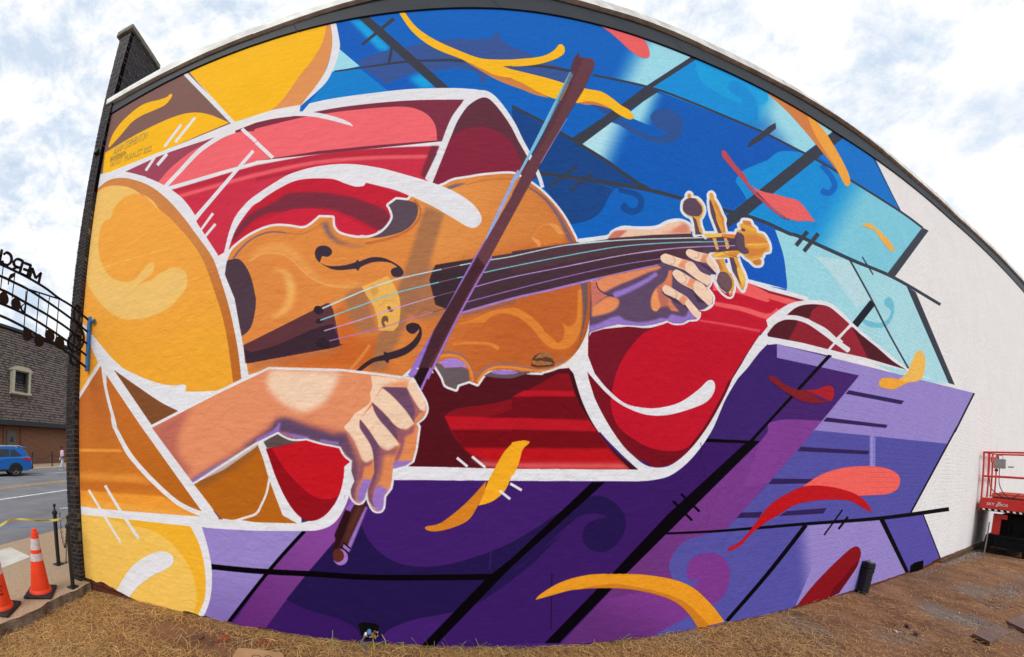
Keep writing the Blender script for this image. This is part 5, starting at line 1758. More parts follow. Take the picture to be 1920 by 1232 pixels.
# ================================================================ MUSIC STAFF SIGN (seen from behind)
SX_ = -2.56
m_sign = mat('sign_black_metal', (.007, .005, .008, 1), .6, var=.15, spec=.15)
m_blue = mat('blue_tape_bracket', (.02, .16, .46, 1), .5, var=.12)
sign = thing('music_staff_sign', 'black metal arch of music staff lines, notes and cut-out letters fixed beside the pillar', 'sign')


def sx(px, py, X=SX_):
    return tuple(on_x(px / 4.74, 450 + py / 4.74, X))


def bar(mb, pts, w, th=.02):
    """flat bar of width w following points in the plane x = const"""
    P_ = [np.array(p_) for p_ in pts]
    L, R_ = [], []
    for i, p_ in enumerate(P_):
        a, b_ = P_[max(i - 1, 0)], P_[min(i + 1, len(P_) - 1)]
        d_ = b_ - a
        d_ = d_ / (np.linalg.norm(d_) + 1e-9)
        n_ = np.array([0, -d_[2], d_[1]]) * w / 2
        L.append(p_ + n_)
        R_.append(p_ - n_)
    n_ = len(P_)
    v = []
    for a, b_ in zip(L, R_):
        v += [(a[0] - th / 2, a[1], a[2]), (b_[0] - th / 2, b_[1], b_[2]), (b_[0] + th / 2, b_[1], b_[2]), (a[0] + th / 2, a[1], a[2])]
    f = []
    for i in range(n_ - 1):
        for k in range(4):
            f.append((i * 4 + k, i * 4 + (k + 1) % 4, (i + 1) * 4 + (k + 1) % 4, (i + 1) * 4 + k))
    f += [(0, 1, 2, 3), tuple((n_ - 1) * 4 + k for k in (3, 2, 1, 0))]
    mb.add(v, f)
    return mb


def smoothpts(pts, n=6):
    P_ = np.array(pts, float)
    out_ = []
    for i in range(len(P_) - 1):
        p0, p1, p2, p3 = P_[max(i - 1, 0)], P_[i], P_[i + 1], P_[min(i + 2, len(P_) - 1)]
        out_.append(_cr(p0, p1, p2, p3, n))
    return np.concatenate(out_ + [P_[-1:]])


staff = [[(-700, -10), (-300, 100), (0, 215), (130, 275), (250, 335), (400, 425), (520, 515), (640, 590), (790, 715)],
         [(-700, 110), (-300, 215), (0, 320), (120, 375), (250, 440), (430, 555), (620, 690), (780, 818)],
         [(-700, 240), (-300, 340), (0, 438), (110, 490), (220, 552), (430, 672), (600, 785), (772, 922)],
         [(-700, 370), (-300, 460), (0, 562), (200, 650), (330, 722), (500, 832), (640, 930), (768, 1025)],
         [(-700, 480), (-300, 570), (0, 672), (200, 768), (330, 842), (480, 925), (620, 1015), (762, 1130)]]
for ln in staff:
    bar(MB(), [sx(*q) for q in smoothpts(ln)], .0185, .02).build('staff_line', m_sign, sign)
for a, b_ in (((30, 225), (6, 432)), ((135, 285), (108, 515)), ((245, 440), (212, 790)), ((350, 475), (318, 850)), ((440, 505), (408, 810)), ((525, 530), (500, 870)), ((232, 455), (218, 660))):
    bar(MB(), [sx(*a), sx(*b_)], .008, .008).build('note_stem', m_sign, sign)
bar(MB(), [sx(243, 436), sx(525, 525)], .012, .015).build('note_beam', m_sign, sign)
m_note = mat('rusty_note_disc', (.012, .007, .007, 1), .6, col2=(.022, .010, .008, 1), scale=3, spec=.15)
for cx, cy, rx, ry in ((241, 840, 38, 56), (345, 893, 38, 56), (442, 850, 37, 54), (530, 910, 36, 54), (34, 520, 38, 58), (142, 572, 38, 56)):
    pl = []
    for k in range(20):
        a = 2 * math.pi * k / 20
        pl.append((cx + rx * math.cos(a) + ry * .18 * math.sin(a), cy + ry * math.sin(a)))
    p3 = [sx(*q) for q in pl]
    MB().prism([(q[1], q[2]) for q in p3], 0, SX_ - .012, SX_ + .012).build('note_head', m_note, sign)


def flat(name, pts, w=None, closed=False, m=m_sign):
    q = [sx(*a) for a in (smoothpts(pts) if len(pts) > 3 else pts)]
    return bar(MB(), q, w, .02).build(name, m, sign)


flat('open_note', [(222, 565), (195, 585), (190, 615), (215, 640), (220, 600)], .010)
p3 = [sx(*q) for q in [(75, 400), (74, 345), (92, 305), (135, 288), (130, 325), (95, 345), (78, 365)]]
MB().prism([(q[1], q[2]) for q in p3], 0, SX_ - .01, SX_ + .01).build('note_flag', m_sign, sign)
clef = MB()
bar(clef, [sx(*q) for q in smoothpts([(640, 1000), (625, 1050), (640, 1095), (668, 1112), (695, 1105)])], .022, .025)
bar(clef, [sx(*q) for q in smoothpts([(655, 905), (640, 1000)])], .016, .025)
bar(clef, [sx(*q) for q in smoothpts([(680, 575), (658, 630), (662, 700), (700, 760), (738, 830), (742, 900), (715, 960), (670, 990), (630, 975), (606, 930), (612, 875), (650, 840), (690, 860), (705, 910), (680, 950)])], .024, .02)
bar(clef, [sx(*q) for q in smoothpts([(680, 575), (708, 610), (706, 660), (690, 740), (670, 830), (655, 905)])], .022, .025)
clef.build('treble_clef', m_sign, sign)
LW = .024
letters = {
    'letter_m': [[(343, 384), (364, 292)], [(364, 292), (318, 340)], [(318, 340), (287, 250)], [(287, 250), (262, 340)]],
    'letter_e': [[(274, 222), (240, 328)], [(276, 226), (216, 204)], [(258, 276), (208, 258)], [(242, 326), (186, 300)]],
    'letter_r': [[(204, 188), (176, 288)], [(206, 190), (160, 170), (128, 186), (124, 216), (146, 240), (190, 248)], [(156, 240), (108, 262)]],
    'letter_c': [[(34, 128), (60, 112), (92, 132), (103, 168), (92, 205), (60, 224), (28, 212), (18, 186)]],
    'letter_h': [[(16, 88), (-6, 205)], [(6, 148), (-50, 130)], [(-42, 70), (-66, 186)]],
    'letter_a': [[(-95, 175), (-120, 40)], [(-120, 40), (-170, 145)], [(-102, 125), (-150, 110)]],
}
for nm, ss in letters.items():
    mb = MB()
    for q in ss:
        bar(mb, [sx(*a) for a in (smoothpts(q, 5) if len(q) > 3 else q)], LW, .02)
    mb.build(nm, m_sign, sign)
a0, a1 = sx(797, 690), sx(764, 1165)
MB().box(((a0[0] + a1[0]) / 2 + .012, (a0[1] + a1[1]) / 2 - .005, (a0[2] + a1[2]) / 2), (.05, .03, a0[2] - a1[2]), bev=.004).tube([(SX_ + .05, a0[1] - .01, a0[2] - .07), (SX_ + .11, a0[1] - .015, a0[2] - .075)], .02, 8).build('wall_bracket', m_blue, sign)

# ================================================================ POSTS, CHAINS, TAPE
m_post = mat('black_cast_iron', (.013, .015, .014, 1), .45, var=.2, spec=.5, scale=20)


def post(name, base, top, r, label, group):
    t_ = thing(name, label, 'post', base, 0, group)
    h = top - base[2]
    pr = [(r * 1.0, .012), (r * 1.0, h - .16), (r * 1.35, h - .155), (r * 1.4, h - .12), (r * 1.05, h - .115), (r * .95, h - .10), (r * .45, h - .085), (r * .4, h - .05), (r * .75, h - .035), (r * .75, h - .012), (r * .3, h)]
    MB().lathe(pr, 16).build('shaft', m_post, t_, smooth=False)
    MB().box((0, 0, .006), (r * 4.4, r * 4.4, .012), bev=.003).build('base_plate', m_post, t_)
    return t_


pb1 = on_ground(110, 1058, SIDE_Z)
pb2 = on_ground(137, 1101, SIDE_Z)
h1_ = above(107, 944, pb1)
h2_ = above(127, 966, pb2)
g_near = 'black posts on the near sidewalk'
post('chain_post', (pb1[0], pb1[1], SIDE_Z), h1_, .030, 'black iron post with ball finial standing out on the pebbled sidewalk', g_near)
post('chain_post', (pb2[0], pb2[1], SIDE_Z), h2_, .026, 'black iron post tight against the foot of the dark brick pillar', g_near)
# chain of separate links between the posts
m_chain = mat('black_chain', (.02, .02, .022, 1), .4, metal=.6, var=.1)
ch = thing('chain', 'black link chain drooping between the two near sidewalk posts', 'chain', (0, 0, 0))
cpx = [(112, 962), (114, 985), (116, 1005), (121, 1025), (123, 1022), (125, 1000), (127, 978)]
cp_ = []
for i, (x, y) in enumerate(cpx):
    k = i / (len(cpx) - 1)
    gp = np.array([pb1[0] * (1 - k) + pb2[0] * k, pb1[1] * (1 - k) + pb2[1] * k])
    d_ = math.hypot(*gp)
    r__ = ray(x, y)
    t__ = d_ / math.hypot(r__[0], r__[1])
    cp_.append((r__[0] * t__, r__[1] * t__, CAM_H + r__[2] * t__))
cps = smoothpts(cp_, 8)
seg = [cps[0]]
for q in cps[1:]:
    if np.linalg.norm(q - seg[-1]) > .030:
        seg.append(q)
link_me = None
for i in range(len(seg) - 1):
    if link_me is None:
        mb = MB()
        ring = [(.012 * math.cos(a), 0, .021 * math.sin(a)) for a in np.linspace(0, 2 * math.pi, 11)]
        mb.tube(ring, .0042, 5, cap=False)
        link_me = bpy.data.meshes.new('link')
        link_me.from_pydata(mb.v, [], mb.f)
        link_me.materials.append(m_chain)
    o = bpy.data.objects.new('link', link_me)
    C.objects.link(o)
    o.parent = ch
    a, b_ = Vector(seg[i]), Vector(seg[i + 1])
    o.location = (a + b_) / 2
    q = (b_ - a).to_track_quat('Z', 'Y').to_matrix().to_4x4() @ Matrix.Rotation(R(90) * (i % 2), 4, 'Z')
    o.rotation_euler = q.to_euler()
# loose brace rod from the pillar post
ra, rb_ = on_ground(124, 1056, SIDE_Z), None
MBr = MB().tube([(ra[0], ra[1], SIDE_Z + .01), (ra[0] + .04, ra[1] + .02, above(127, 1000, ra))], .007, 6).box((ra[0], ra[1], SIDE_Z + .008), (.03, .03, .012))
tag(MBr.build('steel_rod', m_post), 'thin black rod leaning beside the chain near the pillar', 'rod')

# caution tape from the post out of the picture, twisted a little
m_tape = mat('yellow_tape', (.74, .63, .10, 1), .45, var=.12, scale=20, col2=(.66, .60, .28, 1))
m_ink = mat('black_ink', (.015, .013, .012, 1), .6, var=.05)
TXP = -3.02
tp = [(127, 971), (118, 972), (105, 975), (85, 976), (68, 976), (45, 974), (30, 973), (20, 974), (8, 981), (-8, 991), (-40, 1015)]
tw = [5, 4, 5.5, 5.2, 5, 4.2, 4, 4.6, 5, 5, 5]
tape = thing('caution_tape', 'yellow caution tape strung from the black post by the pillar across the sidewalk', 'tape')
cl = [np.array(on_x(x, y, TXP + .10 * (1 - i / 6 if i < 6 else 0))) for i, (x, y) in enumerate(tp)]
cl = smoothpts(cl, 6)
wd = np.interp(np.linspace(0, 1, len(cl)), np.linspace(0, 1, len(tw)), tw) * .0052
v, f = [], []
for i, (q, w_) in enumerate(zip(cl, wd)):
    tilt = .6 * math.sin(i * .35)
    v += [(q[0] + math.sin(tilt) * w_ / 2, q[1], q[2] + w_ / 2), (q[0] - math.sin(tilt) * w_ / 2, q[1], q[2] - w_ / 2)]
    if i:
        a = (i - 1) * 2
        f.append((a, a + 1, a + 3, a + 2))
tb = obj('tape_band', v, f, m_tape, tape)
so_ = tb.modifiers.new('thick', 'SOLIDIFY')
so_.thickness = .0008
kn = MB()
q = on_x(127, 972, TXP + .1)
kn.box((q[0], q[1], q[2]), (.05, .03, .035), bev=.008)
kn.add([(q[0], q[1] - .01, q[2]), (q[0] + .01, q[1] - .03, q[2] - .07), (q[0] - .01, q[1] - .005, q[2] - .085)], [(0, 1, 2)])
kn.build('knot', m_tape, tape)


def text_mesh(name, s_, size, m, parent, matrix, depth=.001, **k):
    c_ = bpy.data.curves.new(name, 'FONT')
    c_.body = s_
    c_.size = size
    c_.extrude = depth
    c_.align_x = 'LEFT'
    o = bpy.data.objects.new(name, c_)
    C.objects.link(o)
    dg = bpy.context.evaluated_depsgraph_get()
    me = bpy.data.meshes.new_from_object(o.evaluated_get(dg))
    bpy.data.objects.remove(o)
    me.materials.clear()
    me.materials.append(m)
    for p_ in me.polygons:
        p_.material_index = 0
    o = bpy.data.objects.new(name, me)
    C.objects.link(o)
    o.parent = parent
    me.transform(matrix)
    tag(o, **k)
    return o


# lettering on the tape (reads towards the lot)
ia = int(len(cl) * .42)
a, b_ = Vector(cl[ia]), Vector(cl[int(len(cl) * .2)])
ex_ = (b_ - a).normalized()
ez_ = Vector((0, 0, 1))
ey_ = ez_.cross(ex_).normalized()
Mx = Matrix((ex_, ez_ - ex_ * ez_.dot(ex_), ex_.cross(ez_))).transposed().to_4x4()
Mx.translation = a + Vector((.004, 0, -.009))
text_mesh('tape_text', 'CAUTION  CAUTION', .022, m_ink, tape, Mx, .0004)

# ================================================================ TRAFFIC CONES
m_or = mat('cone_orange', (.86, .055, .012, 1), .5, var=.06, scale=8)
m_rf = mat('cone_reflective_band', (.62, .55, .56, 1), .45, var=.1, scale=30)
m_rb = mat('cone_black_base', (.022, .017, .018, 1), .75, var=.2, scale=20)


def cone(base, top, rz, label):
    H = top - base[2]
    k = H / .72
    t_ = thing('traffic_cone', label, 'traffic cone', base, rz, 'orange traffic cones on the sidewalk edge')
    rb_ = .096 * k * 1.08
    rt = .030 * k
    zb = .035 * k

    def rr(z):
        return rb_ + (rt - rb_) * (z - zb) / (H - zb)
    b1, b2, b3, b4 = H * .535, H * .645, H * .70, H * .86
    segs = [('cone_body', zb, b1, m_or, 0), ('reflective_band', b1, b2, m_rf, .0), ('cone_ring', b2, b3, m_or, .001), ('reflective_band', b3, b4, m_rf, 0), ('cone_tip', b4, H * .955, m_or, .001)]
    for nm, z0, z1, mm, dr in segs:
        pr = [(rr(z0) + dr, z0), (rr(z1) + dr, z1)]
        if nm == 'cone_body':
            pr = [(rb_ + .018 * k, zb), (rb_ + .012 * k, zb + .018 * k), (rb_ - .002, zb + .035 * k), (rr(z1), z1)]
        MB().lathe(pr, 28).build(nm, mm, t_, smooth=False)
    MB().lathe([(rt + .004, H * .955), (rt * .7, H * .96), (rt * .72, H - .004), (rt * .5, H)], 20).build('tip_knob', m_or, t_)
    MB().box((0, 0, zb / 2), (.30 * k, .30 * k, zb), bev=.012 * k).build('rubber_base', m_rb, t_)
    return t_


cb1 = on_ground(77, 1112, SIDE_Z)
c1_ = cone((cb1[0], cb1[1], SIDE_Z), above(62, 991, cb1), R(38), 'orange traffic cone with two white bands standing nearer the brick pillar')
cb2 = on_ground(4, 1142, SIDE_Z)
c2_ = cone((cb2[0], cb2[1], SIDE_Z), above(-20, 1012, cb2), R(30), 'orange traffic cone with black print, cut off by the left edge of the photo')
for k_, y_ in enumerate((1094, 1101, 1108)):
    q = np.array(on_ground(4, 1142, SIDE_Z))
    dirc = -q / np.linalg.norm(q)
    zc = above(6, y_, cb2)
    Hc = above(-20, 1012, cb2) - SIDE_Z
    rloc = .1037 * Hc / .72 + (.030 - .1037) * (Hc / .72) * ((zc - SIDE_Z) / Hc) + .004
    ex_ = Vector((-dirc[1], dirc[0], 0)) * 1
    ez_ = Vector((0, 0, 1))
    Mx = Matrix((ex_, ez_, ex_.cross(ez_))).transposed().to_4x4()
    pos = Vector((q[0] + dirc[0] * rloc, q[1] + dirc[1] * rloc, zc)) - c2_.location - ex_ * .045
    Mx.translation = pos
    o = text_mesh('printed_text', ('CITY OF', 'PUBLIC', 'WORKS')[k_], .024, m_ink, c2_, Matrix.Rotation(-R(30), 4, 'Z') @ Mx, .003)

# ================================================================ BUILDING ACROSS THE STREET
XB = -26.
m_sh = mat('grey_brown_shingle', (.235, .185, .16, 1), .9, var=.10, scale=9, bump=.01, bscale=30, detail=3)
m_sh2 = mat('shingle_dark', (.15, .12, .115, 1), .9, var=.15, scale=8)
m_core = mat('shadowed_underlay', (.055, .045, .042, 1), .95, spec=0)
m_br2 = mat('orange_brown_brick', (.20, .085, .05, 1), .9, var=.2, scale=3)
m_eave = mat('dark_eave', (.028, .026, .032, 1), .6)
m_stone = mat('cream_window_frame', (.52, .47, .34, 1), .7, var=.1)
m_glass = mat('dark_glass', (.006, .006, .008, 1), .35, var=.05, spec=.2)
m_door = mat('grey_door', (.13, .12, .10, 1), .6)
sb = thing('shingled_building', 'large building across the street with grey shingled mansard over brown brick', 'building')
YB0, YB1 = -8., 46.
ZB0, ZB1, ZB2 = .5, 4.55, 14.1
# brick ground storey with bonded courses in the material
t = m_br2.node_tree
_b = t.nodes['Principled BSDF']
bk2 = t.nodes.new('ShaderNodeTexBrick')
bk2.inputs['Scale'].default_value = 1
bk2.inputs['Brick Width'].default_value = .34
bk2.inputs['Row Height'].default_value = .12
bk2.inputs['Mortar Size'].default_value = .012
bk2.inputs['Color1'].default_value = (.26, .115, .062, 1)
bk2.inputs['Color2'].default_value = (.20, .085, .048, 1)
bk2.inputs['Mortar'].default_value = (.16, .10, .07, 1)
_c = t.nodes.new('ShaderNodeTexCoord')
_sp = t.nodes.new('ShaderNodeSeparateXYZ')
_cm = t.nodes.new('ShaderNodeCombineXYZ')
t.links.new(_c.outputs['Object'], _sp.inputs[0])
t.links.new(_sp.outputs['Y'], _cm.inputs[0])
t.links.new(_sp.outputs['Z'], _cm.inputs[1])
t.links.new(_cm.outputs[0], bk2.inputs['Vector'])
t.links.new(bk2.outputs['Color'], _b.inputs['Base Color'])
MB().box((XB - 6.4, (YB0 + YB1) / 2, (ZB0 + ZB1) / 2 - .3), (12, YB1 - YB0, ZB1 - ZB0 + .6)).build('brick_storey', m_br2, sb)
MB().box((XB - .05, (YB0 + YB1) / 2, ZB1 + .05), (1.5, YB1 - YB0 + 1, .5), bev=.03).build('eave', m_eave, sb)
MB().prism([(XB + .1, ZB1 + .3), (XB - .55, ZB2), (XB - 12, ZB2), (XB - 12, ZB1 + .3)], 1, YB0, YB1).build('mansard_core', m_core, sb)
MB().box((XB - .5, (YB0 + YB1) / 2, ZB2 + .06), (.5, YB1 - YB0, .3), bev=.02).build('roof_edge', m_eave, sb)


def mans_x(z):
    return XB + .1 - .65 * (z - ZB1 - .3) / (ZB2 - ZB1 - .3)


SR, SWD = .26, .34
mbs = [MB(), MB()]
nr = int((ZB2 - ZB1 - .35) / SR)
yv0, yv1 = 8.5, 26.
for i in range(nr):
    z = ZB1 + .32 + i * SR
    y = yv0 + (SWD / 2 if i % 2 else 0)
    while y < yv1:
        w_ = SWD * random.uniform(.9, 1.0) - .02
        x0, x1 = mans_x(z), mans_x(z + SR)
        o_ = .085 + random.uniform(-.012, .014)
        zz_ = z + random.uniform(-.012, .012)
        mbs[random.random() < .3].add([(x0 + o_, y, zz_), (x0 + o_, y + w_, zz_), (x1 + .008, y + w_, z + SR - .035), (x1 + .008, y, z + SR - .035), (x0, y, zz_), (x0, y + w_, zz_)],
                                      [(0, 1, 2, 3), (4, 5, 1, 0), (0, 3, 4), (1, 5, 2)])
        y += SWD
mbs[0].build('shingles', m_sh, sb, kind='stuff')
mbs[1].build('darker_shingles', m_sh2, sb, kind='stuff')
for a, b_ in ((YB0, yv0), (yv1, YB1)):
    v, f = [], []
    for i in range(nr):
        z = ZB1 + .32 + i * SR
        n_ = len(v)
        v += [(mans_x(z) + .05, a, z), (mans_x(z) + .05, b_, z), (mans_x(z + SR) + .008, b_, z + SR), (mans_x(z + SR) + .008, a, z + SR)]
        f.append((n_, n_ + 1, n_ + 2, n_ + 3))
    obj('shingle_rows', v, f, m_sh, sb)


def dormer(y, z0, z1, w_):
    xm = mans_x(z0)
    fr = MB()
    xo = XB + .38
    fr.box((xo - .3, y - w_ / 2 + .13, (z0 + z1) / 2), (.75, .26, z1 - z0), bev=.02)
    fr.box((xo - .3, y + w_ / 2 - .13, (z0 + z1) / 2), (.75, .26, z1 - z0), bev=.02)
    fr.box((xo - .25, y, z0 - .08), (.85, w_ + .16, .2), bev=.02)
    arc = [(y + (w_ / 2 + .1) * math.cos(a), z1 + .34 * math.sin(a)) for a in np.linspace(0, math.pi, 11)]
    fr.prism([(p_[0], p_[1]) for p_ in arc] + [(y - w_ / 2 - .1, z1 - .12), (y + w_ / 2 + .1, z1 - .12)], 0, xo - .7, xo + .1)
    wn = fr.build('dormer_window', m_stone, sb)
    MB().box((XB - .12, y, (z0 + z1) / 2), (.04, w_ - .3, z1 - z0)).build('glass_pane', m_glass, wn)
    MB().box((XB + .1, y + w_ / 2 - .32, (z0 + z1) / 2), (.4, .04, z1 - z0 - .02)).build('reveal', m_door, wn)


dormer(15.8, 7.6, 9.9, 2.1)
dormer(9.6, 7.6, 9.9, 2.1)
dormer(3.4, 7.6, 9.9, 2.1)
dormer(22.6 + 5, 7.6, 9.9, 2.1)
dq = on_x(24, 845, XB + .0)
dr_ = MB().box((XB - .37, dq[1] + .1, 2.15), (.08, 1.05, 3.6)).build('door', m_door, sb)
MB().box((XB - .30, dq[1] + .1, 2.9), (.08, .42, .1), bev=.02).prism([(dq[1] - .08, 2.9), (dq[1] + .28, 2.9), (dq[1] + .1, 3.35)], 0, XB - .33, XB - .27).build('door_plaque', m_eave, dr_)
MB().box((XB - .30, dq[1] - 1.75, 2.3), (.08, .3, .3), bev=.03).build('wall_lamp', m_stone, sb)
for yy in (dq[1] - .75, dq[1] + 1.15, dq[1] + 8.4):
    MB().box((XB - .34, yy, 2.4), (.16, .12, 4.2)).build('pilaster_strip', m_br2, sb)

# far posts with chain
g_far = 'posts along the far sidewalk'
fp = [(on_ground(62, 884, .2), 868 - 20, 'black post behind the rear of the blue car'), (on_ground(98, 871, .2), 844, 'slim black post between the blue car and the person')]
far_pts = []
for (px, py, ty, lb) in ((61, 877, 846, 'slim dark post just behind the rear of the blue car'), (98, 872.5, 844, 'slim dark post between the blue car and the person walking')):
    d_ = ray(px, py)
    X_ = -21.6
    q = on_x(px, py, X_)
    zb = zf + .03
    top = on_x(px, ty, X_)[2]
    t_ = thing('rope_post', lb, 'post', (q[0], q[1], zb), 0, g_far)
    MB().lathe([(.055, 0), (.055, top - zb - .2), (.09, top - zb - .18), (.09, top - zb - .1), (.04, top - zb)], 10).build('shaft', m_post, t_)
    MB().box((0, 0, .01), (.24, .24, .02)).build('base_plate', m_post, t_)
    far_pts.append((q[0], q[1], top - .35))
a, b_ = np.array(far_pts[0]), np.array(far_pts[1])
pts = [tuple(a + (b_ - a) * k + np.array([0, 0, -.35 * 4 * k * (1 - k)])) for k in np.linspace(0, 1, 9)]
e_ = b_ + (b_ - a)
pts2 = [tuple(b_ + (e_ - b_) * k + np.array([0, 0, -.35 * 4 * k * (1 - k)])) for k in np.linspace(0, 1, 9)]
tag(MB().tube(pts, .025, 5).build('chain_span', m_post), 'sagging dark chain between the two far posts', 'chain')
tag(MB().tube(pts2, .025, 5).build('chain_span', m_post), 'dark chain running from the right far post behind the walking person', 'chain')

# ================================================================ BLUE SUV
m_car = mat('blue_car_paint', (.004, .15, .54, 1), .28, var=.04, spec=.6, coat=.6)
m_tyre = mat('tyre_rubber', (.018, .018, .019, 1), .85)
m_rim = mat('alloy_rim', (.55, .55, .57, 1), .35, metal=.7, var=.1)
m_trim = mat('black_trim', (.02, .02, .022, 1), .6)
m_tail = mat('tail_light_red', (.55, .03, .05, 1), .25, spec=.6, var=.1)
m_cg = mat('car_glass', (.05, .065, .08, 1), .12, spec=.7, var=.1)
m_silver = mat('silver_trim', (.6, .6, .62, 1), .35, metal=.5)
car = thing('parked_suv', 'bright blue sport utility car at the far kerb, its rear wheel and tail light showing', 'car')
S_ = 1.13
LB, WB, HB = 4.6, 1.84, 1.70
# side profile: x along the car (rear = 0), z up
low = [(0.06, .36), (.02, .52), (.0, .70), (.03, .86), (.07, 1.0), (.20, 1.08), (1.0, 1.06), (2.3, 1.02), (3.25, .99), (3.9, .93), (4.35, .80), (4.55, .62), (4.58, .42), (4.5, .30), (.3, .28)]
top_ = [(.17, 1.06), (.30, 1.30), (.46, 1.50), (.62, 1.585), (1.2, 1.64), (1.9, 1.655), (2.4, 1.60), (2.8, 1.46), (3.3, 1.14), (3.42, 1.0)]


def loft_side(mb, prof, ys_w):
    """ys_w: list of (half width, z-scale fn) rings across the car"""
    n_ = len(prof)
    v, f = [], []
    for y, sc_in in ys_w:
        for (x, z) in prof:
            v.append((x + sc_in(x, z)[0], y, z + sc_in(x, z)[1]))
    m_ = len(ys_w)
    for i in range(m_ - 1):
        for k in range(n_):
            f.append((i * n_ + k, i * n_ + (k + 1) % n_, (i + 1) * n_ + (k + 1) % n_, (i + 1) * n_ + k))
    f += [tuple(range(n_))[::-1], tuple((m_ - 1) * n_ + k for k in range(n_))]
    mb.add(v, f)


cx_, cz_ = 2.3, .65
ins = lambda a, b__: (lambda x, z: ((cx_ - x) * a, (cz_ - z) * b__))
mb = MB()
rings_ = [(-.92, ins(.045, .10)), (-.88, ins(.015, .03)), (-.5, ins(0, 0)), (.5, ins(0, 0)), (.88, ins(.015, .03)), (.92, ins(.045, .10))]
loft_side(mb, low, rings_)
body = mb.build('body', m_car, car, smooth=False)
mb = MB()
g_ = lambda e: (lambda x, z: ((1.8 - x) * e, -abs(e) * .25 * (z - 1.06)))
loft_side(mb, top_ + [(3.42, .95), (.17, .95)], [(-.82, g_(.05)), (-.70, g_(.0)), (.70, g_(0)), (.82, g_(.05))])
# lean the glasshouse sides inwards
mb.v = [(x, y * (1 - .22 * max(0, z - 1.0)), z) for x, y, z in mb.v]
mb.build('cabin', m_car, car)


def side_y(z, e=.0):
    return .82 * (1 - .22 * max(0, z - 1.0)) + e


for sgn in (-1, 1):
    for nm, pl in (('side_window', [(1.32, 1.10), (1.32, 1.50), (2.02, 1.53), (2.12, 1.10)]), ('side_window', [(2.20, 1.10), (2.12, 1.52), (2.42, 1.49), (2.98, 1.13), (3.0, 1.10)]), ('quarter_window', [(.62, 1.16), (.98, 1.46), (1.26, 1.49), (1.26, 1.10), (.75, 1.10)])):
        v = [(x, sgn * (side_y(z) + .006), z) for x, z in pl] + [(x, sgn * (side_y(z) - .03), z) for x, z in pl]
        n_ = len(pl)
        f = [tuple(range(n_)), tuple(range(n_, 2 * n_))[::-1]] + [(i, (i + 1) % n_, n_ + (i + 1) % n_, n_ + i) for i in range(n_)]
        MB().add(v, f).build(nm, m_cg, car)
    MB().tube([(.55, sgn * .66, 1.63), (.8, sgn * .66, 1.70), (2.0, sgn * .66, 1.71), (2.3, sgn * .66, 1.66)], .022, 6).build('roof_rail', m_silver, car)
    MB().box((1.75, sgn * .925, .88), (.2, .03, .035), bev=.01).build('door_handle', m_car, car)
    MB().box((2.75, sgn * .925, .88), (.2, .03, .035), bev=.01).build('door_handle', m_car, car)
    MB().box((2.3, sgn * .905, .36), (3.0, .05, .13), bev=.02).build('sill_trim', m_trim, car)
    MB().prism([(.08, .98), (.62, 1.02), (.66, .96), (.30, .86), (.06, .84)], 1, sgn * .90, sgn * .935).build('tail_light', m_tail, car)
MB().prism([(.28, 1.10), (.46, 1.44), (.43, 1.46), (.24, 1.12)], 1, -.62, .62).build('rear_window', m_cg, car)
MB().box((.42, 0, 1.60), (.34, 1.2, .04), bev=.015).build('roof_spoiler', m_car, car)
MB().box((.03, 0, .46), (.12, 1.7, .2), bev=.03).build('rear_bumper', m_trim, car)
MB().box((-.01, 0, .86), (.06, 1.2, .05), bev=.015).build('chrome_strip', m_silver, car)
wheel_mesh = {}
for wx in (.98, 3.68):
    for sgn in (-1, 1):
        ar = MB()
        a0_ = [(wx + .40 * math.cos(a), .36 + .40 * math.sin(a)) for a in np.linspace(-.15, math.pi + .15, 15)]
        ar.prism(a0_, 1, sgn * .86, sgn * .924)
        ar.build('wheel_arch', m_trim, car)
        w = bpy.data.objects.new('wheel', None)
        C.objects.link(w)
        w.parent = car
        w.location = (wx, sgn * .83, .345)
        ty = MB()
        pr = [(.23, -.10), (.32, -.11), (.345, -.085), (.345, .085), (.32, .11), (.23, .10)]
        v = [(r_ * math.cos(a), y_, r_ * math.sin(a)) for a in np.linspace(0, 2 * math.pi, 24, endpoint=False) for r_, y_ in pr]
        f = [(i * 6 + k, i * 6 + (k + 1) % 6, ((i + 1) % 24) * 6 + (k + 1) % 6, ((i + 1) % 24) * 6 + k) for i in range(24) for k in range(6)]
        ty.add(v, f).build('tyre', m_tyre, w)
        rm = MB()
        for k in range(5):
            a = k * 2 * math.pi / 5 + .3
            for da in (-.13, .13):
                rm.box((.125 * math.cos(a + da), sgn * .075, .125 * math.sin(a + da)), (.21, .03, .028), rot=Matrix.Rotation(-(a + da), 3, 'Y'))
        v = [(r_ * math.cos(a), sgn * y_, r_ * math.sin(a)) for a in np.linspace(0, 2 * math.pi, 24, endpoint=False) for r_, y_ in ((.215, .09), (.235, .09), (.235, .0), (.215, .0))]
        f = [(i * 4 + k, i * 4 + (k + 1) % 4, ((i + 1) % 24) * 4 + (k + 1) % 4, ((i + 1) % 24) * 4 + k) for i in range(24) for k in range(4)]
        rm.add(v, f)
        v = [(.05 * math.cos(a), sgn * y_, .05 * math.sin(a)) for y_ in (.06, .1) for a in np.linspace(0, 2 * math.pi, 10, endpoint=False)]
        rm.add(v, [tuple(range(10)), tuple(range(10, 20))] + [(k, (k + 1) % 10, 10 + (k + 1) % 10, 10 + k) for k in range(10)])
        rm.build('rim', m_rim, w)
        MB().lathe([(.2, -.02), (.2, .02)], 20).build('brake_disc', m_trim, w).rotation_euler = (R(90), 0, 0)
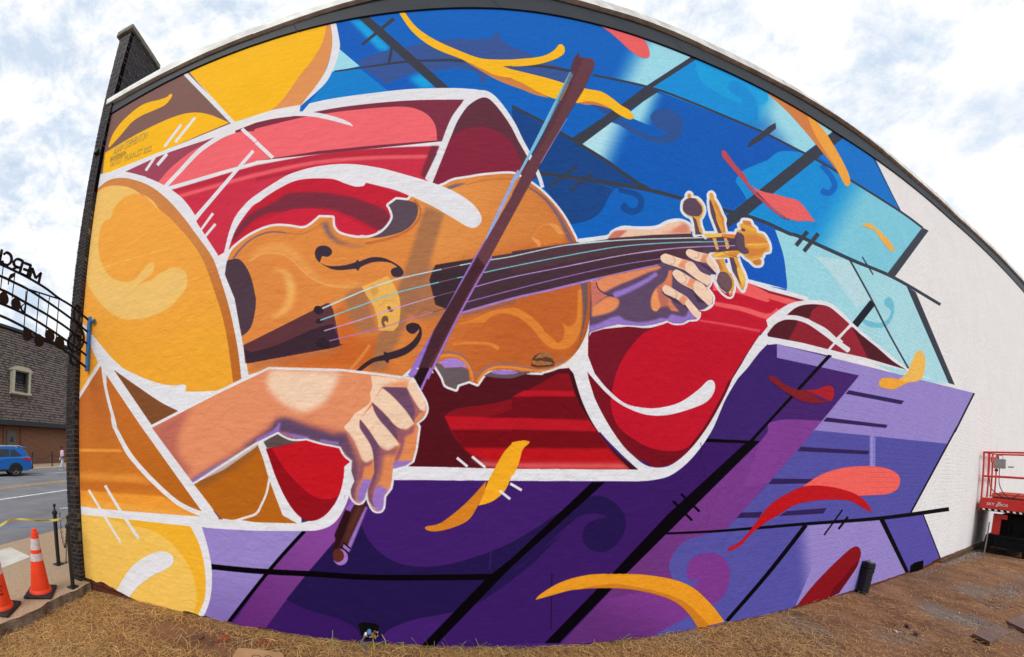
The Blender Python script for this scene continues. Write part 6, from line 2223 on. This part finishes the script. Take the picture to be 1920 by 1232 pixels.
# place: rear wheel under its pixel, nose towards the left of the picture
qw = on_slope(30.5, 893.5, ZR, KR)
ang = R(-90 - 20)
car.scale = (S_, S_, S_)
car.rotation_euler = (0, 0, ang)
off = Matrix.Rotation(ang, 3, 'Z') @ Vector((.98, .92, 0)) * S_
car.location = (qw[0] - off.x, qw[1] - off.y, road_z(qw[0] - .5))

# ================================================================ PERSON ACROSS THE STREET
m_skin = mat('dark_skin', (.10, .05, .032, 1), .6)
m_pink = mat('pink_white_print_shirt', (.72, .36, .50, 1), .85, col2=(.78, .62, .70, 1), scale=9, detail=2)
m_wht = mat('white_trousers', (.66, .66, .72, 1), .85, var=.1)
m_hair = mat('black_hair', (.012, .010, .010, 1), .9)
m_shoe = mat('white_shoe', (.6, .6, .6, 1), .7)


def skin_body(name, joints, edges, m, parent, sub=1, root=0):
    me = bpy.data.meshes.new(name)
    me.from_pydata([j[:3] for j in joints], edges, [])
    me.materials.append(m)
    o = bpy.data.objects.new(name, me)
    C.objects.link(o)
    o.modifiers.new('skin', 'SKIN').use_smooth_shade = True
    s__ = o.modifiers.new('sub', 'SUBSURF')
    s__.levels = s__.render_levels = sub
    if not me.skin_vertices:
        me.attributes.new('skin', 'FLOAT', 'POINT')
    for i, j in enumerate(joints):
        sv = me.skin_vertices[0].data[i]
        sv.radius = (j[3], j[4] if len(j) > 4 else j[3])
        sv.use_root = i == root
    dg = bpy.context.evaluated_depsgraph_get()
    me2 = bpy.data.meshes.new_from_object(o.evaluated_get(dg))
    me2.name = name
    bpy.data.objects.remove(o)
    o = bpy.data.objects.new(name, me2)
    C.objects.link(o)
    o.parent = parent
    return o


pq = on_slope(117, 881, ZR, KR)
pz = road_z(pq[0])
ph = above(116, 837.5, pq) - pz
per = thing('person', 'person in pink and white patterned shirt and white trousers walking across the street', 'person', (pq[0], pq[1], pz), R(150))
per.scale = (ph / 1.76 * 1.18, ph / 1.76 * 1.18, ph / 1.76)
J = [(0, 0, .93, .14, .11), (0, 0, 1.12, .13, .10), (0, .01, 1.30, .155, .11), (0, .01, 1.43, .11, .085), (0, .005, 1.52, .052, .055), (0, .0, 1.60, .075, .09), (0, 0, 1.69, .072, .085),
     (.19, 0, 1.42, .055, .055), (.27, -.03, 1.16, .045, .045), (.24, -.17, .98, .032, .032), (.22, -.24, .93, .035, .022),
     (-.19, 0, 1.42, .055, .055), (-.27, .02, 1.15, .045, .045), (-.29, -.06, .90, .032, .032), (-.29, -.10, .82, .035, .022),
     (.095, 0, .84, .088, .092), (.12, -.07, .48, .062, .065), (.12, -.02, .10, .042, .045), (.125, -.14, .035, .038, .03),
     (-.095, 0, .84, .088, .092), (-.11, .03, .48, .062, .065), (-.11, .16, .12, .042, .045), (-.115, .07, .035, .038, .03)]
E_ = [(0, 1), (1, 2), (2, 3), (3, 4), (4, 5), (5, 6), (3, 7), (7, 8), (8, 9), (9, 10), (3, 11), (11, 12), (12, 13), (13, 14), (0, 15), (15, 16), (16, 17), (17, 18), (0, 19), (19, 20), (20, 21), (21, 22)]
skin_body('body', J, E_, m_skin, per)
JS = [(0, 0, .86, .175, .14), (0, 0, 1.10, .165, .13), (0, .01, 1.30, .18, .13), (0, .01, 1.43, .12, .09), (.20, 0, 1.42, .075, .075), (.27, -.03, 1.17, .062, .062), (.255, -.10, 1.08, .055, .055), (-.20, 0, 1.42, .075, .075), (-.27, .02, 1.16, .062, .062), (-.285, -.02, 1.04, .055, .055)]
skin_body('shirt', JS, [(0, 1), (1, 2), (2, 3), (3, 4), (4, 5), (5, 6), (3, 7), (7, 8), (8, 9)], m_pink, per)
JT = [(0, 0, .90, .155, .125), (.095, 0, .82, .10, .105), (.12, -.07, .48, .078, .08), (.12, -.02, .12, .066, .07), (-.095, 0, .82, .10, .105), (-.11, .03, .48, .078, .08), (-.11, .15, .14, .066, .07)]
skin_body('trousers', JT, [(0, 1), (1, 2), (2, 3), (0, 4), (4, 5), (5, 6)], m_wht, per)
skin_body('hair', [(0, .012, 1.63, .078, .092), (0, .01, 1.71, .08, .09), (0, .015, 1.75, .05, .06)], [(0, 1), (1, 2)], m_hair, per)
for x_, y_ in ((.125, -.10), (-.115, .11)):
    MB().box((x_, y_, .04), (.10, .27, .085), bev=.03).build('shoe', m_shoe, per)
for x_ in (-.03, .03):
    MB().lathe([(.012, -.006), (.014, 0), (.004, .008)], 8, (x_, -.082, 1.635)).build('eye', m_wht, per)
MB().add([(0, -.115, 1.60), (-.016, -.08, 1.595), (.016, -.08, 1.595), (0, -.083, 1.645)], [(0, 1, 3), (0, 3, 2), (0, 2, 1)]).build('nose', m_skin, per)

# ================================================================ SCISSOR LIFT
m_red = mat('lift_red_paint', (.60, .022, .014, 1), .38, var=.08, scale=5, spec=.5)
m_grey = mat('control_box_grey', (.33, .31, .29, 1), .55)
m_lblk = mat('lift_black_steel', (.006, .006, .007, 1), .7, var=.2, spec=.1)
m_lwht = mat('white_decal', (.8, .8, .8, 1), .5, var=.03)
m_cable = mat('black_cable', (.015, .014, .014, 1), .5)
m_bluec = mat('blue_hose', (.03, .07, .30, 1), .5)
XL = 18.2
lift = thing('scissor_lift', 'red scissor lift platform with guard rails parked close to the white end of the wall', 'scissor lift', (XL, 0, 0))
LXL = 2.3                              # length away from us
YR, YL = 1.28, 2.40                    # right side (open), wall side
ZD0, ZD1 = .88, 1.16


def lb(c, s_, nm, m, bev=.006, par=None, rot=None):
    return MB().box(c, s_, bev=bev, rot=rot).build(nm, m, par or lift)


deck = lb((LXL / 2, (YR + YL) / 2, ZD0 + .05), (LXL, YL - YR, .06), 'platform_floor', m_lblk)
front = lb((.0, (YR + YL) / 2, (ZD0 + ZD1) / 2), (.045, YL - YR + .01, ZD1 - ZD0), 'toe_board', m_red)
lb((LXL / 2, YL, (ZD0 + ZD1) / 2 - .02), (LXL, .04, ZD1 - ZD0 - .04), 'side_board', m_red)
lb((LXL / 2, YR, (ZD0 + ZD1) / 2 - .02), (LXL, .04, ZD1 - ZD0 - .04), 'side_board', m_red)
lb((LXL, (YR + YL) / 2, (ZD0 + ZD1) / 2), (.045, YL - YR + .01, ZD1 - ZD0), 'toe_board', m_red)
# hazard stripe
lb((-.0245, (YR + YL) / 2, ZD0 + .028), (.004, YL - YR - .02, .05), 'hazard_strip', m_lblk, bev=0, par=front)
for k in range(9):
    yy = YL - .085 - k * .125
    if yy < YR + .05:
        break
    MB().prism([(yy - .036, ZD0 + .012), (yy + .020, ZD0 + .012), (yy + .036, ZD0 + .046), (yy - .020, ZD0 + .046)], 0, -.0305, -.0275).build('hazard_mark', m_lwht, front)
# lettering: drawn with bars, slanted strokes through the middle
Mx = Matrix(((0, 0, -1, -.026), (-1, 0, 0, YL - .17), (0, 1, 0, ZD0 + .115), (0, 0, 0, 1)))
Mx.translation = (-.026, YL - .13, ZD0 + .125)
text_mesh('lettering', 'SKY', .085, m_lwht, front, Mx @ Matrix.Diagonal((1.12, 1, 1, 1)), .002)
Mx2 = Mx.copy()
Mx2.translation = (-.026, YL - .13 - .262, ZD0 + .125)
text_mesh('lettering', 'ACK', .085, m_lwht, front, Mx2 @ Matrix.Diagonal((1.05, 1, 1, 1)), .002)
for dy in (.0, .030):
    MB().prism([(YL - .318 - dy, ZD0 + .112), (YL - .332 - dy, ZD0 + .112), (YL - .388 - dy, ZD0 + .215), (YL - .374 - dy, ZD0 + .215)], 0, -.030, -.026).build('slash_mark', m_lwht, front)
# guard rails
rail_z = (1.62, 2.14)
pr_ = .020
for x_, y_ in ((.02, YL), (.02, YR), (LXL, YL), (LXL, YR), (.95, YL), (.95, YR), (1.55, YL)):
    MB().tube([(x_, y_, ZD1 - .02), (x_, y_, 2.14)], pr_, 8).build('rail_post', m_red, lift)
MB().tube([(.02, YL - .10, 1.62), (.02, YL - .10, 2.14)], .016, 8).build('rail_post', m_red, lift)
for z_ in rail_z:
    MB().tube([(.02, YR, z_), (.02, YL, z_)], pr_, 8).build('guard_rail', m_red, lift)
    MB().tube([(LXL, YR, z_), (LXL, YL, z_)], pr_, 8).build('guard_rail', m_red, lift)
    MB().tube([(.02, YL, z_ - .0), (LXL, YL, z_)], pr_, 8).build('guard_rail', m_red, lift)
    MB().tube([(.02, YR, z_ - .0), (LXL, YR, z_)], pr_, 8).build('guard_rail', m_red, lift)
cbx = lb((.14, YL - .32, 1.90), (.16, .24, .20), 'control_box', m_grey, bev=.01)
MB().tube([(.10, YL - .22, 2.0), (.10, YL - .26, 2.07), (.10, YL - .38, 2.07), (.10, YL - .38, 2.0)], .006, 6).tube([(.08, YL - .29, 2.0), (.08, YL - .29, 2.06)], .014, 8).build('joystick_guard', m_cable, cbx)
lb((.12, YL - .55, 1.84), (.10, .12, .03), 'bracket', m_grey)
lb((.10, YL - .26, 1.76), (.05, .07, .05), 'socket_box', m_trim)
for pts in ([(.12, YL - .12, 1.6), (.1, YL - .16, 1.40), (.12, YL - .30, 1.26), (.2, YL - .55, 1.17), (.3, YL - .75, 1.3)], [(.13, YL - .32, 1.8), (.12, YL - .33, 1.5), (.14, YL - .42, 1.3), (.24, YL - .55, 1.18)]):
    MB().tube(smoothpts(pts, 5), .009, 6).build('cable', m_cable, lift)
MB().tube(smoothpts([(.9, YL - .95, 2.1), (.88, YL - .92, 1.9), (.9, YL - .96, 1.75), (.94, YL - .99, 1.66)], 5), .014, 6).build('hose', m_bluec, lift)
# coil of red netting on the floor and along the far rail
nt_ = MB()
for k in range(26):
    xk = .35 + k * .07
    nt_.box((xk, YL - .62, 1.20 + .03 * math.sin(k * 1.7)), (.05, .9, .05 + .03 * (k % 2)), bev=.01)
nt_.build('folded_netting', mat('orange_red_plastic', (.62, .09, .06, 1), .6), lift)
nb_ = MB()
for k in range(18):
    nb_.box((.95 + k * .075, YL - .05, 2.0), (.04, .03, .13), bev=.006)
nb_.build('ribbed_guard', m_red, lift)
# scissor stack and chassis
lb((.24, YL - .36, .47), (.14, .17, .72), 'front_arm', m_red)
lb((.22, YL - .46, .78), (.16, .22, .10), 'arm_knuckle', m_red)
for k in range(4):
    for sy in (YL - .62, YR + .12):
        lb((1.15, sy, .34 + k * .14), (1.9, .05, .10), 'scissor_arm', m_lblk, rot=Matrix.Rotation(R(3 if k % 2 else -3), 3, 'Y'))
for k in range(5):
    MB().tube([(.35 + .4 * k, YL - .6, .5 + .06 * (k % 3)), (.35 + .4 * k, YR + .1, .5 + .06 * (k % 3))], .03, 8).build('cross_pin', m_lblk, lift)
lb((1.15, (YR + YL) / 2 - .06, .26), (2.1, YL - YR - .3, .26), 'chassis', m_lblk, bev=.02)
lb((1.15, (YR + YL) / 2 - .12, .55), (1.7, YL - YR - .56, .56), 'battery_box', m_lblk, bev=.02)
lb((.10, (YR + YL) / 2 - .16, .21), (.12, YL - YR - .42, .14), 'chassis_step', m_lblk)
for x_ in (.35, 1.9):
    for y_ in (YL - .22, YR + .10):
        v = [(r_ * math.cos(a), w_, r_ * math.sin(a)) for a in np.linspace(0, 2 * math.pi, 20, endpoint=False) for r_, w_ in ((.05, -.06), (.17, -.06), (.19, -.045), (.19, .045), (.17, .06), (.05, .06))]
        f = [(i * 6 + k, i * 6 + (k + 1) % 6, ((i + 1) % 20) * 6 + (k + 1) % 6, ((i + 1) % 20) * 6 + k) for i in range(20) for k in range(6)]
        w = MB().add(v, f).build('wheel', m_tyre, lift)
        w.location = (x_, y_, .17)
        MB().tube([(0, -.03, 0), (0, .03, 0)], .09, 12).build('hub', m_lblk, w)

# ================================================================ THINGS ON AND IN THE GROUND
# black drain pipe standing by the wall
m_pipe = mat('black_plastic_pipe', (.006, .006, .008, 1), .4, var=.1, spec=.3)
pq_ = on_ground(1610, 1108, 0)
zt_ = above(1624, 1053, pq_)
pp = thing('drain_pipe', 'short black plastic pipe with a screw cap sticking up from the dirt against the wall', 'pipe', (pq_[0], pq_[1] - .05, -.05))
H_ = zt_ + .05
pr = []
z = 0
pr = [(.085, 0)]
k = 0
while z < H_ - .16:
    pr += [(.085, z), (.0842, z + .006), (.0842, z + .034), (.085, z + .04)]
    z += .05
MB().lathe(pr + [(.085, H_ - .14)], 22).build('ribbed_pipe', m_pipe, pp)
MB().lathe([(.094, H_ - .14), (.094, H_ - .09), (.088, H_ - .085), (.095, H_ - .08), (.095, H_ - .015), (.085, H_)], 22).build('pipe_collar', m_pipe, pp)
MB().lathe([(.06, H_ - .002), (.058, H_ + .016), (.02, H_ + .018)], 18).box((0, 0, H_ + .022), (.10, .02, .016)).build('screw_cap', mat('grey_cap', (.20, .21, .24, 1), .35, var=.1), pp)
pp.rotation_euler = (R(-2), R(6), 0)
# stake
sq = on_ground(1842, 1044, 0)
st_ = MB()
st_.prism([(-.012, -.012), (.012, -.012), (.012, .012), (-.012, .012)], 2, -.1, above(1849, 978, sq))
o = st_.build('survey_stake', mat('grey_weathered_wood', (.22, .20, .20, 1), .9), None, label='thin grey stake standing in the dirt at the wall foot beside the red lift', cat='stake')
o.location = (sq[0], sq[1] - .02, 0)
# steel plates / boards on the dirt
m_board = mat('muddy_board', (.17, .098, .075, 1), .85, col2=(.12, .068, .05, 1), scale=4, bump=.004, bscale=30)
for (pxs, lb_) in ((((1823, 1190), (1855, 1208.5), (1893, 1188), (1868, 1172)), 'muddy brown board lying flat on the dirt, its end sunk in straw'), (((1887, 1166), (1922, 1186), (1960, 1165), (1930, 1150)), 'second muddy board cut off by the right edge of the photo')):
    g2 = [on_ground(x, y, .01) for x, y in pxs]
    mb = MB().prism([(a[0], a[1]) for a in g2], 2, -.005, .028)
    o = mb.build('board', m_board, None, label=lb_, cat='board', group='boards on the dirt')
    bm = bmesh.new()
    bm.from_mesh(o.data)
    for vtx in bm.verts:
        vtx.co.z += .012 * math.sin(vtx.co.x * 9)
    bm.to_mesh(o.data)
    bm.free()
# cardboard piece at the bottom
m_card = mat('orange_brown_cardboard', (.42, .235, .11, 1), .85, var=.1, scale=5)
g2 = [on_ground(x, y, .02) for x, y in ((446, 1216), (486, 1219), (530, 1226), (540, 1262), (432, 1262), (436, 1232))]
cb_ = MB().prism([(a[0], a[1]) for a in g2], 2, .018, .030).build('cardboard_sheet', m_card, None, label='scrap of orange brown cardboard with grey marks lying on the straw by the rubble', cat='cardboard')
qa = on_ground(481, 1233, .03)
ringp = [(qa[0] + .038 * math.cos(a), qa[1] + .03 * math.sin(a), .0325) for a in np.linspace(-.4, 4.4, 16)]
MB().tube(ringp, .003, 4).build('grey_mark', m_trim, cb_)
qa = on_ground(503, 1234, .03)
MB().tube([(qa[0] + .03 * math.cos(a), qa[1] + .03 * math.sin(a), .0325) for a in np.linspace(0, 6.2, 14)], .003, 4).build('grey_mark', m_trim, cb_)
# cable out of the broken spot in the wall
cq = on_wall(690, 1182, D)
jb = thing('wall_socket_hole', 'broken hole low in the purple wall with a blue and white fitting and frayed wood', 'hole', (cq[0], D, cq[1]))
hp = [(-.10, .06), (-.06, .085), (.05, .08), (.09, .06), (.085, .0), (.03, -.075), (-.005, -.09), (-.05, -.05), (-.07, .0)]
n_ = len(hp)
v = [(a, -.008, b_) for a, b_ in hp] + [(0, -.004, 0)]
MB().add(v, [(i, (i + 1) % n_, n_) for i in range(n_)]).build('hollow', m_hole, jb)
m_wood = mat('splintered_wood', (.42, .24, .13, 1), .9, var=.3, scale=40)
mbx = MB()
for k in range(16):
    a = random.uniform(-2.6, -.1)
    rr_ = random.uniform(.03, .07)
    mbx.box((rr_ * math.cos(a) + .015, -.02, rr_ * math.sin(a)), (random.uniform(.02, .05), .012, random.uniform(.006, .014)), rot=Matrix.Rotation(a + 1.3 + random.uniform(-.5, .5), 3, 'Y'))
mbx.build('splinters', m_wood, jb, kind='stuff')
MB().lathe([(.018, -.02), (.022, 0), (.015, .02)], 10).build('blue_fitting', mat('pale_blue_plastic', (.10, .20, .50, 1), .5), jb).location = (.005, -.03, .005)
MB().lathe([(.010, -.015), (.012, 0), (.008, .015)], 8).build('white_fitting', m_lwht, jb).location = (-.022, -.035, -.018)
c0 = np.array([cq[0] - .02, D - .04, cq[1] - .03])
c2 = on_ground(683, 1205, 0)
c3 = on_ground(681, 1240, 0)
o = MB().tube(smoothpts([tuple(c0), (cq[0] - .055, D - .07, cq[1] - .10), (c2[0] - .0, D - .09, .05), (c3[0], c3[1], .03), (c3[0] - .1, c3[1] - .5, .02)], 6), .0075, 7).build('electric_cable', mat('grey_cable', (.10, .10, .13, 1), .5), None, label='grey cable hanging from the hole in the wall and running into the straw', cat='cable')

# rubble of red brick by the wall
m_rub = [mat('red_rubble', (.36, .085, .035, 1), .9, var=.3, scale=20, bump=.01, bscale=30), mat('brown_rubble', (.17, .085, .055, 1), .9, var=.3, scale=20, bump=.01, bscale=30), mat('pale_pebble', (.56, .53, .50, 1), .8, var=.15, scale=20)]


def stone_mesh(seed, m):
    r_ = np.random.default_rng(seed)
    bm = bmesh.new()
    bmesh.ops.create_icosphere(bm, subdivisions=1, radius=1)
    for v_ in bm.verts:
        v_.co *= r_.uniform(.72, 1.15)
        v_.co.z *= .62
    me = bpy.data.meshes.new('stone')
    bm.to_mesh(me)
    bm.free()
    me.materials.append(m)
    return me


stm = [[stone_mesh(10 * k + j, m_rub[k]) for j in range(4)] for k in range(3)]
bricks_px = [(422, 1194, .055, 0), (440, 1200, .045, 1), (405, 1198, .035, 0), (488, 1200, .05, 0), (503, 1206, .05, 0), (515, 1201, .04, 0), (462, 1197, .04, 1), (376, 1192, .035, 1), (395, 1204, .03, 1), (520, 1210, .035, 1)]
lbs = ['bright red brick chunk on the rubble under the purple wall', 'brown brick lump beside the bright red chunk', 'small red brick chip left of the bright red chunk', 'left of three red brick pieces heaped above the cardboard', 'middle of three red brick pieces heaped above the cardboard', 'right of three red brick pieces heaped above the cardboard', 'brown clod between the two heaps of red brick', 'brown clod furthest left in the rubble by the lavender paint', 'small brown clod in the straw below the red chip', 'brown clod behind the right end of the cardboard']
for (x, y, r_, k), lb_ in zip(bricks_px, lbs):
    q = on_ground(x, y, .02)
    o = bpy.data.objects.new('brick_rubble' if k == 0 else 'earth_clod', random.choice(stm[k]))
    C.objects.link(o)
    o.location = (q[0], q[1], float(lot_z(q[0], q[1])) + r_ * .3)
    o.scale = (r_, r_ * random.uniform(.7, 1), r_ * random.uniform(.7, .9))
    o.rotation_euler = (random.uniform(-.3, .3), random.uniform(-.3, .3), random.uniform(0, 6))
    tag(o, lb_, 'rubble', 'brick rubble and clods at the wall foot')
for (x, y, r_, k, nm, lb_) in ((88, 1151, .022, 2, 'pebble', 'white pebble lying on the dirt just below the broken sidewalk edge'), (130, 1132, .014, 2, 'pebble', 'small pale pebble near the foot of the pillar'), (77, 1156, .010, 2, 'pebble', 'tiny pale pebble left of the white one'),
                               (1703, 1174, .05, 1, 'earth_clod', 'largest round brown clod on the dirt right of the arched orange leaf'), (1720, 1188, .055, 1, 'earth_clod', 'round reddish clod in front of the largest clod'), (1681, 1171, .03, 1, 'earth_clod', 'small clod left of the two round clods'), (1831, 1200, .03, 1, 'earth_clod', 'small dark clod under the edge of the nearer board'), (1895, 1175, .03, 1, 'earth_clod', 'small dark clod under the edge of the second board'),
                               (1680, 1182, .03, 2, 'pebble', 'white stone chip on the dirt near the round clods')):
    q = on_ground(x, y, .01)
    o = bpy.data.objects.new(nm, random.choice(stm[k]))
    C.objects.link(o)
    gz = float(lot_z(q[0], q[1]))
    o.location = (q[0], q[1], gz + r_ * .35)
    o.scale = (r_,) * 3
    o.rotation_euler = (0, 0, random.uniform(0, 6))
    tag(o, lb_, 'stone' if k == 2 else 'rubble', 'loose stones and clods on the lot')


# straw, gravel, grass: masses nobody could count
def straw(name, n, xr_, yr_, dens, cols, L=(.06, .17), w=.0016, rise=.35, seed=1):
    r_ = np.random.default_rng(seed)
    x = r_.uniform(*xr_, n)
    y = r_.uniform(*yr_, n)
    keep = r_.uniform(0, 1, n) < dens(x, y)
    x, y = x[keep], y[keep]
    n = len(x)
    a = r_.uniform(0, 2 * np.pi, n)
    l_ = r_.uniform(*L, n)
    cv = r_.normal(0, .28, n)
    tz = r_.uniform(0, rise, n) ** 1.6 * l_ * .6
    z0 = lot_z(x, y) + .003 + r_.uniform(0, .022, n)
    W_ = w * r_.uniform(.7, 1.6, n)
    V = np.zeros((n, 6, 3))
    for k in range(3):
        tt = k / 2
        ang_ = a + cv * (tt - .5)
        px = x + np.cos(ang_) * l_ * (tt - .5)
        py = np.minimum(y + np.sin(ang_) * l_ * (tt - .5), D - .006 - r_.uniform(0, .006, n))
        pz = z0 + tz * tt + .012 * np.sin(np.pi * tt)
        nx, ny = -np.sin(ang_) * W_, np.cos(ang_) * W_
        V[:, k * 2, 0], V[:, k * 2, 1], V[:, k * 2, 2] = px - nx, py - ny, pz
        V[:, k * 2 + 1, 0], V[:, k * 2 + 1, 1], V[:, k * 2 + 1, 2] = px + nx, py + ny, pz + W_ * r_.uniform(-1, 1, n)
    idx = np.arange(n)[:, None] * 6
    F = np.concatenate([idx + np.array([[0, 1, 3, 2]]), idx + np.array([[2, 3, 5, 4]])])
    me = bpy.data.meshes.new(name)
    me.vertices.add(n * 6)
    me.vertices.foreach_set('co', V.reshape(-1).astype(np.float32))
    me.loops.add(len(F) * 4)
    me.loops.foreach_set('vertex_index', F.reshape(-1).astype(np.int32))
    me.polygons.add(len(F))
    me.polygons.foreach_set('loop_start', np.arange(len(F), dtype=np.int32) * 4)
    me.update()
    ca = me.color_attributes.new('tone', 'FLOAT_COLOR', 'POINT')
    base = np.array(cols)[r_.integers(0, len(cols), n)] * r_.uniform(.7, 1.2, (n, 1))
    cc_ = np.ones((n, 6, 4), np.float32)
    cc_[..., :3] = base[:, None, :]
    ca.data.foreach_set('color', cc_.ravel())
    m = bpy.data.materials.get('straw_blade')
    if m is None:
        m = bpy.data.materials.new('straw_blade')
        m.use_nodes = True
        b__ = m.node_tree.nodes['Principled BSDF']
        b__.inputs['Roughness'].default_value = .6
        b__.inputs['Specular IOR Level'].default_value = .3
        at = m.node_tree.nodes.new('ShaderNodeAttribute')
        at.attribute_name = 'tone'
        m.node_tree.links.new(at.outputs['Color'], b__.inputs['Base Color'])
    me.materials.append(m)
    o = bpy.data.objects.new(name, me)
    C.objects.link(o)
    return tag(o, kind='stuff')


STC = [(.55, .32, .11), (.44, .24, .08), (.66, .42, .17), (.23, .11, .045), (.48, .28, .10)]


def d_left(x, y):
    k = .55 + .45 * np.clip(fbm(x, y, 2.4, 11) + .35, 0, 1)
    bare = np.clip(1.4 - np.hypot((x + .7) / .9, (y - 2.12) / .22), 0, 1)
    return np.clip(k - bare * .75, .05, 1) * np.clip((x + 2.66) * 6, 0, 1)


o = straw('loose_straw', 105000, (-2.66, 9.5), (.7, D), lambda x, y: d_left(x, y) * np.clip(1.5 - np.maximum(x - 1.5, 0) / 4, .08, 1), STC, L=(.06, .20), w=.0011, seed=21)
tag(o, 'dry yellow straw strewn along the foot of the painted wall')
o = straw('far_straw', 40000, (6, 24), (-.5, D), lambda x, y: np.clip(fbm(x, y, 1.3, 8) * 1.0 - .02, .03, .5) * np.where(x > 17.7, .3, 1), [(.48, .25, .075), (.36, .17, .055), (.54, .31, .10), (.25, .11, .04)], L=(.06, .2), w=.0012, rise=.12, seed=22)
tag(o, 'thin straw scattered over brown dirt towards the red lift')
o = straw('near_straw', 26000, (-2.62, 4.5), (-1.2, .9), lambda x, y: d_left(x, y) * .8, STC, seed=25)
tag(o, 'straw on the lot nearer the camera')
o = straw('grass_blades', 260, (.2, 3.4), (D - .10, D - .01), lambda x, y: np.clip(fbm(x, y, 3, 5) + .5, 0, 1), [(.16, .20, .05), (.22, .24, .07), (.30, .28, .10)], L=(.05, .13), w=.0018, rise=1.6, seed=23)
tag(o, 'sparse green grass blades sprouting at the wall foot')


def gravel(name, n, fn, r0, r1, seed):
    r_ = np.random.default_rng(seed)
    x, y = fn(r_, n)
    n = len(x)
    s__ = r_.uniform(r0, r1, n)
    oc = np.array([(1, 0, 0), (-1, 0, 0), (0, 1, 0), (0, -1, 0), (0, 0, .7), (0, 0, -.7)], float)
    V = oc[None] * s__[:, None, None] * r_.uniform(.6, 1.2, (n, 6, 1))
    a = r_.uniform(0, 6.28, n)
    c_, s2 = np.cos(a)[:, None], np.sin(a)[:, None]
    X_, Y_ = V[..., 0] * c_ - V[..., 1] * s2, V[..., 0] * s2 + V[..., 1] * c_
    V[..., 0], V[..., 1] = X_ + x[:, None], Y_ + y[:, None]
    V[..., 2] += (lot_z(x, y) + s__ * .25)[:, None]
    F0 = np.array([(0, 2, 4), (2, 1, 4), (1, 3, 4), (3, 0, 4), (2, 0, 5), (1, 2, 5), (3, 1, 5), (0, 3, 5)])
    F = (np.arange(n)[:, None, None] * 6 + F0[None]).reshape(-1, 3)
    me = bpy.data.meshes.new(name)
    me.vertices.add(n * 6)
    me.vertices.foreach_set('co', V.reshape(-1).astype(np.float32))
    me.loops.add(len(F) * 3)
    me.loops.foreach_set('vertex_index', F.reshape(-1).astype(np.int32))
    me.polygons.add(len(F))
    me.polygons.foreach_set('loop_start', np.arange(len(F), dtype=np.int32) * 3)
    me.update()
    ca = me.color_attributes.new('tone', 'FLOAT_COLOR', 'POINT')
    g = r_.choice([.08, .14, .22, .35, .5], n, p=[.2, .3, .25, .17, .08])
    cc_ = np.ones((n, 6, 4), np.float32)
    cc_[..., 0], cc_[..., 1], cc_[..., 2] = (g * 1.08)[:, None], (g * .98)[:, None], (g * .95)[:, None]
    ca.data.foreach_set('color', cc_.ravel())
    me.materials.append(bpy.data.materials['straw_blade'])
    o = bpy.data.objects.new(name, me)
    C.objects.link(o)
    return tag(o, kind='stuff')


def gv(r_, n):
    x = r_.uniform(9.5, 26, n)
    y = r_.uniform(-1.5, D - .09, n)
    band = np.exp(-((y - (D - .16)) / .11) ** 2) * np.clip((x - 11.5) / 2, 0, 1)
    track = np.exp(-((y - (1.05 + .02 * (x - 12))) / .14) ** 2) * (fbm(x, y, 1.1, 31) > -.15)
    track2 = np.exp(-((y - .35) / .2) ** 2) * .8
    k = r_.uniform(0, 1, n) < np.clip(band + track * .9 + track2 + .05, 0, 1)
    return x[k], y[k]


tag(gravel('gravel', 42000, gv, .006, .016, 41), 'grey gravel in wheel tracks and along the wall foot')


def gv2(r_, n):
    x = r_.uniform(-2.6, 9.5, n)
    y = r_.uniform(.3, D - .03, n)
    k = r_.uniform(0, 1, n) < np.clip(fbm(x, y, 2, 13) * .6 + .25, .03, .7)
    return x[k], y[k]


tag(gravel('soil_crumbs', 16000, gv2, .002, .006, 42), 'small crumbs of earth and grit between the straw')

# signature painted in the upper left corner
m_sig = mat('brown_signature_paint', (.60, .38, .03, 1), .7, var=.1)
a, b_ = on_wall(212, 290, D), on_wall(277, 263, D)
for (px0, px1, s_, k_, th) in (((212, 291), (276, 259), 'ADAM STEPHENSON', .82, .002), ((206, 303), (236, 290), '@ADAMSTEPHENSON', .5, .002), ((207, 313), (284, 283), 'ARTIST  MURALIST 2022', .62, .002)):
    a, b_ = on_wall(*px0, D), on_wall(*px1, D)
    L_ = math.hypot(b_[0] - a[0], b_[1] - a[1])
    an = math.atan2(b_[1] - a[1], b_[0] - a[0])
    ex_ = Vector((math.cos(an), 0, math.sin(an)))
    up_ = Vector((0, 0, 1))
    Mx = Matrix((ex_, up_, Vector((0, -1, 0)))).transposed().to_4x4()
    o = text_mesh('painted_signature', s_, 1., m_sig, building, Matrix.Identity(4), th)
    wd_ = max(v_.co.x for v_ in o.data.vertices)
    kx = L_ / wd_
    kz = {'ADAM STEPHENSON': .30, '@ADAMSTEPHENSON': .17}.get(s_, .22)
    Mx.translation = Vector((a[0], D - .003, a[1]))
    o.data.transform(Mx @ Matrix.Diagonal((kx, kz, 1, 1)))
